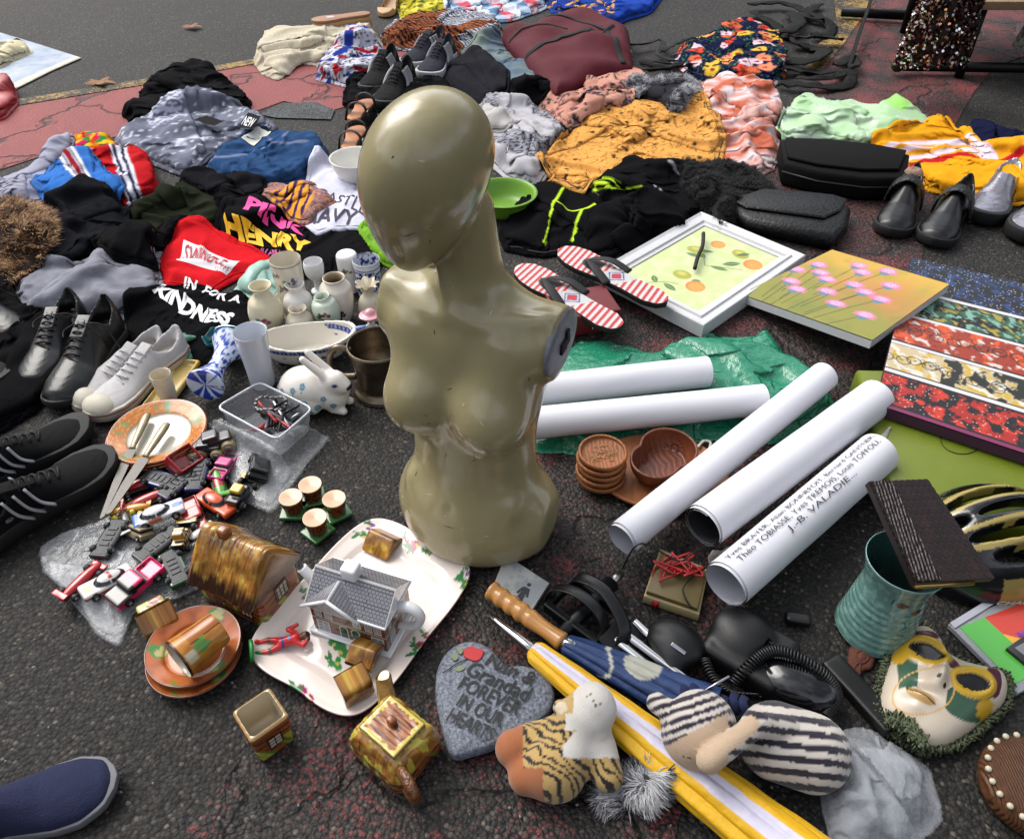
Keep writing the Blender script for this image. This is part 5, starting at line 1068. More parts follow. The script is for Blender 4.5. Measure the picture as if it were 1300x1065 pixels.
def c_shk(c, u, z, ins, H):
    for a, b in ((0, 0), (.004, .002), (-.004, .002), (0, -.004), (.004, -.003), (-.004, -.003)): c = mixc(c, ss(.0010, .0008, np.hypot(np.where(z > H * .97, u, 9) - a * 1.5, 0)) * 0, '#302a2a')
    return sprig(sprig(c, u, z, .006, H * .6, .007, '#7a6a6a'), u, z, -.004, H * .3, .006, '#8a7a7a')
sk_ = pot('salt_shaker', 'white domed salt shaker with tiny grey flowers', 'shaker', 446, 366, 320, 28, [(0, .02), (.85, .01), (.9, 0), (.93, .03), (.98, .5), (1, .85), (.9, .95), (.6, .985), (0, 1)], colf=c_shk, base='#d4d2d2', group=GS)
hz1 = np.array([(0, 0), (.5, 0), (-.5, 0), (0, .5), (0, -.5), (.4, .4), (-.4, -.4)]) * .011; V, F = join([xf(lathe([(0, .0008), (.0013, .0006), (.0015, 0)], 8), (x, y, 0)) for x, y in hz1]); obj('holes', V, F, M('black hole', ''), sk_, (0, 0, float(np.array([v.co.z for v in sk_.data.vertices]).max()) - .0008))
BLU = '#1c2c72'
def c_wil(c, u, z, ins, H):
    n = fbm(u * 90, z * 90, 3, 3); c = mixc(c, (n > -.02) & ((z < H * .8) | ins), BLU); return mixc(mixc(c, ss(.0016, .001, np.abs(z - H * .97)), '#b4b4b8'), ss(.0014, .001, np.abs(z - H * .84)) * ~ins, BLU)
pot('willow_tumbler', 'white tumbler densely printed with dark blue willow scenes', 'tumbler', 470, 372, 330, 36, TUM, colf=c_wil, base='#ccd0d8', group=GS)
def c_bel(c, u, z, ins, H):
    c = c * (1 - .06 * (np.sin(u * 900 + z * 500) > .6)[:, None]); return np.where(ins[:, None], c, sprig(c, u, z, .008, H * .42, .009, '#8a4a5a'))
pot('cream_vase', 'cream vase with a raised net texture and small pink flower', 'vase', 344, 422, 362, 46, VS, colf=c_bel, base='#ccc2a6', group='cream vases')
pot('milky_vase', 'translucent milky white vase with a red posy behind the small cream vase', 'vase', 384, 410, 360, 40, VS, colf=lambda c, u, z, ins, H: sprig(c, u, z, .012, H * .35, .008, '#8a4a3a', '#7a6a4a'), base='#d6d2ce', group='cream vases')
def c_rnd(c, u, z, ins, H):
    for x, y, s in ((.012, .38, .010), (.002, .55, .009), (.018, .28, .007), (.008, .2, .007)): c = np.where(ins[:, None], c, sprig(c, u, z, x, y * H, s, '#20284a', '#2a3a34', n=4))
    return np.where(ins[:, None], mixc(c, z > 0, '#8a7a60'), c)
pot('round_vase', 'cream ginger jar vase with dark blue flowers', 'vase', 432, 404, 352, 44, [(0, .03), (.6, .02), (.66, 0), (.72, .03), (.92, .28), (1, .55), (.95, .76), (.68, .88), (.58, .92), (.66, .98), (.62, 1), (.5, .96), (.48, .85), (.7, .6), (0, .3)], colf=c_rnd, base='#d2cabc', group='cream vases')
def c_mint(c, u, z, ins, H):
    for x, y in ((.002, .45), (.008, .3), (-.004, .2), (.006, .6)): c = np.where(ins[:, None], c, sprig(c, u, z, x, y * H, .008, '#6a3a4a', '#3a4a34'))
    return c
pot('mint_vase', 'pale mint ovoid vase with a thin flower spray leaning right', 'vase', 422, 418, 375, 36, [(0, .03), (.5, .02), (.56, 0), (.62, .03), (.9, .35), (1, .62), (.86, .84), (.5, .92), (.58, .98), (.54, 1), (.44, .96), (.42, .88), (.6, .6), (0, .3)], colf=c_mint, base='#bcc8b8', group='cream vases', tilt=(0, -.12, 0))
def c_smc(c, u, z, ins, H):
    return np.where(ins[:, None], c, sprig(sprig(c, u, z, 0, H * .35, .008, '#a08c7a', '#9a8a70'), u, z, .008, H * .25, .006, '#a08c7a', '#9a8a70'))
pot('small_cream_vase', 'small cream vase with wide mouth and raised leaves in front of the milky vase', 'vase', 384, 424, 391, 38, VS, colf=c_smc, base='#cec4ae', group='cream vases')
fv = pot('fluted_vase', 'cream vase with a fluted wavy rim next to the mannequin shoulder', 'vase', 472, 404, 360, 32, [(0, .03), (.6, .02), (.7, 0), (.8, .05), (1, .3), (.85, .55), (.5, .72), (.5, .85), (.85, 1), (.8, .99), (.42, .84), (.4, .7), (0, .4)], CRM, group='cream vases')
me = fv.data; co = np.array([v.co[:] for v in me.vertices]); H_ = co[:, 2].max(); k = np.clip((co[:, 2] / H_ - .75) / .25, 0, 1); th = np.arctan2(co[:, 1], co[:, 0]); co[:, :2] *= (1 + .18 * k * np.sin(th * 7))[:, None]; co[:, 2] += k * .002 * np.cos(th * 7); me.vertices.foreach_set('co', co.ravel())
# figurine
p = P(474, 432); e = empty('lady_figurine', 'small pink hatted china lady beside the mannequin shoulder', 'figurine', p)
s_ = upz(p, 388) / .1
def fig(nm, f, lo, hi, m): return sobj(nm, lambda X, Y, Z: f(X / s_, Y / s_, Z / s_) * s_, np.array(lo) * s_, np.array(hi) * s_, .0022, m, e)
fig('dress', lambda X, Y, Z: sm_min(cap(X, Y, Z, (0, 0, .005), (0, 0, .045), .026, .010), cap(X, Y, Z, (-.012, -.012, .045), (.012, -.014, .05), .007), .01), (-.04, -.04, 0), (.04, .04, .07), cer('pale figurine glaze', '#a8a8a8'))
fig('head', lambda X, Y, Z: np.minimum(ell(X, Y, Z, (0, -.002, .070), (.010, .011, .012)), cap(X, Y, Z, (0, 0, .052), (0, 0, .066), .005)), (-.02, -.02, .045), (.02, .02, .09), cer('skin glaze', '#b48c78'))
fig('bonnet', lambda X, Y, Z: sm_min(ell(X, Y, Z, (0, .002, .079), (.013, .014, .010)), ell(X, Y, Z, (0, -.004, .076), (.026, .024, .003)), .008), (-.04, -.04, .06), (.04, .04, .1), cer('pink glaze', '#b47a84'))
fig('black_box', lambda X, Y, Z: rbox(X, Y, Z, (.010, -.026, .03), (.009, .006, .014), .002), (-.01, -.04, .01), (.03, -.01, .05), cer('black glaze', '#0c0a0c'))
# sauce boat
p = P(392, 452); m = mpp(p); e = empty('sauce_boat', 'cream half moon sauce boat with a blue patterned band behind the rabbit', 'sauce boat', p, .15); Rr = 60 * m; Hh = .055
def bf(X, Y, Z):
    t = np.clip(Z / Hh, 0, 1); a, b = Rr * (.62 + .38 * t ** .6), Rr * .52 * (.6 + .4 * t ** .6); x = X - .008 * t; q = np.sqrt((x / a) ** 2 + (Y / b) ** 2) - 1; d = q * b * .8
    z1 = Hh + .012 * np.clip(np.abs(X) / Rr, 0, 1) ** 2; return np.maximum(np.maximum(sm_max(d, -Z, .008), Z - z1), -(np.maximum(d + .004, .006 - Z)))
def bc(V):
    c = np.tile(np.array(L('#d0cabe')), (len(V), 1)); t = V[:, 2] / Hh; q = np.hypot(V[:, 0] / Rr, V[:, 1] / (Rr * .52)); out = q > (.60 + .38 * np.clip(t, 0, 1) ** .6) - .045
    c = mixc(c, (np.abs(t - .86) < .10) & out, BLU); c = mixc(c, (np.abs(t - .86) < .06) & out & (np.sin(V[:, 0] * 700) > .2), '#7a86b0'); return mixc(c, (noise2(V[:, 0] * 60, V[:, 2] * 90, 2) > .33) & out & (t < .6), '#2a3a84')
sobj('bowl', bf, (-Rr * 1.15, -Rr * .65, -.003), (Rr * 1.15, Rr * .65, Hh + .02), .0026, GLZ, e, bc)
V, F = tube([(Rr * .98, 0, Hh * 1.1), (Rr * 1.25, 0, Hh * 1.15), (Rr * 1.3, 0, Hh * .7), (Rr * .95, 0, Hh * .35)], .006, 10, 5); obj('handle', V, F, cer('blue printed glaze', '#5a6a9a', var=.8, vs=150), e); put_disc(p[0], p[1], Rr * .5, .05)
pot('tall_white_cup', 'tall plain white tapering cup standing behind the plastic box', 'cup', 334, 486, 422, 43, [(0, .04), (.6, .02), (.7, 0), (.76, .04), (.84, .5), (1, .985), (.97, 1), (.93, .97), (.76, .5), (.66, .1), (0, .08)], cer('cool white glaze', '#c4c8d0'), n=48)
# delft candlestick on its side
a, l = dirw((268, 500), (300, 448), .03); p = P(262, 496, .03)
pr = smooth_prof([(0, .002), (.020, 0), (.026, .002), (.024, .008), (.014, .03), (.012, .05), (.016, .072), (.027, .092), (.0275, .095), (.023, .092), (0, .075)], 6); pr[:, :] *= l / .1 * 1.1
V, F = lathe(pr, 60); th = np.arctan2(V[:, 1], V[:, 0]); c = np.tile(np.array(L('#c4ccdc')), (len(V), 1)); c = mixc(c, (fbm(th * 2.2, V[:, 2] * 70, 3, 5) > .16), '#24409a')
for zz in (.006, .088, .093): c = mixc(c, ss(.001, .0008, np.abs(V[:, 2] - zz * l / .1 * 1.1)), '#1c2c72')
V, F = xf((V, F), (0, 0, 0), (0, PI / 2, 0)); V[:, 2] -= V[:, 2].min(); o = obj('delft_vase', V, F, GLZ, None, (p[0], p[1], .0), rz=a, col=c); tag(o, 'blue and white delft waisted vase lying on its side', 'vase')
# teal glass basket
p = P(292, 440); e = empty('glass_basket', 'teal blue glass basket behind the delft vase', 'basket', p); gl = M('teal glass', '#3a98a4', .05, trans=.75, ior=1.45)
V, F = lathe(smooth_prof([(0, .004), (.030, .002), (.034, .0), (.040, .012), (.048, .028), (.046, .029), (.037, .013), (.030, .007), (0, .008)]), 48, 1.15, .8); V[:, 2] += .006 * np.sin(np.arctan2(V[:, 1], V[:, 0]) * 8) * (V[:, 2] > .02); obj('bowl', V, F, gl, e)
V, F = tube([(-.03, 0, .02), (-.02, .01, .045), (.02, .01, .045), (.05, 0, .025), (.08, .015, .02)], .004, 8, 5); obj('handle', V, F, gl, e)
V, F = lathe(smooth_prof([(0, .002), (.024, .0), (.034, .02), (.032, .021), (0, .006)]), 32, 1, .8); obj('foot_dish', *xf((V, F), (.055, .03, 0)), gl, e)
SPR = 1.
# ---------------------------------------------------------------- rabbit
p = P(408, 513); a = math.radians(-14); e = empty('china_rabbit', 'white china rabbit painted with small blue flowers', 'rabbit ornament', p, a); S = 1.22
def rab(X, Y, Z):
    X, Y, Z = X / S, Y / S, Z / S
    d = ell(X, Y, Z, (-.012, 0, .036), (.050, .034, .037)); d = sm_min(d, ell(X, Y, Z, (-.036, 0, .028), (.030, .034, .028)), .02)
    d = sm_min(d, ell(X, Y, Z, (.026, 0, .026), (.026, .026, .027)), .012); d = sm_min(d, ell(X, Y, Z, (.034, -.002, .060), (.021, .018, .019)), .010)
    d = sm_min(d, ell(X, Y, Z, (.051, -.003, .053), (.013, .012, .011)), .010)
    for s in (-1, 1):
        d = sm_min(d, cap(X, Y, Z, (.020, s * .008, .072), (-.012, s * .010, .102), .0075, .0055), .005); d = sm_min(d, ell(X, Y, Z, (-.012, s * .028, .018), (.026, .012, .018)), .006)
        d = sm_min(d, cap(X, Y, Z, (.030, s * .014, .008), (.048, s * .014, .006), .008, .0065), .006)
    d = sm_min(d, ell(X, Y, Z, (-.064, 0, .024), (.012, .012, .012)), .006)
    return sm_max(d, -Z, .003) * S
def rabc(V):
    X, Y, Z = (V / S).T; c = np.tile(np.array(L('#d4cec6')), (len(V), 1)); r = np.random.default_rng(4)
    for x, z in ((-.05, .042), (-.028, .05), (-.03, .024), (-.008, .030), (-.012, .058), (.012, .022), (.022, .038), (.036, .024), (-.052, .02), (.0, .012)):
        for k in range(5): b = k * 2 * PI / 5; c = mixc(c, ss(.0032, .001, np.hypot(X - x - .003 * math.cos(b), Z - z - .003 * math.sin(b)) * 1.3), '#4a8aa0')
        c = mixc(c, ss(.0014, .0008, np.hypot(X - x, Z - z)), '#b89a4a'); c = mixc(c, ss(.0007, .0006, seg_d(X, Z, (x, z - .004), (x - .001, z - .010))), '#4a7a5a')
    for k in (-1, 1): pass
    e_ = np.hypot((X - .042) / 1.5, (Z - .063)); c = mixc(c, ss(.0034, .001, e_) * (abs(Y) > .008), '#3a5a84'); c = mixc(c, ss(.0016, .0008, e_) * (abs(Y) > .008), '#0c0c14')
    c = mixc(c, ss(.0038, .001, np.hypot(X - .0625, Z - .055)), '#141018'); return c
sobj('body', rab, (-.1, -.056, -.004), (.088, .056, .14), .0023, GLZ, e, rabc); put_disc(p[0], p[1], .04, .06)
# pewter tankard
p = P(486, 492); e = empty('pewter_tankard', 'old pewter tankard with its handle at left, partly behind the mannequin chest', 'tankard', p); pw = M('tarnished pewter', '#6a5f50', .32, .9, var=.35, vs=35, bump=.2, bs=200); pwi = M('brassy pewter inside', '#a07a50', .3, .9, var=.2)
m = mpp(p); R = 36 * m; H = .115
V, F = lathe(smooth_prof([(0, .004), (R * .95, .002), (R * 1.02, 0), (R * 1.02, .006), (R * .86, .016), (R * .84, .03), (R * .88, H * .6), (R * 1.0, H * .97), (R * 1.03, H), (R * .96, H), (R * .82, H * .5), (0, H * .1)], 5), 56); obj('body', V, F, pw, e)
V, F = tube([(-R * .92, 0, H * .88), (-R * 1.45, 0, H * .92), (-R * 1.72, 0, H * .6), (-R * 1.45, 0, H * .3), (-R * .86, 0, H * .28)], .007, 10, 6); obj('handle', V, F, pw, e)
# white bowl beside head
p = P(452, 236); pot('white_bowl', 'plain white bowl half hidden behind the mannequin face', 'bowl', 455, 232, 200, 68, [(0, .05), (.4, .02), (.45, 0), (.5, .08), (.8, .45), (1, .97), (.97, 1), (.93, .95), (.7, .45), (.3, .15), (0, .14)], cer('bone china white', '#d2d0c8'))
pot('lime_bowl', 'lime green plastic bowl right of the mannequin neck', 'bowl', 640, 268, 244, 84, [(0, .1), (.5, .03), (.6, 0), (.72, .2), (.95, .85), (1.05, .97), (1.05, 1), (.95, .96), (.66, .25), (0, .2)], M('lime plastic', '#5f8a22', .4))
# ---------------------------------------------------------------- plastic box of pens
q = [(275, 518), (330, 486), (398, 520), (352, 560)]; zt_ = .058; W = np.array([P(x, y, zt_)[:2] for x, y in q]); c0 = W.mean(0); W = W - c0
def rnd(pl, r=.012, n=5):
    out = []; k = len(pl)
    for i in range(k):
        a_, b_, c_ = pl[i - 1], pl[i], pl[(i + 1) % k]; d1 = (a_ - b_) / np.linalg.norm(a_ - b_) * r; d2 = (c_ - b_) / np.linalg.norm(c_ - b_) * r
        for t in np.linspace(0, 1, n): out.append((1 - t) ** 2 * (b_ + d1) + 2 * t * (1 - t) * b_ + t * t * (b_ + d2))
    return np.array(out)
e = empty('plastic_box', 'clear plastic box full of pens and cutlery', 'box', (c0[0], c0[1], .002)); cp = M('clear plastic', '#b8bcc2', .12, trans=.3, ior=1.2, alpha=.5); cpe = M('clear plastic rim', '#b8bcc4', .15, trans=.4, ior=1.3, alpha=.85)
R0 = rnd(W, .016); rings = [(.84, .002), (.86, .004), (.93, .03), (.975, zt_ - .004), (.985, zt_)]; V = np.vstack([np.column_stack([R0 * s, np.full(len(R0), z)]) for s, z in rings]); F = grid_faces(len(rings), len(R0), True).tolist() + [list(range(len(R0)))[::-1]]
obj('body', V, F, cp, e); V, F = tube([(x, y, zt_) for x, y in list(R0 * .99) + [R0[0] * .99]], .0028, 6, 1, caps=False); obj('rim', V, F, cpe, e); put_poly(W + c0, .05)
r = np.random.default_rng(12)
for i in range(26):
    a = r.uniform(0, PI) if i > 8 else 2.3 + r.normal(0, .3); c = W[[0, 1, 2, 3]].mean(0) + r.uniform(-.5, .5, 2) * np.array([.045, .04]) + (.008, .004); ln = r.uniform(.03, .045); z0 = r.uniform(.012, .05)
    cc = [('black_pen', '#101012', .4, 0), ('steel_pen', '#a0a0a4', .25, .9), ('grey_pen', '#5c6068', .4, 0), ('red_pen', '#8c1418', .4, 0), ('black_pen', '#0c0c0e', .3, 0)][i % 5]
    V, F = tube([(-ln, 0, 0), (-ln * .85, 0, 0), (ln * .8, 0, 0), (ln, 0, 0)], [.0015, .0035, .0035, .0010], 8, 1, smooth=False)
    o = obj(cc[0].split('_')[0] + '_pen', V, F, M(cc[0], cc[1], cc[2], cc[3]), None, (c0[0] + c[0], c0[1] + c[1], z0), rot=(0, r.normal(0, .3), a)); tag(o, {'black': 'black pen among the jumble inside the clear plastic box', 'steel': 'shiny steel pen among the jumble inside the clear plastic box', 'grey': 'grey pen among the jumble inside the clear plastic box', 'red': 'red pen inside the clear plastic box'}[cc[0].split('_')[0]], 'pen', 'pens in the plastic box')
# steel watch strap in the box
V, F = join([xf(box(.010, .006, .003, .001), (.03 * math.cos(t), .022 * math.sin(t), .056 + .004 * math.sin(3 * t)), (0, 0, t + PI / 2)) for t in np.linspace(0, 2 * PI, 19)[:-1]]); o = obj('watch_strap', V, F, M('dark steel', '#4a4a4c', .3, .9), None, (c0[0] + .005, c0[1] + .018, .004)); tag(o, 'dark linked metal strap lying on the pens in the plastic box', 'watch strap')
# yellow tray with cup
a, l = dirw((192, 528), (240, 462), .01); p = P(216, 497, 0)
def tf(X, Y, Z):
    d = rbox(X, Y, Z, (0, 0, .008), (l * .56, .028, .008), .006); return np.maximum(d, -rbox(X, Y, Z, (0, 0, .016), (l * .52, .022, .011), .006))
def tcf(V): c = np.tile(np.array(L('#b09a60')), (len(V), 1)); return mixc(c, (fbm(V[:, 0] * 40, V[:, 1] * 40, 3, 2) > .05) & (abs(V[:, 1]) > .012), '#b8942c')
o = sobj('sandwich_tray', tf, (-l * .6, -.034, -.004), (l * .6, .034, .02), .0024, GLZ, None, tcf, loc=p, rz=a); tag(o, 'narrow yellow and cream patterned tray right of the white sneakers', 'tray'); put_disc(p[0], p[1], .03, .012)
pot('small_cup', 'little cream cup standing on the narrow yellow tray', 'cup', 214, 505, 476, 27, [(0, .05), (.75, .02), (.8, 0), (.85, .05), (1, .98), (.95, 1), (.9, .95), (.75, .1), (0, .08)], CRM, z=.007)
# ---------------------------------------------------------------- orange plates with cake knives
def platec(V, R):
    x, y = V[:, 0], V[:, 1]; r_ = np.hypot(x, y); th = np.arctan2(y, x); c = np.tile(np.array(L('#b4b0a0')), (len(V), 1)); o_ = r_ > R * .66
    c = mixc(c, o_, '#a8642c'); c = mixc(c, o_ & (np.abs(noise2(th * 5, r_ * 110, 3)) < .09), '#b88a50'); 
    for k in range(5):
        t0 = k * 1.256 + .5; c = mixc(c, o_ & (np.hypot((((th - t0 + PI) % (2 * PI)) - PI) * R, (r_ - R * .82) * 1.2) < R * .22) & (fbm(x * 50, y * 50, 2, 4) > -.12), '#6a8050')
    return mixc(c, ss(.0015, .001, np.abs(r_ - R * .99)), '#8a3c1c')
def plate(name, label, px, py, wpx, z, group, colf, parent=None):
    p = P(px, py, z); R = wpx * mpp(p) / 2; rr_ = np.array([0, .5, .62, .70, .85, 1, 1.005, .98, .84, .68, .6, .3, 0]); zz = np.array([.0, 0, .001, .006, .011, .016, .0175, .0185, .014, .0085, .004, .003, .003])
    q = smooth_prof(np.column_stack([rr_ * R, zz]), 6); V, F = lathe(q, 90); o = obj(name, V, F, GLZ, parent, p if parent is None else None, col=colf(V, R)); put_disc(p[0], p[1], R * .9, z + .012)
    return tag(o, label, 'plate', group)
G = 'orange bordered plates'
plate('dinner_plate', 'lowest orange bordered plate under the cake knives', 202, 561, 120, 0, G, platec); plate('dinner_plate', 'middle plate of the orange bordered stack', 201, 558, 118, .008, G, platec); plate('dinner_plate', 'top orange bordered plate with the two knives lying on it', 203, 554, 118, .016, G, platec)
stl = M('brushed steel', '#4c4a48', .45, .8, var=.1, vs=30, bump=.2, bs=300); hnd = M('aged silver plate', '#847a64', .35, .8, var=.3, vs=60)
def knife(label, hd, md, tip, bw_, z1=.034):
    a, l = dirw(hd, tip, z1); p = P(*hd, z1); _, l1 = dirw(hd, md, z1); e = empty('cake_knife', label, 'knife', p, a, 'silver handled cake knives', rot=(0, .03, a))
    V, F = tube([(0, 0, 0), (l1 * .15, 0, 0), (l1 * .6, 0, 0), (l1 * .92, 0, 0), (l1, 0, 0)], [.007, .0085, .0075, .0055, .007], 12, 4, flat=.65); obj('handle', V, F, hnd, e)
    q = [(l1, -.004), (l1 + .006, -bw_), (l1 + (l - l1) * .5, -bw_ * .9), (l - .004, -bw_ * .3), (l, 0), (l - .006, bw_ * .5), (l1 + (l - l1) * .5, bw_ * .8), (l1 + .008, bw_), (l1, .004)]
    V, F = prism(q, -.0008, .0008); obj('blade', V, F, stl, e, smooth=False)
knife('silver handled cake knife lying on the left across the orange plate', (187, 526), (168, 568), (126, 655), .009); knife('silver handled cake slice crossing the right knife on the orange plate', (212, 538), (180, 578), (134, 650), .011, .038)
# ================================================================ clear bags under the toys
BAG = M('clear polythene', '#c4c8cc', .18, trans=.0, alpha=.22, spec=1., coat=.5, b2=.9, b2s=60)
cloth('polythene_bag', 'crumpled clear polythene bag under the toy cars', 'plastic bag', [(50, 692), (90, 672), (126, 660), (170, 640), (230, 650), (268, 690), (262, 740), (212, 760), (168, 778), (150, 818), (120, 800), (84, 752), (56, 724)], BAG, h=.012, amp=.008, seed=61, t=.001, g=.4, layers=2, wob=.004, bend=.04)
cloth('polythene_bag', 'flat clear polythene bag sticking out under the plastic box', 'plastic bag', [(262, 530), (300, 548), (350, 566), (400, 546), (418, 548), (390, 580), (360, 618), (342, 642), (310, 628), (280, 590)], BAG, h=.008, amp=.006, seed=62, t=.001, g=.3, layers=1, wob=.003, bend=.04)
# ================================================================ toy cars
WHL = M('toy tyre', '#0c0c0c', .6); HUB = M('chromed plastic', '#8a8a8c', .25, .8); GLS = M('tinted toy window', '#0e1418', .1, coat=.5); CHS = M('grey toy chassis', '#2c2e30', .5, bump=.5, bs=300)
def toy(label, px, py, deg, col, kind='car', z=.0, flip=None, sc=1., deco=None, wc=None, name='toy_car'):
    sc *= 1.12; a = math.radians(deg); p0 = P(px, py, z + .012); gz = float(gsample(p0[0], p0[1])) if z == 0 else z; p = P(px, py, gz + .01); zz = gz * .75; p[2] = zz
    rot = {'over': (PI, 0, a), 'side': (PI / 2, 0, a), 'tip': (.5, .15, a), 'nose': (0, -.9, a)}.get(flip, (random.Random(px).uniform(-.12, .12), random.Random(py).uniform(-.12, .12), a))
    lift = {'over': .022, 'side': .014, 'nose': .03}.get(flip, 0) * sc; e = empty(name, label, 'toy car', (p[0], p[1], zz + lift), a, 'toy cars on the clear bag', rot=rot)
    Lh, W, r = .037 * sc, .0155 * sc, .0058 * sc; wb = .022 * sc; gr = r * .7
    if kind in ('truck', 'jeep'): W *= 1.05
    if kind == 'monster': r *= 2.0; gr = r * 1.1
    if kind == 'loader': r *= 1.4
    def f(X, Y, Z):
        Z = Z - gr
        if kind in ('car', 'rally'): d = rbox(X, Y, Z, (0, 0, .0055 * sc), (Lh, W, .0055 * sc), .004 * sc); d = sm_min(d, ell(X, Y, Z, (-.004 * sc, 0, .011 * sc), (.021 * sc, W * .84, .0085 * sc)), .003 * sc)
        elif kind == 'truck': d = rbox(X, Y, Z, (0, 0, .006 * sc), (Lh, W, .006 * sc), .003 * sc); d = sm_min(d, rbox(X, Y, Z, (.004 * sc, 0, .014 * sc), (.012 * sc, W * .9, .007 * sc), .003 * sc), .002 * sc); d = np.maximum(d, -rbox(X, Y, Z, (-.024 * sc, 0, .013 * sc), (.011 * sc, W * .8, .006 * sc), .001))
        elif kind == 'jeep': d = rbox(X, Y, Z, (0, 0, .006 * sc), (Lh * .85, W, .006 * sc), .002 * sc); d = sm_min(d, rbox(X, Y, Z, (-.008 * sc, 0, .014 * sc), (.018 * sc, W * .92, .009 * sc), .002 * sc), .001 * sc)
        elif kind == 'dump': d = rbox(X, Y, Z, (.024 * sc, 0, .011 * sc), (.011 * sc, W, .011 * sc), .002 * sc); t = rbox(X, Y, Z, (-.012 * sc, 0, .016 * sc), (.022 * sc, W * 1.15, .011 * sc), .001); t = np.maximum(t, -rbox(X, Y, Z, (-.012 * sc, 0, .022 * sc), (.019 * sc, W * .95, .012 * sc), .001)); d = np.minimum(d, t)
        elif kind == 'racer': d = ell(X, Y, Z, (0, 0, .005 * sc), (Lh, W * .6, .007 * sc)); d = np.minimum(d, rbox(X, Y, Z, (-.031 * sc, 0, .014 * sc), (.005 * sc, W * .95, .0012 * sc), .001)); d = np.minimum(d, rbox(X, Y, Z, (.033 * sc, 0, .003 * sc), (.005 * sc, W, .0012 * sc), .001)); d = sm_min(d, rbox(X, Y, Z, (-.031 * sc, 0, .010 * sc), (.002 * sc, W * .3, .005 * sc), .001), .002)
        elif kind == 'monster': d = rbox(X, Y, Z, (0, 0, .010 * sc), (Lh * .8, W * .8, .005 * sc), .002 * sc); d = sm_min(d, rbox(X, Y, Z, (0, 0, .018 * sc), (.012 * sc, W * .75, .006 * sc), .002 * sc), .002 * sc)
        else: d = rbox(X, Y, Z, (-.01 * sc, 0, .010 * sc), (.02 * sc, W * .7, .008 * sc), .002 * sc); d = np.minimum(d, rbox(X, Y, Z, (-.008 * sc, 0, .022 * sc), (.009 * sc, W * .6, .008 * sc), .001)); d = np.minimum(d, np.maximum(rbox(X, Y, Z, (.032 * sc, 0, .005 * sc), (.007 * sc, W * 1.15, .008 * sc), .001), -ell(X, Y, Z, (.040 * sc, 0, .008 * sc), (.008 * sc, W * 1.1, .006 * sc))))
        for sx in (-1, 1): d = np.maximum(d, -np.maximum(np.hypot(X - sx * wb, Z - (r - gr)) - r * 1.15, np.abs(np.abs(Y) - W) - .004 * sc))
        return d
    base_c = np.array(L(col))
    def cf(V):
        c = np.tile(base_c, (len(V), 1)); x, y, z_ = V[:, 0] / sc, V[:, 1] / sc, (V[:, 2] - gr) / sc
        if kind in ('car', 'rally'): win = (z_ > .0118) & (z_ < .0165) & (x > -.026) & (x < .019); c[win] = L('#10161a'); pill = win & (np.abs(x + .003) < .0012); c[pill] = base_c
        if kind in ('truck', 'jeep', 'monster', 'dump'): zc = {'truck': .015, 'jeep': .017, 'monster': .019, 'dump': .015}[kind]; c[(np.abs(z_ - zc) < .003) & (x > (-.03 if kind != 'dump' else .02))] = L('#10161a')
        if deco: c = deco(c, x, y, z_)
        return c
    b = .046 * sc; sobj('body', f, (-b, -W * 1.35, -.002), (b, W * 1.35, gr + .034 * sc), .0017 * sc, M('toy enamel', '', .22, vc=True, coat=.4), e, cf)
    V, F = box(Lh * 1.8, W * 1.5, .003, .001, (0, 0, gr + .0008)); rr_ = [xf(box(.006 * sc, W * .9, .003 * sc, .0005), (x * sc, 0, gr - .0005)) for x in (-.014, -.004, .006, .016)]; V, F = join([(V, F)] + rr_); obj('chassis', V, F, CHS, e)
    wm = M('toy wheel ' + (wc or 'black'), wc or '#0c0c0c', .55)
    for sx in (-1, 1):
        for sy in (-1, 1):
            o_ = W * (1.0 if kind != 'monster' else 1.0); wd = .0035 * sc * (2.0 if kind == 'monster' else 1)
            V, F = lathe([(0, -wd), (r * .85, -wd), (r, -wd * .5), (r, wd * .5), (r * .85, wd), (0, wd)], 18); V, F = xf((V, F), (0, 0, 0), (PI / 2, 0, 0)); wo = obj('wheel', V, F, wm, e, (sx * wb, sy * (o_ - wd * .5), r), sharp=40)
            V, F = lathe([(0, .0012), (r * .5, .001), (r * .55, 0)], 12); obj('hub', *xf((V, F), (0, sy * wd * 1.05, 0), (-sy * PI / 2, 0, 0)), HUB, wo)
    gput(p[0] + np.array([-.015, 0, .015]), p[1] + np.array([0, 0, 0]), zz + np.array([.014, .018, .014])); return e
def d_police(c, x, y, z): c[(np.abs(x + .006) < .009) & (z < .0115) & (np.abs(y) > .012) & (z > .004)] = L('#a85a34'); c[(x > .020) & (z > .0095) & (np.hypot((x - .027) / 1.4, y) < .006)] = L('#2c4a9a'); c[(x < -.028) & (z > .009)] = L('#34609c'); return c
def d_rally(c, x, y, z): c[(x > .018) & (z > .009) & (np.hypot(x - .027, y) < .007)] = L('#a8904a'); c[(z > .0175) & (np.abs(x + .004) < .003) & (np.abs(y) < .007)] = L('#8c1418'); c[(np.abs(z - .006) < .0015) & (np.abs(y) > .012)] = L('#8c1418'); return c
def d_rank(c, x, y, z): c[(np.abs(x) < .010) & (z > .008) & (np.abs(y) < .011)] = L('#8c2018'); return c
toy('red and black upturned tipper truck leaning on the orange plate', 236, 583, 60, '#8c1c20', 'dump', flip='tip', sc=1.1)
toy('dark blue toy car standing on its nose beside the red tipper', 252, 605, 95, '#16204a', 'car', flip='over')
toy('beige wheeled monster truck next to the plastic box', 273, 568, 20, '#1c1c1e', 'monster', sc=1.1, wc='#8a7a58')
toy('second monster truck with big sandy tyres, just above the pink pickup', 262, 574, 8, '#26262a', 'monster', sc=.9, wc='#8a7a58')
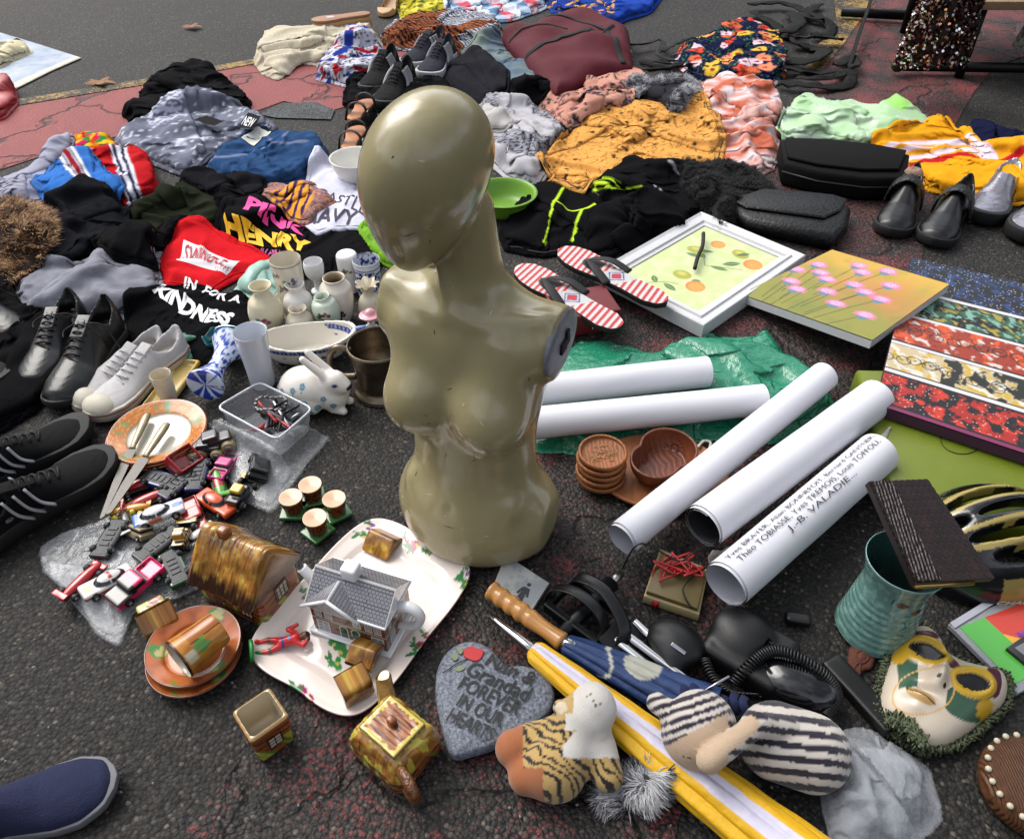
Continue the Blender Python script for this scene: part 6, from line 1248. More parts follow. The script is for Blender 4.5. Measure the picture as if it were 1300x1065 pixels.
toy('pink toy pickup under the monster truck', 283, 593, 80, '#a82a6c', 'truck', sc=.85)
toy('lime green toy racing car with a driver', 277, 614, 115, '#4a8a28', 'racer', deco=d_rank)
toy('black toy hot rod with a silver engine beside the clear bag', 324, 594, 100, '#101012', 'jeep', flip='tip')
toy('black and yellow toy loader above the cottage jar', 307, 626, 75, '#141210', 'loader', deco=lambda c, x, y, z: mixc(c, (z > .024) | (x > .026), '#b8901c'))
toy('orange toy sports car left of the cottage jar', 274, 639, -32, '#b8481c', 'car')
toy('red toy racer half buried near the knife blades', 178, 613, 25, '#8c1a1c', 'racer')
toy('blue and grey upturned toy van under the plate edge', 206, 612, 160, '#1c2858', 'jeep', flip='over')
toy('dark purple toy car buried in the middle of the heap', 228, 616, 60, '#2a1c3c', 'car', flip='over')
toy('small red toy buggy behind the white police car', 184, 634, 30, '#981c1c', 'racer')
toy('yellow and orange toy motorcar beside the knife tips', 163, 645, 10, '#b07a1c', 'racer', sc=.9, wc='#a89c20')
toy('yellow wheeled toy dragster at the left of the police car', 160, 662, 120, '#3a3228', 'racer', sc=.9, wc='#a89c20')
toy('white toy rally car with blue bonnet and orange door', 201, 650, 28, '#b4b4b8', 'rally', z=.028, deco=d_police, sc=1.05)
toy('red toy pickup truck between the police car and orange car', 246, 655, -58, '#981820', 'truck')
toy('beige toy van under the white rally car', 172, 676, 150, '#8a7a60', 'jeep', sc=.8, flip='tip')
toy('upturned black toy car lying on the clear bag showing its base', 140, 685, 85, '#131315', 'car', flip='over')
toy('upturned grey toy car showing its chassis below the rally car', 201, 692, 55, '#2a2a2c', 'car', flip='over')
toy('yellow and black striped toy digger beside the cottage jar', 232, 680, 95, '#a8801c', 'loader', sc=.9, deco=lambda c, x, y, z: mixc(c, np.sin(x * 800) > 0, '#141210'))
toy('small white and red toy car touching the cottage jar', 254, 678, 50, '#a8a4a0', 'car', sc=.75, deco=lambda c, x, y, z: mixc(c, z < .006, '#8c1820'))
toy('upturned grey and green toy truck beside the little house shaker', 222, 722, 125, '#2c4a34', 'truck', flip='over', sc=.95)
toy('slim red toy racing car at the far left of the clear bag', 102, 736, 62, '#9c1c22', 'racer')
toy('white toy rally car with red roof mark and gold bonnet', 134, 737, 225, '#b8b4b0', 'rally', deco=d_rally)
toy('hot pink toy pickup with a black hood at the front of the heap', 172, 738, 235, '#c41c58', 'truck', sc=1.1, deco=lambda c, x, y, z: mixc(c, (x > .006) & (z > .010), '#141416'))
# ================================================================ cottage ware
def panelgrid(q4, nu, nv, fn):
    q = np.array(q4, float); u, v = np.meshgrid(np.linspace(0, 1, nu), np.linspace(0, 1, nv), indexing='ij'); u, v = u.ravel()[:, None], v.ravel()[:, None]
    V = (1 - u) * (1 - v) * q[0] + u * (1 - v) * q[1] + u * v * q[2] + (1 - u) * v * q[3]; return V, grid_faces(nu, nv), fn(u[:, 0], v[:, 0])
def window(c, u, v, cx, cy, w, h, glass='#a8a090', bar='#1c120c', nx=2, ny=3):
    x, y = (u - cx) / w, (v - cy) / h; i = (np.abs(x) < .5) & (np.abs(y) < .5); c = mixc(c, (np.abs(x) < .58) & (np.abs(y) < .6), bar); c = mixc(c, i, glass)
    g = (np.abs((x + .5) * nx - np.round((x + .5) * nx)) < .09 * nx / 2) | (np.abs((y + .5) * ny - np.round((y + .5) * ny)) < .09 * ny / 3); return mixc(c, i & g, bar)
def thatch(V, along, a='#9a6a2c', b='#4a2810', hi='#b89a44'):
    """straw strokes running down the slope"""
    t = V[:, along]; o = V[:, 1 - along] if along < 2 else V[:, 0]; n = noise2(t * 300, V[:, 2] * 22 + o * 14, 3); m = fbm(t * 70, V[:, 2] * 45 + o * 30, 3, 8)
    c = np.tile(np.array(L(a)), (len(V), 1)); c = mixc(c, n * 1.4 - .1, b); c = mixc(c, (m * 1.6 - .25), hi); return mixc(c, ss(.0, .3, m + .35) * .5, '#6a3c18') * (.8 + .5 * noise2(V[:, 0] * 35, V[:, 1] * 35 + V[:, 2] * 35, 12))[:, None]
def woodwall(V):
    n = noise2(V[:, 0] * 30 + V[:, 1] * 30, V[:, 2] * 160, 4); c = np.tile(np.array(L('#84481f')), (len(V), 1)); c = mixc(c, n > .25, '#542a12'); c = mixc(c, np.abs((V[:, 2] * 75) % 1 - .5) > .45, '#2c160a'); g = fbm(V[:, 0] * 50 + 3, V[:, 1] * 50 + V[:, 2] * 30, 3, 9); return mixc(mixc(c, (g > .12) & (V[:, 2] < .03), '#5a6a28'), (g > .3) & (V[:, 2] < .03), '#9a9a3a')
# --- large jar
a, l = dirw((252, 748), (346, 794), .0); p = P(322, 752); e = empty('cottage_jar', 'large brown thatched cottage jar with a chimney knob on its roof', 'jar', p, a)
w_, d_, hw_, hr_ = .132, .098, .074, .140
def gable(X, Y, Z, w, d, hw, hp, ov=.01, sag=.0, ax=0):
    if ax: X, Y = Y, X
    sl = (hp - hw) / (d / 2 + ov); n = math.hypot(1, sl); zz = hp + sag * (X / w) ** 2; k_ = .16 * w; return sm_max(sm_max((Z - zz + np.sqrt(Y * Y + (k_ * .6) ** 2) * sl - k_ * .3 * sl) / n, np.abs(X) - w / 2 - ov, k_ * .7), hw - .006 - Z, .003)
fb = lambda X, Y, Z: sm_max(rbox(X, Y, Z, (0, 0, hw_ / 2), (w_ / 2 - .003 * 0 - .004 * np.clip(Z / .04, 0, 1) * 0, d_ / 2 - .002, hw_ / 2 + .004), .010), -(Z + 0), .002) + .0006 * noise2(X * 140, Z * 140, 2)
bo = sobj('body', fb, (-.08, -.06, -.004), (.08, .06, .085), .0021, GLZ, e, lambda V: woodwall(V))
fr = lambda X, Y, Z: sm_max(gable(X, Y, Z, w_, d_, hw_, hr_, -.003, .034), -gable(X, Y, Z + .02, w_ - .02, d_ - .02, hw_, hr_, 0), .006) - .0035 + .0010 * noise2(X * 300, Y * 20 + Z * 20, 5)
ro = sobj('roof', fr, (-.09, -.075, .04), (.09, .075, .185), .0015, GLZ, e, lambda V: mixc(thatch(V, 0), (hw_ + .022 - V[:, 2] + .012 * noise2(V[:, 0] * 200, V[:, 2] * 20, 7)) / .016, '#2a160c'))
obj('chimney_knob', *xf(box(.020, .018, .022, .006), (-.02, 0, .141)), cer('brown knob glaze', '#7a4420', var=.4, vs=90), ro)
for (nm, q, fn) in (('window', [(w_ / 2 + .0012, -.012, .030), (w_ / 2 + .0012, .018, .030), (w_ / 2 + .0012, .018, .062), (w_ / 2 + .0012, -.012, .062)], 1), ('window', [(.022, -d_ / 2 + .0006, .018), (.048, -d_ / 2 + .0006, .018), (.048, -d_ / 2 + .0006, .052), (.022, -d_ / 2 + .0006, .052)], 1), ('door', [(-.030, -d_ / 2 + .0006, .002), (-.008, -d_ / 2 + .0006, .002), (-.008, -d_ / 2 + .0006, .046), (-.030, -d_ / 2 + .0006, .046)], 0)):
    V, F, c = panelgrid(q, 40, 40, lambda u, v: window(np.tile(np.array(L('#6a3a1c')), (len(u), 1)), u, v, .5, .5, .8, .8, nx=3, ny=3) if fn else mixc(mixc(np.tile(np.array(L('#5a2c12')), (len(u), 1)), np.abs((u * 4) % 1 - .5) > .44, '#241006'), np.hypot(u - .8, v - .5) < .06, '#b89a44')); obj(nm, V, F, GLZ, bo, col=c, smooth=False)
put_disc(p[0], p[1], .05, .09)
# --- four stump cups on green bases
stk = cer('stump cup side', 'vc')
for i, (x, y) in enumerate(((272 + 102, 650), (398, 634), (428, 652), (404, 676))):
    pz = P(x, y, 0); lb = ['leftmost round topped stump cup behind the cottage jar', 'rearmost stump cup of the group of four, highest in the picture', 'rightmost stump cup of the group, on a green base', 'nearest stump cup of the group, partly behind the cottage jar'][i]
    e = empty('egg_cup', lb, 'egg cup', pz, .3 * i, 'brown stump egg cups'); R = .0205; Hc = .040
    V, F = lathe(smooth_prof([(0, .004), (R * .75, .004), (R * .8, .006), (R * .86, .018), (R * .98, Hc - .004), (R, Hc), (R * .9, Hc + .0006), (0, Hc - .001)], 6), 48); rr_ = np.hypot(V[:, 0], V[:, 1]); top = (V[:, 2] > Hc - .0022); th = np.arctan2(V[:, 1], V[:, 0])
    c = np.tile(np.array(L('#6a3418')), (len(V), 1)); c = mixc(c, noise2(th * 9, V[:, 2] * 120, i) > .1, '#3a1c0c'); c = mixc(c, (V[:, 2] < .012) & (noise2(th * 3, V[:, 2] * 40, 4) > 0), '#4a6a28'); c = mixc(c, top, '#b09070'); obj('cup', V, F, GLZ, e, col=c)
    obj('base', *xf(box(.046, .044, .008, .003), (0, 0, .0042)), cer('green base glaze', '#2c5a2c', var=.3, vs=60), e); put_disc(pz[0], pz[1], .015, .035)
# --- little house lying on its side (shaker)
def minihouse(name, label, cat, px, py, deg, sx, sy, hw, hr, rot=None, z=0, group=None, tcol=None, lift=0, open_=False):
    p = P(px, py, z); e = empty(name, label, cat, (p[0], p[1], p[2] + lift), math.radians(deg), group, rot=rot)
    fb = lambda X, Y, Z: rbox(X, Y, Z, (0, 0, hw / 2), (sx / 2, sy / 2, hw / 2), .004) + .0005 * noise2(X * 200, Z * 200, 2)
    b = sobj('body', fb, (-sx * .7, -sy * .7, -.004), (sx * .7, sy * .7, hw + .01), .0016, GLZ, e, woodwall)
    q = sy / 2 + .0006
    V, F, c = panelgrid([(-sx * .3, -q, hw * .3), (sx * .3, -q, hw * .3), (sx * .3, -q, hw * .8), (-sx * .3, -q, hw * .8)], 30, 30, lambda u, v: window(np.tile(np.array(L('#5a2c14')), (len(u), 1)), u, v, .5, .5, .75, .8)); obj('window', V, F, GLZ, b, col=c, smooth=False)
    q = sx / 2 + .0006
    V, F, c = panelgrid([(q, -sy * .3, hw * .25), (q, sy * .3, hw * .25), (q, sy * .3, hw * .8), (q, -sy * .3, hw * .8)], 30, 30, lambda u, v: window(np.tile(np.array(L('#5a2c14')), (len(u), 1)), u, v, .5, .5, .7, .8)); obj('window', V, F, GLZ, b, col=c, smooth=False)
    if hr: sobj('roof', lambda X, Y, Z: gable(X, Y, Z, sx, sy, hw, hw + hr, .004) - .002, (-sx * .8, -sy * .8, hw * .5), (sx * .8, sy * .8, hw + hr + .01), .0017, GLZ, e, lambda V: thatch(V, 0))
    put_disc(p[0], p[1], sx * .4, z + hw); return e
minihouse('house_shaker', 'little brown house shaker lying on its side left of the cottage jar', 'shaker', 196, 778, 0, .042, .034, .040, .016, rot=(math.radians(82), 0, math.radians(38)), lift=.017)
p = P(196, 778); 
# --- saucer, plate and lying mug
def brownplate(V, R):
    x, y = V[:, 0], V[:, 1]; r_ = np.hypot(x, y); c = np.tile(np.array(L('#a85c2c')), (len(V), 1)); c = mixc(c, fbm(x * 30, y * 30, 3, 6) * 1.2, '#7a3c1a'); n = fbm(x * 45, y * 45, 2, 3)
    for t0 in (1.25, -.6, 3.3, -1.6): th = np.arctan2(y, x); m = np.hypot((((th - t0 + PI) % (2 * PI)) - PI) * R * .8, (r_ - R * .78)) < R * .2; c = mixc(c, m & (n > -.1), '#4a7a3a'); c = mixc(c, m & (n > .35), '#a8a468')
    return mixc(c, r_ > R * .975, '#5a240f')
plate('saucer', 'lower orange brown plate holding the lying mug', 250, 838, 116, 0, 'orange brown saucers', brownplate); plate('saucer', 'upper orange brown plate directly under the lying mug', 249, 826, 116, .010, 'orange brown saucers', brownplate)
def mugc(V, H, R, ins):
    th = np.arctan2(V[:, 1], V[:, 0]); z = V[:, 2]; c = np.tile(np.array(L('#a8702c')), (len(V), 1)); c = mixc(c, noise2(th * 3, z * 50, 3) + .1, '#8a5420'); u = ((th + PI) % (2 * PI) - PI) * R
    c = mixc(c, (np.abs(u) < .012) & (z < H * .72), '#8a5018'); c = mixc(c, (np.abs(np.abs(u) - .012) < .0013) & (z < H * .74), '#3c1a0c'); c = mixc(c, (np.abs(z - H * .73) < .0015) & (np.abs(u) < .014), '#3c1a0c'); c = mixc(c, np.hypot(u - .008, z - H * .35) < .0016, '#3c1a0c')
    c = mixc(c, (np.hypot(u + .024, z - H * .55) < .011 + .004 * noise2(u * 200, z * 200, 1)), '#4a7a34'); c = mixc(c, (np.abs(u + .028) < .009) & (z > H * .76) & (z < H * .95), '#b0a890')
    c = mixc(c, z > H * .985, '#3c1a0c'); return np.where(ins[:, None], np.array(L('#b0aa98')), c)
R, H = .030, .068; pr = smooth_prof([(0, .002), (R * .8, .001), (R * .85, 0), (R * .9, .004), (R * .95, H * .5), (R * 1.06, H * .97), (R * 1.07, H), (R * 1.0, H), (R * .9, H * .5), (R * .8, .008), (0, .006)], 8)
V, F = lathe(pr, 90); k = np.repeat(np.arange(len(pr)), 90); c = mugc(V, H, R, k > np.argmax(pr[:, 1])); a, l = dirw((283, 795), (226, 840), .03)
V[:, :2] *= -1   # put the painted door upward once it lies down
V2, F = xf((V, F), (0, 0, 0), (0, PI / 2, 0)); V2[:, 2] -= V2[:, 2].min(); p = P(285, 812, .02)
th_up = 0
o = obj('cottage_mug', V2, F, GLZ, None, (p[0], p[1], .021), rz=a, col=c); tag(o, 'brown mug with a painted door lying on its side on the orange brown saucers', 'mug')
# --- square jug, open top
p = P(342, 935); a, l = dirw((306, 905), (338, 955), .05)
def fj(X, Y, Z):
    h = .066; s = .026 + .003 * Z / h; d = rbox(X, Y, Z, (0, 0, h / 2 - .002), (s, s, h / 2 + .002), .006) + .0006 * noise2(X * 160, Z * 160, 3); return np.maximum(np.maximum(d, Z - h - .003 * np.abs(X + Y) / .05), -rbox(X, Y, Z, (0, 0, h / 2 + .014), (s - .0045, s - .0045, h / 2 + .004), .008))
def cj(V):
    c = woodwall(V); ins = (np.maximum(np.abs(V[:, 0]), np.abs(V[:, 1])) < .0248) & (V[:, 2] > .008); c[ins] = L('#b4a890'); return mixc(c, (V[:, 2] > .062) & ~ins, '#9a7a4c')
o = empty('square_jug', 'open square brown cottage jug with cream inside at the bottom edge', 'jug', p, a + .0); b = sobj('body', fj, (-.035, -.035, -.004), (.035, .035, .075), .0017, GLZ, o, cj)
for q in ([(.0298, -.010, .022), (.0298, .012, .022), (.0298, .012, .046), (.0298, -.010, .046)], [(-.010, -.0298, .022), (.012, -.0298, .022), (.012, -.0298, .046), (-.010, -.0298, .046)]): V, F, c = panelgrid(q, 30, 30, lambda u, v: window(np.tile(np.array(L('#5a2c14')), (len(u), 1)), u, v, .5, .5, .8, .85, nx=2, ny=3)); obj('window', V, F, GLZ, b, col=c, smooth=False)
# ================================================================ floral platter
q = np.array([P(x, y, .012)[:2] for x, y in ((466, 650), (618, 718), (452, 930), (300, 828))]); c0 = q.mean(0); ax_ = ((q[0] - q[3]) + (q[1] - q[2])) / 2; bx_ = ((q[1] - q[0]) + (q[2] - q[3])) / 2; la, lb = np.linalg.norm(ax_) / 2, np.linalg.norm(bx_) / 2; ang_t = math.atan2(ax_[1], ax_[0])
nth, nr_ = 260, 70; th = np.arange(nth) * 2 * PI / nth; ct, st_ = np.cos(th), np.sin(th); rs = 1 / (np.abs(ct / la) ** 6 + np.abs(st_ / lb) ** 6) ** (1 / 6); ox, oy = rs * ct, rs * st_
wv = 1 + .009 * np.cos(2 * np.arctan2(oy / lb, ox / la) * 4 + PI); s = np.linspace(0, 1, nr_)[1:]
X = (s[:, None] * ox * wv).ravel(); Y = (s[:, None] * oy * wv).ravel(); S_ = np.repeat(s, nth); Z = np.interp(S_, [0, .70, .78, .93, .985, 1], [.004, .004, .010, .0145, .018, .0165])
V = np.vstack([[(0, 0, .004)], np.column_stack([X, Y, Z])]); W_ = V @ np.array([[math.cos(ang_t), math.sin(ang_t), 0], [-math.sin(ang_t), math.cos(ang_t), 0], [0, 0, 1]]) + (*c0, 0)
px, py = PX_arr(W_); c = np.tile(np.array(L('#d2c6be')), (len(V), 1))
sv = np.concatenate([[0], S_]); c = mixc(c, sv > .992, '#5a1c30')
def fl(c, x, y, s, pet, a_): return sprig(c, px, py, x, y, s * 1.35, pet, '#2c6a3c', a_, n=4)
for x, y, s_, pt, a_ in ((470, 668, 7, '#5a3a7a', 1), (462, 682, 9, '#2c6a3c', .5), (530, 692, 11, '#8c2a50', -.3), (545, 700, 6, '#2c6a3c', .4), (516, 684, 6, '#8c3a60', 1), (594, 728, 6, '#5a3a7a', 1.2), (593, 742, 11, '#2c6a3c', .8), (535, 822, 10, '#8c2a3c', .5), (542, 806, 7, '#8c3a4a', .8), (530, 832, 8, '#2c6a3c', .2), (388, 756, 7, '#2c6a3c', 1), (382, 876, 10, '#8c2a58', .4), (370, 880, 9, '#2c6a3c', 2.4), (394, 886, 6, '#8c3a58', -.5), (432, 828, 14, '#2c7a3c', 1.2), (428, 842, 11, '#2c7a3c', .6), (424, 818, 10, '#2c7a3c', 2)): c = fl(c, x, y, s_, pt, a_)
F = [[0, 1 + i, 1 + (i + 1) % nth] for i in range(nth)] + (grid_faces(nr_ - 1, nth, True) + 1).tolist()
n0 = len(V); rim = V[-nth:] * (.985, .985, 1) - (0, 0, .003); bot = V[-nth:] * (.72, .72, 0) + (0, 0, .0006); V = np.vstack([V, rim, bot]); c = np.vstack([c, c[-nth:], c[-nth:]]); F += (grid_faces(3, nth, True) + n0 - nth).tolist(); F = [f[::-1] if False else f for f in F]
o = obj('floral_platter', V, F, cer('platter glaze', 'vc'), None, (*c0, 0), rz=ang_t, col=c); tag(o, 'large cream rectangular platter with painted flowers and a maroon rim', 'platter'); put_poly(W_[-nth::8], .006)
# ================================================================ townhouse teapot
a, l = dirw((402, 806), (498, 838), .008); p = P(462, 786, .008); e = empty('house_teapot', 'white teapot shaped like a brick town house with grey tiled roof', 'teapot', p, a); w_, d_, hw_, hp_ = l * .96, l * .62, .072, .110
bo = sobj('body', lambda X, Y, Z: rbox(X, Y, Z, (0, 0, hw_ / 2), (w_ / 2, d_ / 2, hw_ / 2 + .003), .004), (-w_, -d_, -.006), (w_, d_, hw_ + .01), .004, WHT, e)
def facade(u, v, side=False):
    c = np.tile(np.array(L('#5a3028')), (len(u), 1)); c = mixc(c, (np.abs((v * 26) % 1 - .5) > .42) | (np.abs((u * 22 + (np.floor(v * 26) % 2) * .5) % 1 - .5) > .45), '#7a5a50'); c = mixc(c, np.abs(v - .52) < .03, '#8a8478'); c = mixc(c, v > .93, '#a8a49c')
    for x in ((.10, .24, .62, .78, .9) if not side else (.2, .5, .8)): c = window(c, u, v, x, .73, .09, .26, '#7a8088', '#b4b0a8')
    for x in ((.14, .88) if not side else (.25, .75)): c = window(c, u, v, x, .26, .15, .32, '#6a7888', '#b4b0a8')
    if not side:
        for x in (.42, .58): c = mixc(c, (np.hypot((u - x) / .06, (v - .36) / .12) < 1) | ((np.abs(u - x) < .06) & (v < .36)), '#b0ac9c'); c = mixc(c, (np.hypot((u - x) / .045, (v - .36) / .09) < 1) | ((np.abs(u - x) < .045) & (v < .36)), '#1c3028')
        c = mixc(c, (u > .48) & (u < .98) & (v > .06) & (v < .20), '#2c2c18'); c = mixc(c, (u > .60) & (u < .86) & (v > .19) & (v < .30), '#4a4a2c'); c = mixc(c, (u > .63) & (u < .83) & (v > .20) & (v < .28), '#8a9080')
        for x in (.56, .92): c = mixc(c, np.hypot((u - x) * 1.6, v - .09) < .10, '#14120c'); c = mixc(c, np.hypot((u - x) * 1.6, v - .09) < .06, '#a8904a')
    return c
h = w_ / 2 + .0004; k = d_ / 2 + .0004
V, F, c = panelgrid([(-h, -k, 0), (h, -k, 0), (h, -k, hw_), (-h, -k, hw_)], 150, 80, facade); obj('facade', V, F, GLZ, bo, col=c, smooth=False)
V, F, c = panelgrid([(h, -k, 0), (h, k, 0), (h, k, hw_), (h, -k, hw_)], 110, 80, lambda u, v: facade(u, v, True)); obj('side_wall', V, F, GLZ, bo, col=c, smooth=False)
V, F, c = panelgrid([(-h, k, 0), (-h, -k, 0), (-h, -k, hw_), (-h, k, hw_)], 110, 80, lambda u, v: facade(u, v, True)); obj('side_wall', V, F, GLZ, bo, col=c, smooth=False)
def tiles(u, v, n=22, m=11, hip=None):
    r = np.floor(v * m); c = np.tile(np.array(L('#77777c')), (len(u), 1)); c = mixc(c, ((v * m) % 1 < .2) | (((u * n + (r % 2) * .5) % 1) < .16), '#3c3c42'); return mixc(c, (v > .96) | (v < .03) | (u < .012) | (u > .988), '#b0b0b0')
g_ = .005; rd_ = [(-h - g_, -k - g_, hw_), (h + g_, -k - g_, hw_), (h + g_, 0, hp_), (-h - g_, 0, hp_)]; bk = [(h + g_, k + g_, hw_), (-h - g_, k + g_, hw_), (-h - g_, 0, hp_), (h + g_, 0, hp_)]
rt_ = empty('roof', None, None); rt_.parent = e
V, F = prism([(-k - g_, 0), (k + g_, 0), (0, hp_ - hw_)], -h - g_ + .001, h + g_ - .001); V = V[:, [2, 0, 1]] * (1, 1, .985) + (0, 0, hw_ - .0012); obj('roof_core', V, F, WHT, rt_, smooth=False)
for nm, qq in (('roof_tiles', rd_), ('roof_tiles', bk)): V, F, c = panelgrid(qq, 150, 80, tiles); obj(nm, V, F, GLZ, rt_, col=c, smooth=False)
gx = -w_ * .18; ga = .046; z1 = hw_ + (hp_ - hw_) * .82; yb = -k * .25
for s_ in (-1, 1):
    V, F, c = panelgrid([(gx + s_ * ga, -k - .008, hw_), (gx, -k - .008, z1), (gx, yb, z1), (gx + s_ * ga, yb + 0, hw_ + .004)], 60, 60, lambda u, v: tiles(v, u, 12, 10)); obj('gable_tiles', V, F, GLZ, rt_, col=c, smooth=False)
V, F, c = panelgrid([(gx - ga, -k - .0078, hw_), (gx + ga, -k - .0078, hw_), (gx + .001, -k - .0078, z1), (gx - .001, -k - .0078, z1)], 70, 50, lambda u, v: tiles(u, v, 16, 9)); obj('gable_front', V, F, GLZ, rt_, col=c, smooth=False)
for s_ in (-1, 1): V, F = tube([(gx + s_ * (ga + .002), -k - .009, hw_ - .001), (gx, -k - .009, z1 + .001)], .0026, 8, 1); obj('bargeboard', V, F, WHT, rt_)
obj('ledge', *xf(box(w_ + .012, d_ + .012, .005, .002), (0, 0, hw_ - .001)), WHT, bo); obj('lid_knob', *xf(box(.026, .024, .026, .005), (-.008, .004, hp_ + .006)), WHT, e)
V, F = box(w_ + .016, d_ + .016, .006, .003, (0, 0, .001)); obj('plinth', V, F, WHT, bo)
V, F = tube([(-w_ * .48, .005, .03), (-w_ * .62, .005, .045), (-w_ * .72, .005, .068), (-w_ * .80, .005, .082)], [.013, .010, .0085, .0085], 14, 5); obj('spout', V, F, WHT, e)
V, F = lathe([(0, .0002), (.006, 0)], 14); obj('spout_hole', *xf((V, F), (-w_ * .808, .005, .0835), (0, -.75, 0)), M('black hole', ''), e)
V, F = tube([(w_ * .48, 0, .058), (w_ * .68, 0, .074), (w_ * .82, 0, .060), (w_ * .74, 0, .03), (w_ * .50, 0, .016)], [.008, .009, .008, .007, .006], 12, 5); obj('handle', V, F, WHT, e)
# hidden cottage lid behind the teapot, small shakers and the cottage teapot on the tray's near corner
o = sobj('thatched_cover', lambda X, Y, Z: gable(X, Y, Z, .045, .026, .006, .022, .003) - .002, (-.035, -.03, -.003), (.035, .03, .03), .0018, GLZ, None, lambda V: thatch(V, 0), loc=P(486, 690, .01), rz=-.5); tag(o, 'small thatched cover lying on the platter behind the house teapot', 'cover')
mh = minihouse('house_shaker', 'small thatched shaker with cream front at the teapot corner', 'shaker', 465, 840, -20, .032, .028, .024, .014, z=.008)
minihouse('house_shaker', 'small brown thatched shaker tipped over at the platter front', 'shaker', 446, 868, 0, .034, .030, .026, .014, rot=(.9, 0, .6), z=.012, lift=.01)
a, l = dirw((450, 935), (500, 980), .06); p = P(504, 952, 0); e = empty('cottage_teapot', 'brown thatched cottage teapot with a square lid at the bottom edge', 'teapot', p, a)
ff = lambda X, Y, Z: sm_max(rbox(X, Y, Z, (0, 0, .03), (.050 - .3 * np.maximum(Z - .035, 0), .044 - .3 * np.maximum(Z - .035, 0), .034), .012), -(Z + .001), .003) + .0012 * noise2(X * 120, Y * 120 + Z * 90, 3)
def ctc(V):
    c = thatch(V, 0); lo_ = V[:, 2] < .030; w = woodwall(V); c = np.where(lo_[:, None], w, c); return mixc(c, (fbm(V[:, 0] * 50, V[:, 1] * 50, 3, 7) > .2) & (V[:, 2] > .03), '#a89a3c')
bo = sobj('body', ff, (-.06, -.055, -.004), (.06, .055, .07), .002, GLZ, e, ctc)
def ldc(V):
    q = np.maximum(np.abs(V[:, 0]) / .034, np.abs(V[:, 1]) / .030); c = np.tile(np.array(L('#8a5228')), (len(V), 1)); c = mixc(c, noise2(V[:, 0] * 30, V[:, 1] * 220, 4) > .1, '#5a2c14'); k_ = q + .14 * noise2(V[:, 0] * 140, V[:, 1] * 140, 6); return mixc(mixc(c, k_ > .78, '#b0a050'), np.abs(q - .97) < .03, '#6a5a2c')
ld = sobj('lid', lambda X, Y, Z: rbox(X, Y, Z, (0, 0, .066), (.034, .030, .005), .003) + .0004 * noise2(X * 50, Y * 300, 2), (-.04, -.036, .055), (.04, .036, .08), .0014, GLZ, e, ldc); obj('lid_knob', *xf(box(.013, .012, .014, .004), (-.002, .002, .077)), cer('brown knob glaze', ''), ld)
V, F = tube([(-.038, .026, .035), (-.052, .036, .055), (-.06, .042, .072)], [.014, .012, .011], 14, 5, caps=False); obj('spout', V, F, cer('brown spout glaze', '#8a6a38', var=.5, vs=80), e); V, F = lathe([(0, .0003), (.010, 0)], 16); obj('spout_inside', *xf((V, F), (-.0595, .0415, .0705), (.3, -.4, 0)), CRM, e)
V, F = tube([(.044, -.030, .052), (.064, -.036, .060), (.078, -.04, .045), (.070, -.036, .020), (.046, -.03, .012)], .008, 10, 5); obj('handle', V, F, cer('brown bark glaze', '#5a3418', var=.6, vs=90, b2=1, b2s=120), e)
# ================================================================ red toy figure
p = P(360, 818, .010); a, l = dirw((392, 802), (318, 822), .02); e = empty('action_figure', 'red and green rubber toy figure lying on the floral platter', 'toy figure', p, a)
Lf = l; k = Lf / .10
def af(X, Y, Z):
    X, Y, Z = X / k, Y / k, Z / k; c_ = lambda *q: cap(X, Y, Z, *q)
    d = cap(X, Y, Z, (-.022, 0, .008), (.002, 0, .008), .0105, .0085); d = sm_min(d, ell(X, Y, Z, (-.039, 0, .009), (.009, .008, .0085)), .003); d = sm_min(d, c_((-.024, -.009, .009), (-.012, -.022, .008), .005, .0042), .003); d = sm_min(d, c_((-.012, -.022, .008), (-.028, -.026, .010), .0042, .0036), .002)
    d = sm_min(d, c_((-.024, .009, .009), (-.034, .017, .008), .005, .0042), .003); d = sm_min(d, c_((-.034, .017, .008), (-.044, .010, .012), .004, .0035), .002)
    d = sm_min(d, c_((.004, -.005, .007), (.024, -.013, .006), .0062, .0046), .003); d = sm_min(d, c_((.024, -.013, .006), (.040, -.014, .005), .0044, .0036), .002); d = sm_min(d, c_((.004, .005, .007), (.024, .010, .006), .0062, .0046), .003); d = sm_min(d, c_((.024, .010, .006), (.046, .006, .005), .0044, .0036), .002)
    d = sm_min(d, c_((.040, -.014, .004), (.044, -.014, .010), .004), .002); return d * k
def afc(V):
    x, y, z = (V / k).T; c = np.tile(np.array(L('#b81c20')), (len(V), 1)); c = mixc(c, (x < -.031) & (np.abs(y) < .009), '#5a3a24'); c = mixc(c, np.abs(x - .0) < .0018, '#2a2a78'); c = mixc(c, (np.abs(x + .012) < .002) & (np.abs(y) < .004), '#3a7ab0'); c = mixc(c, (x > .020) & (x < .026), '#5a3a24'); c = mixc(c, (x > .036) & (y > 0), '#1a7a2c'); return mixc(c, (x < -.041) & (z > .012), '#2a1a10')
sobj('body', af, (-.056 * k, -.036 * k, -.006), (.055 * k, .030 * k, .024 * k), .0013, M('rubber toy paint', '', .3, vc=True, coat=.2), e, afc)
V, F = lathe([(0, -.003), (.013, -.003), (.014, 0), (.013, .003), (0, .003)], 30, 1, 1.35); obj('stand', *xf((V, F), (.052 * k, .006 * k, .014), (0, PI / 2 - .2, 0)), M('green plastic', '#146a24', .35), e)
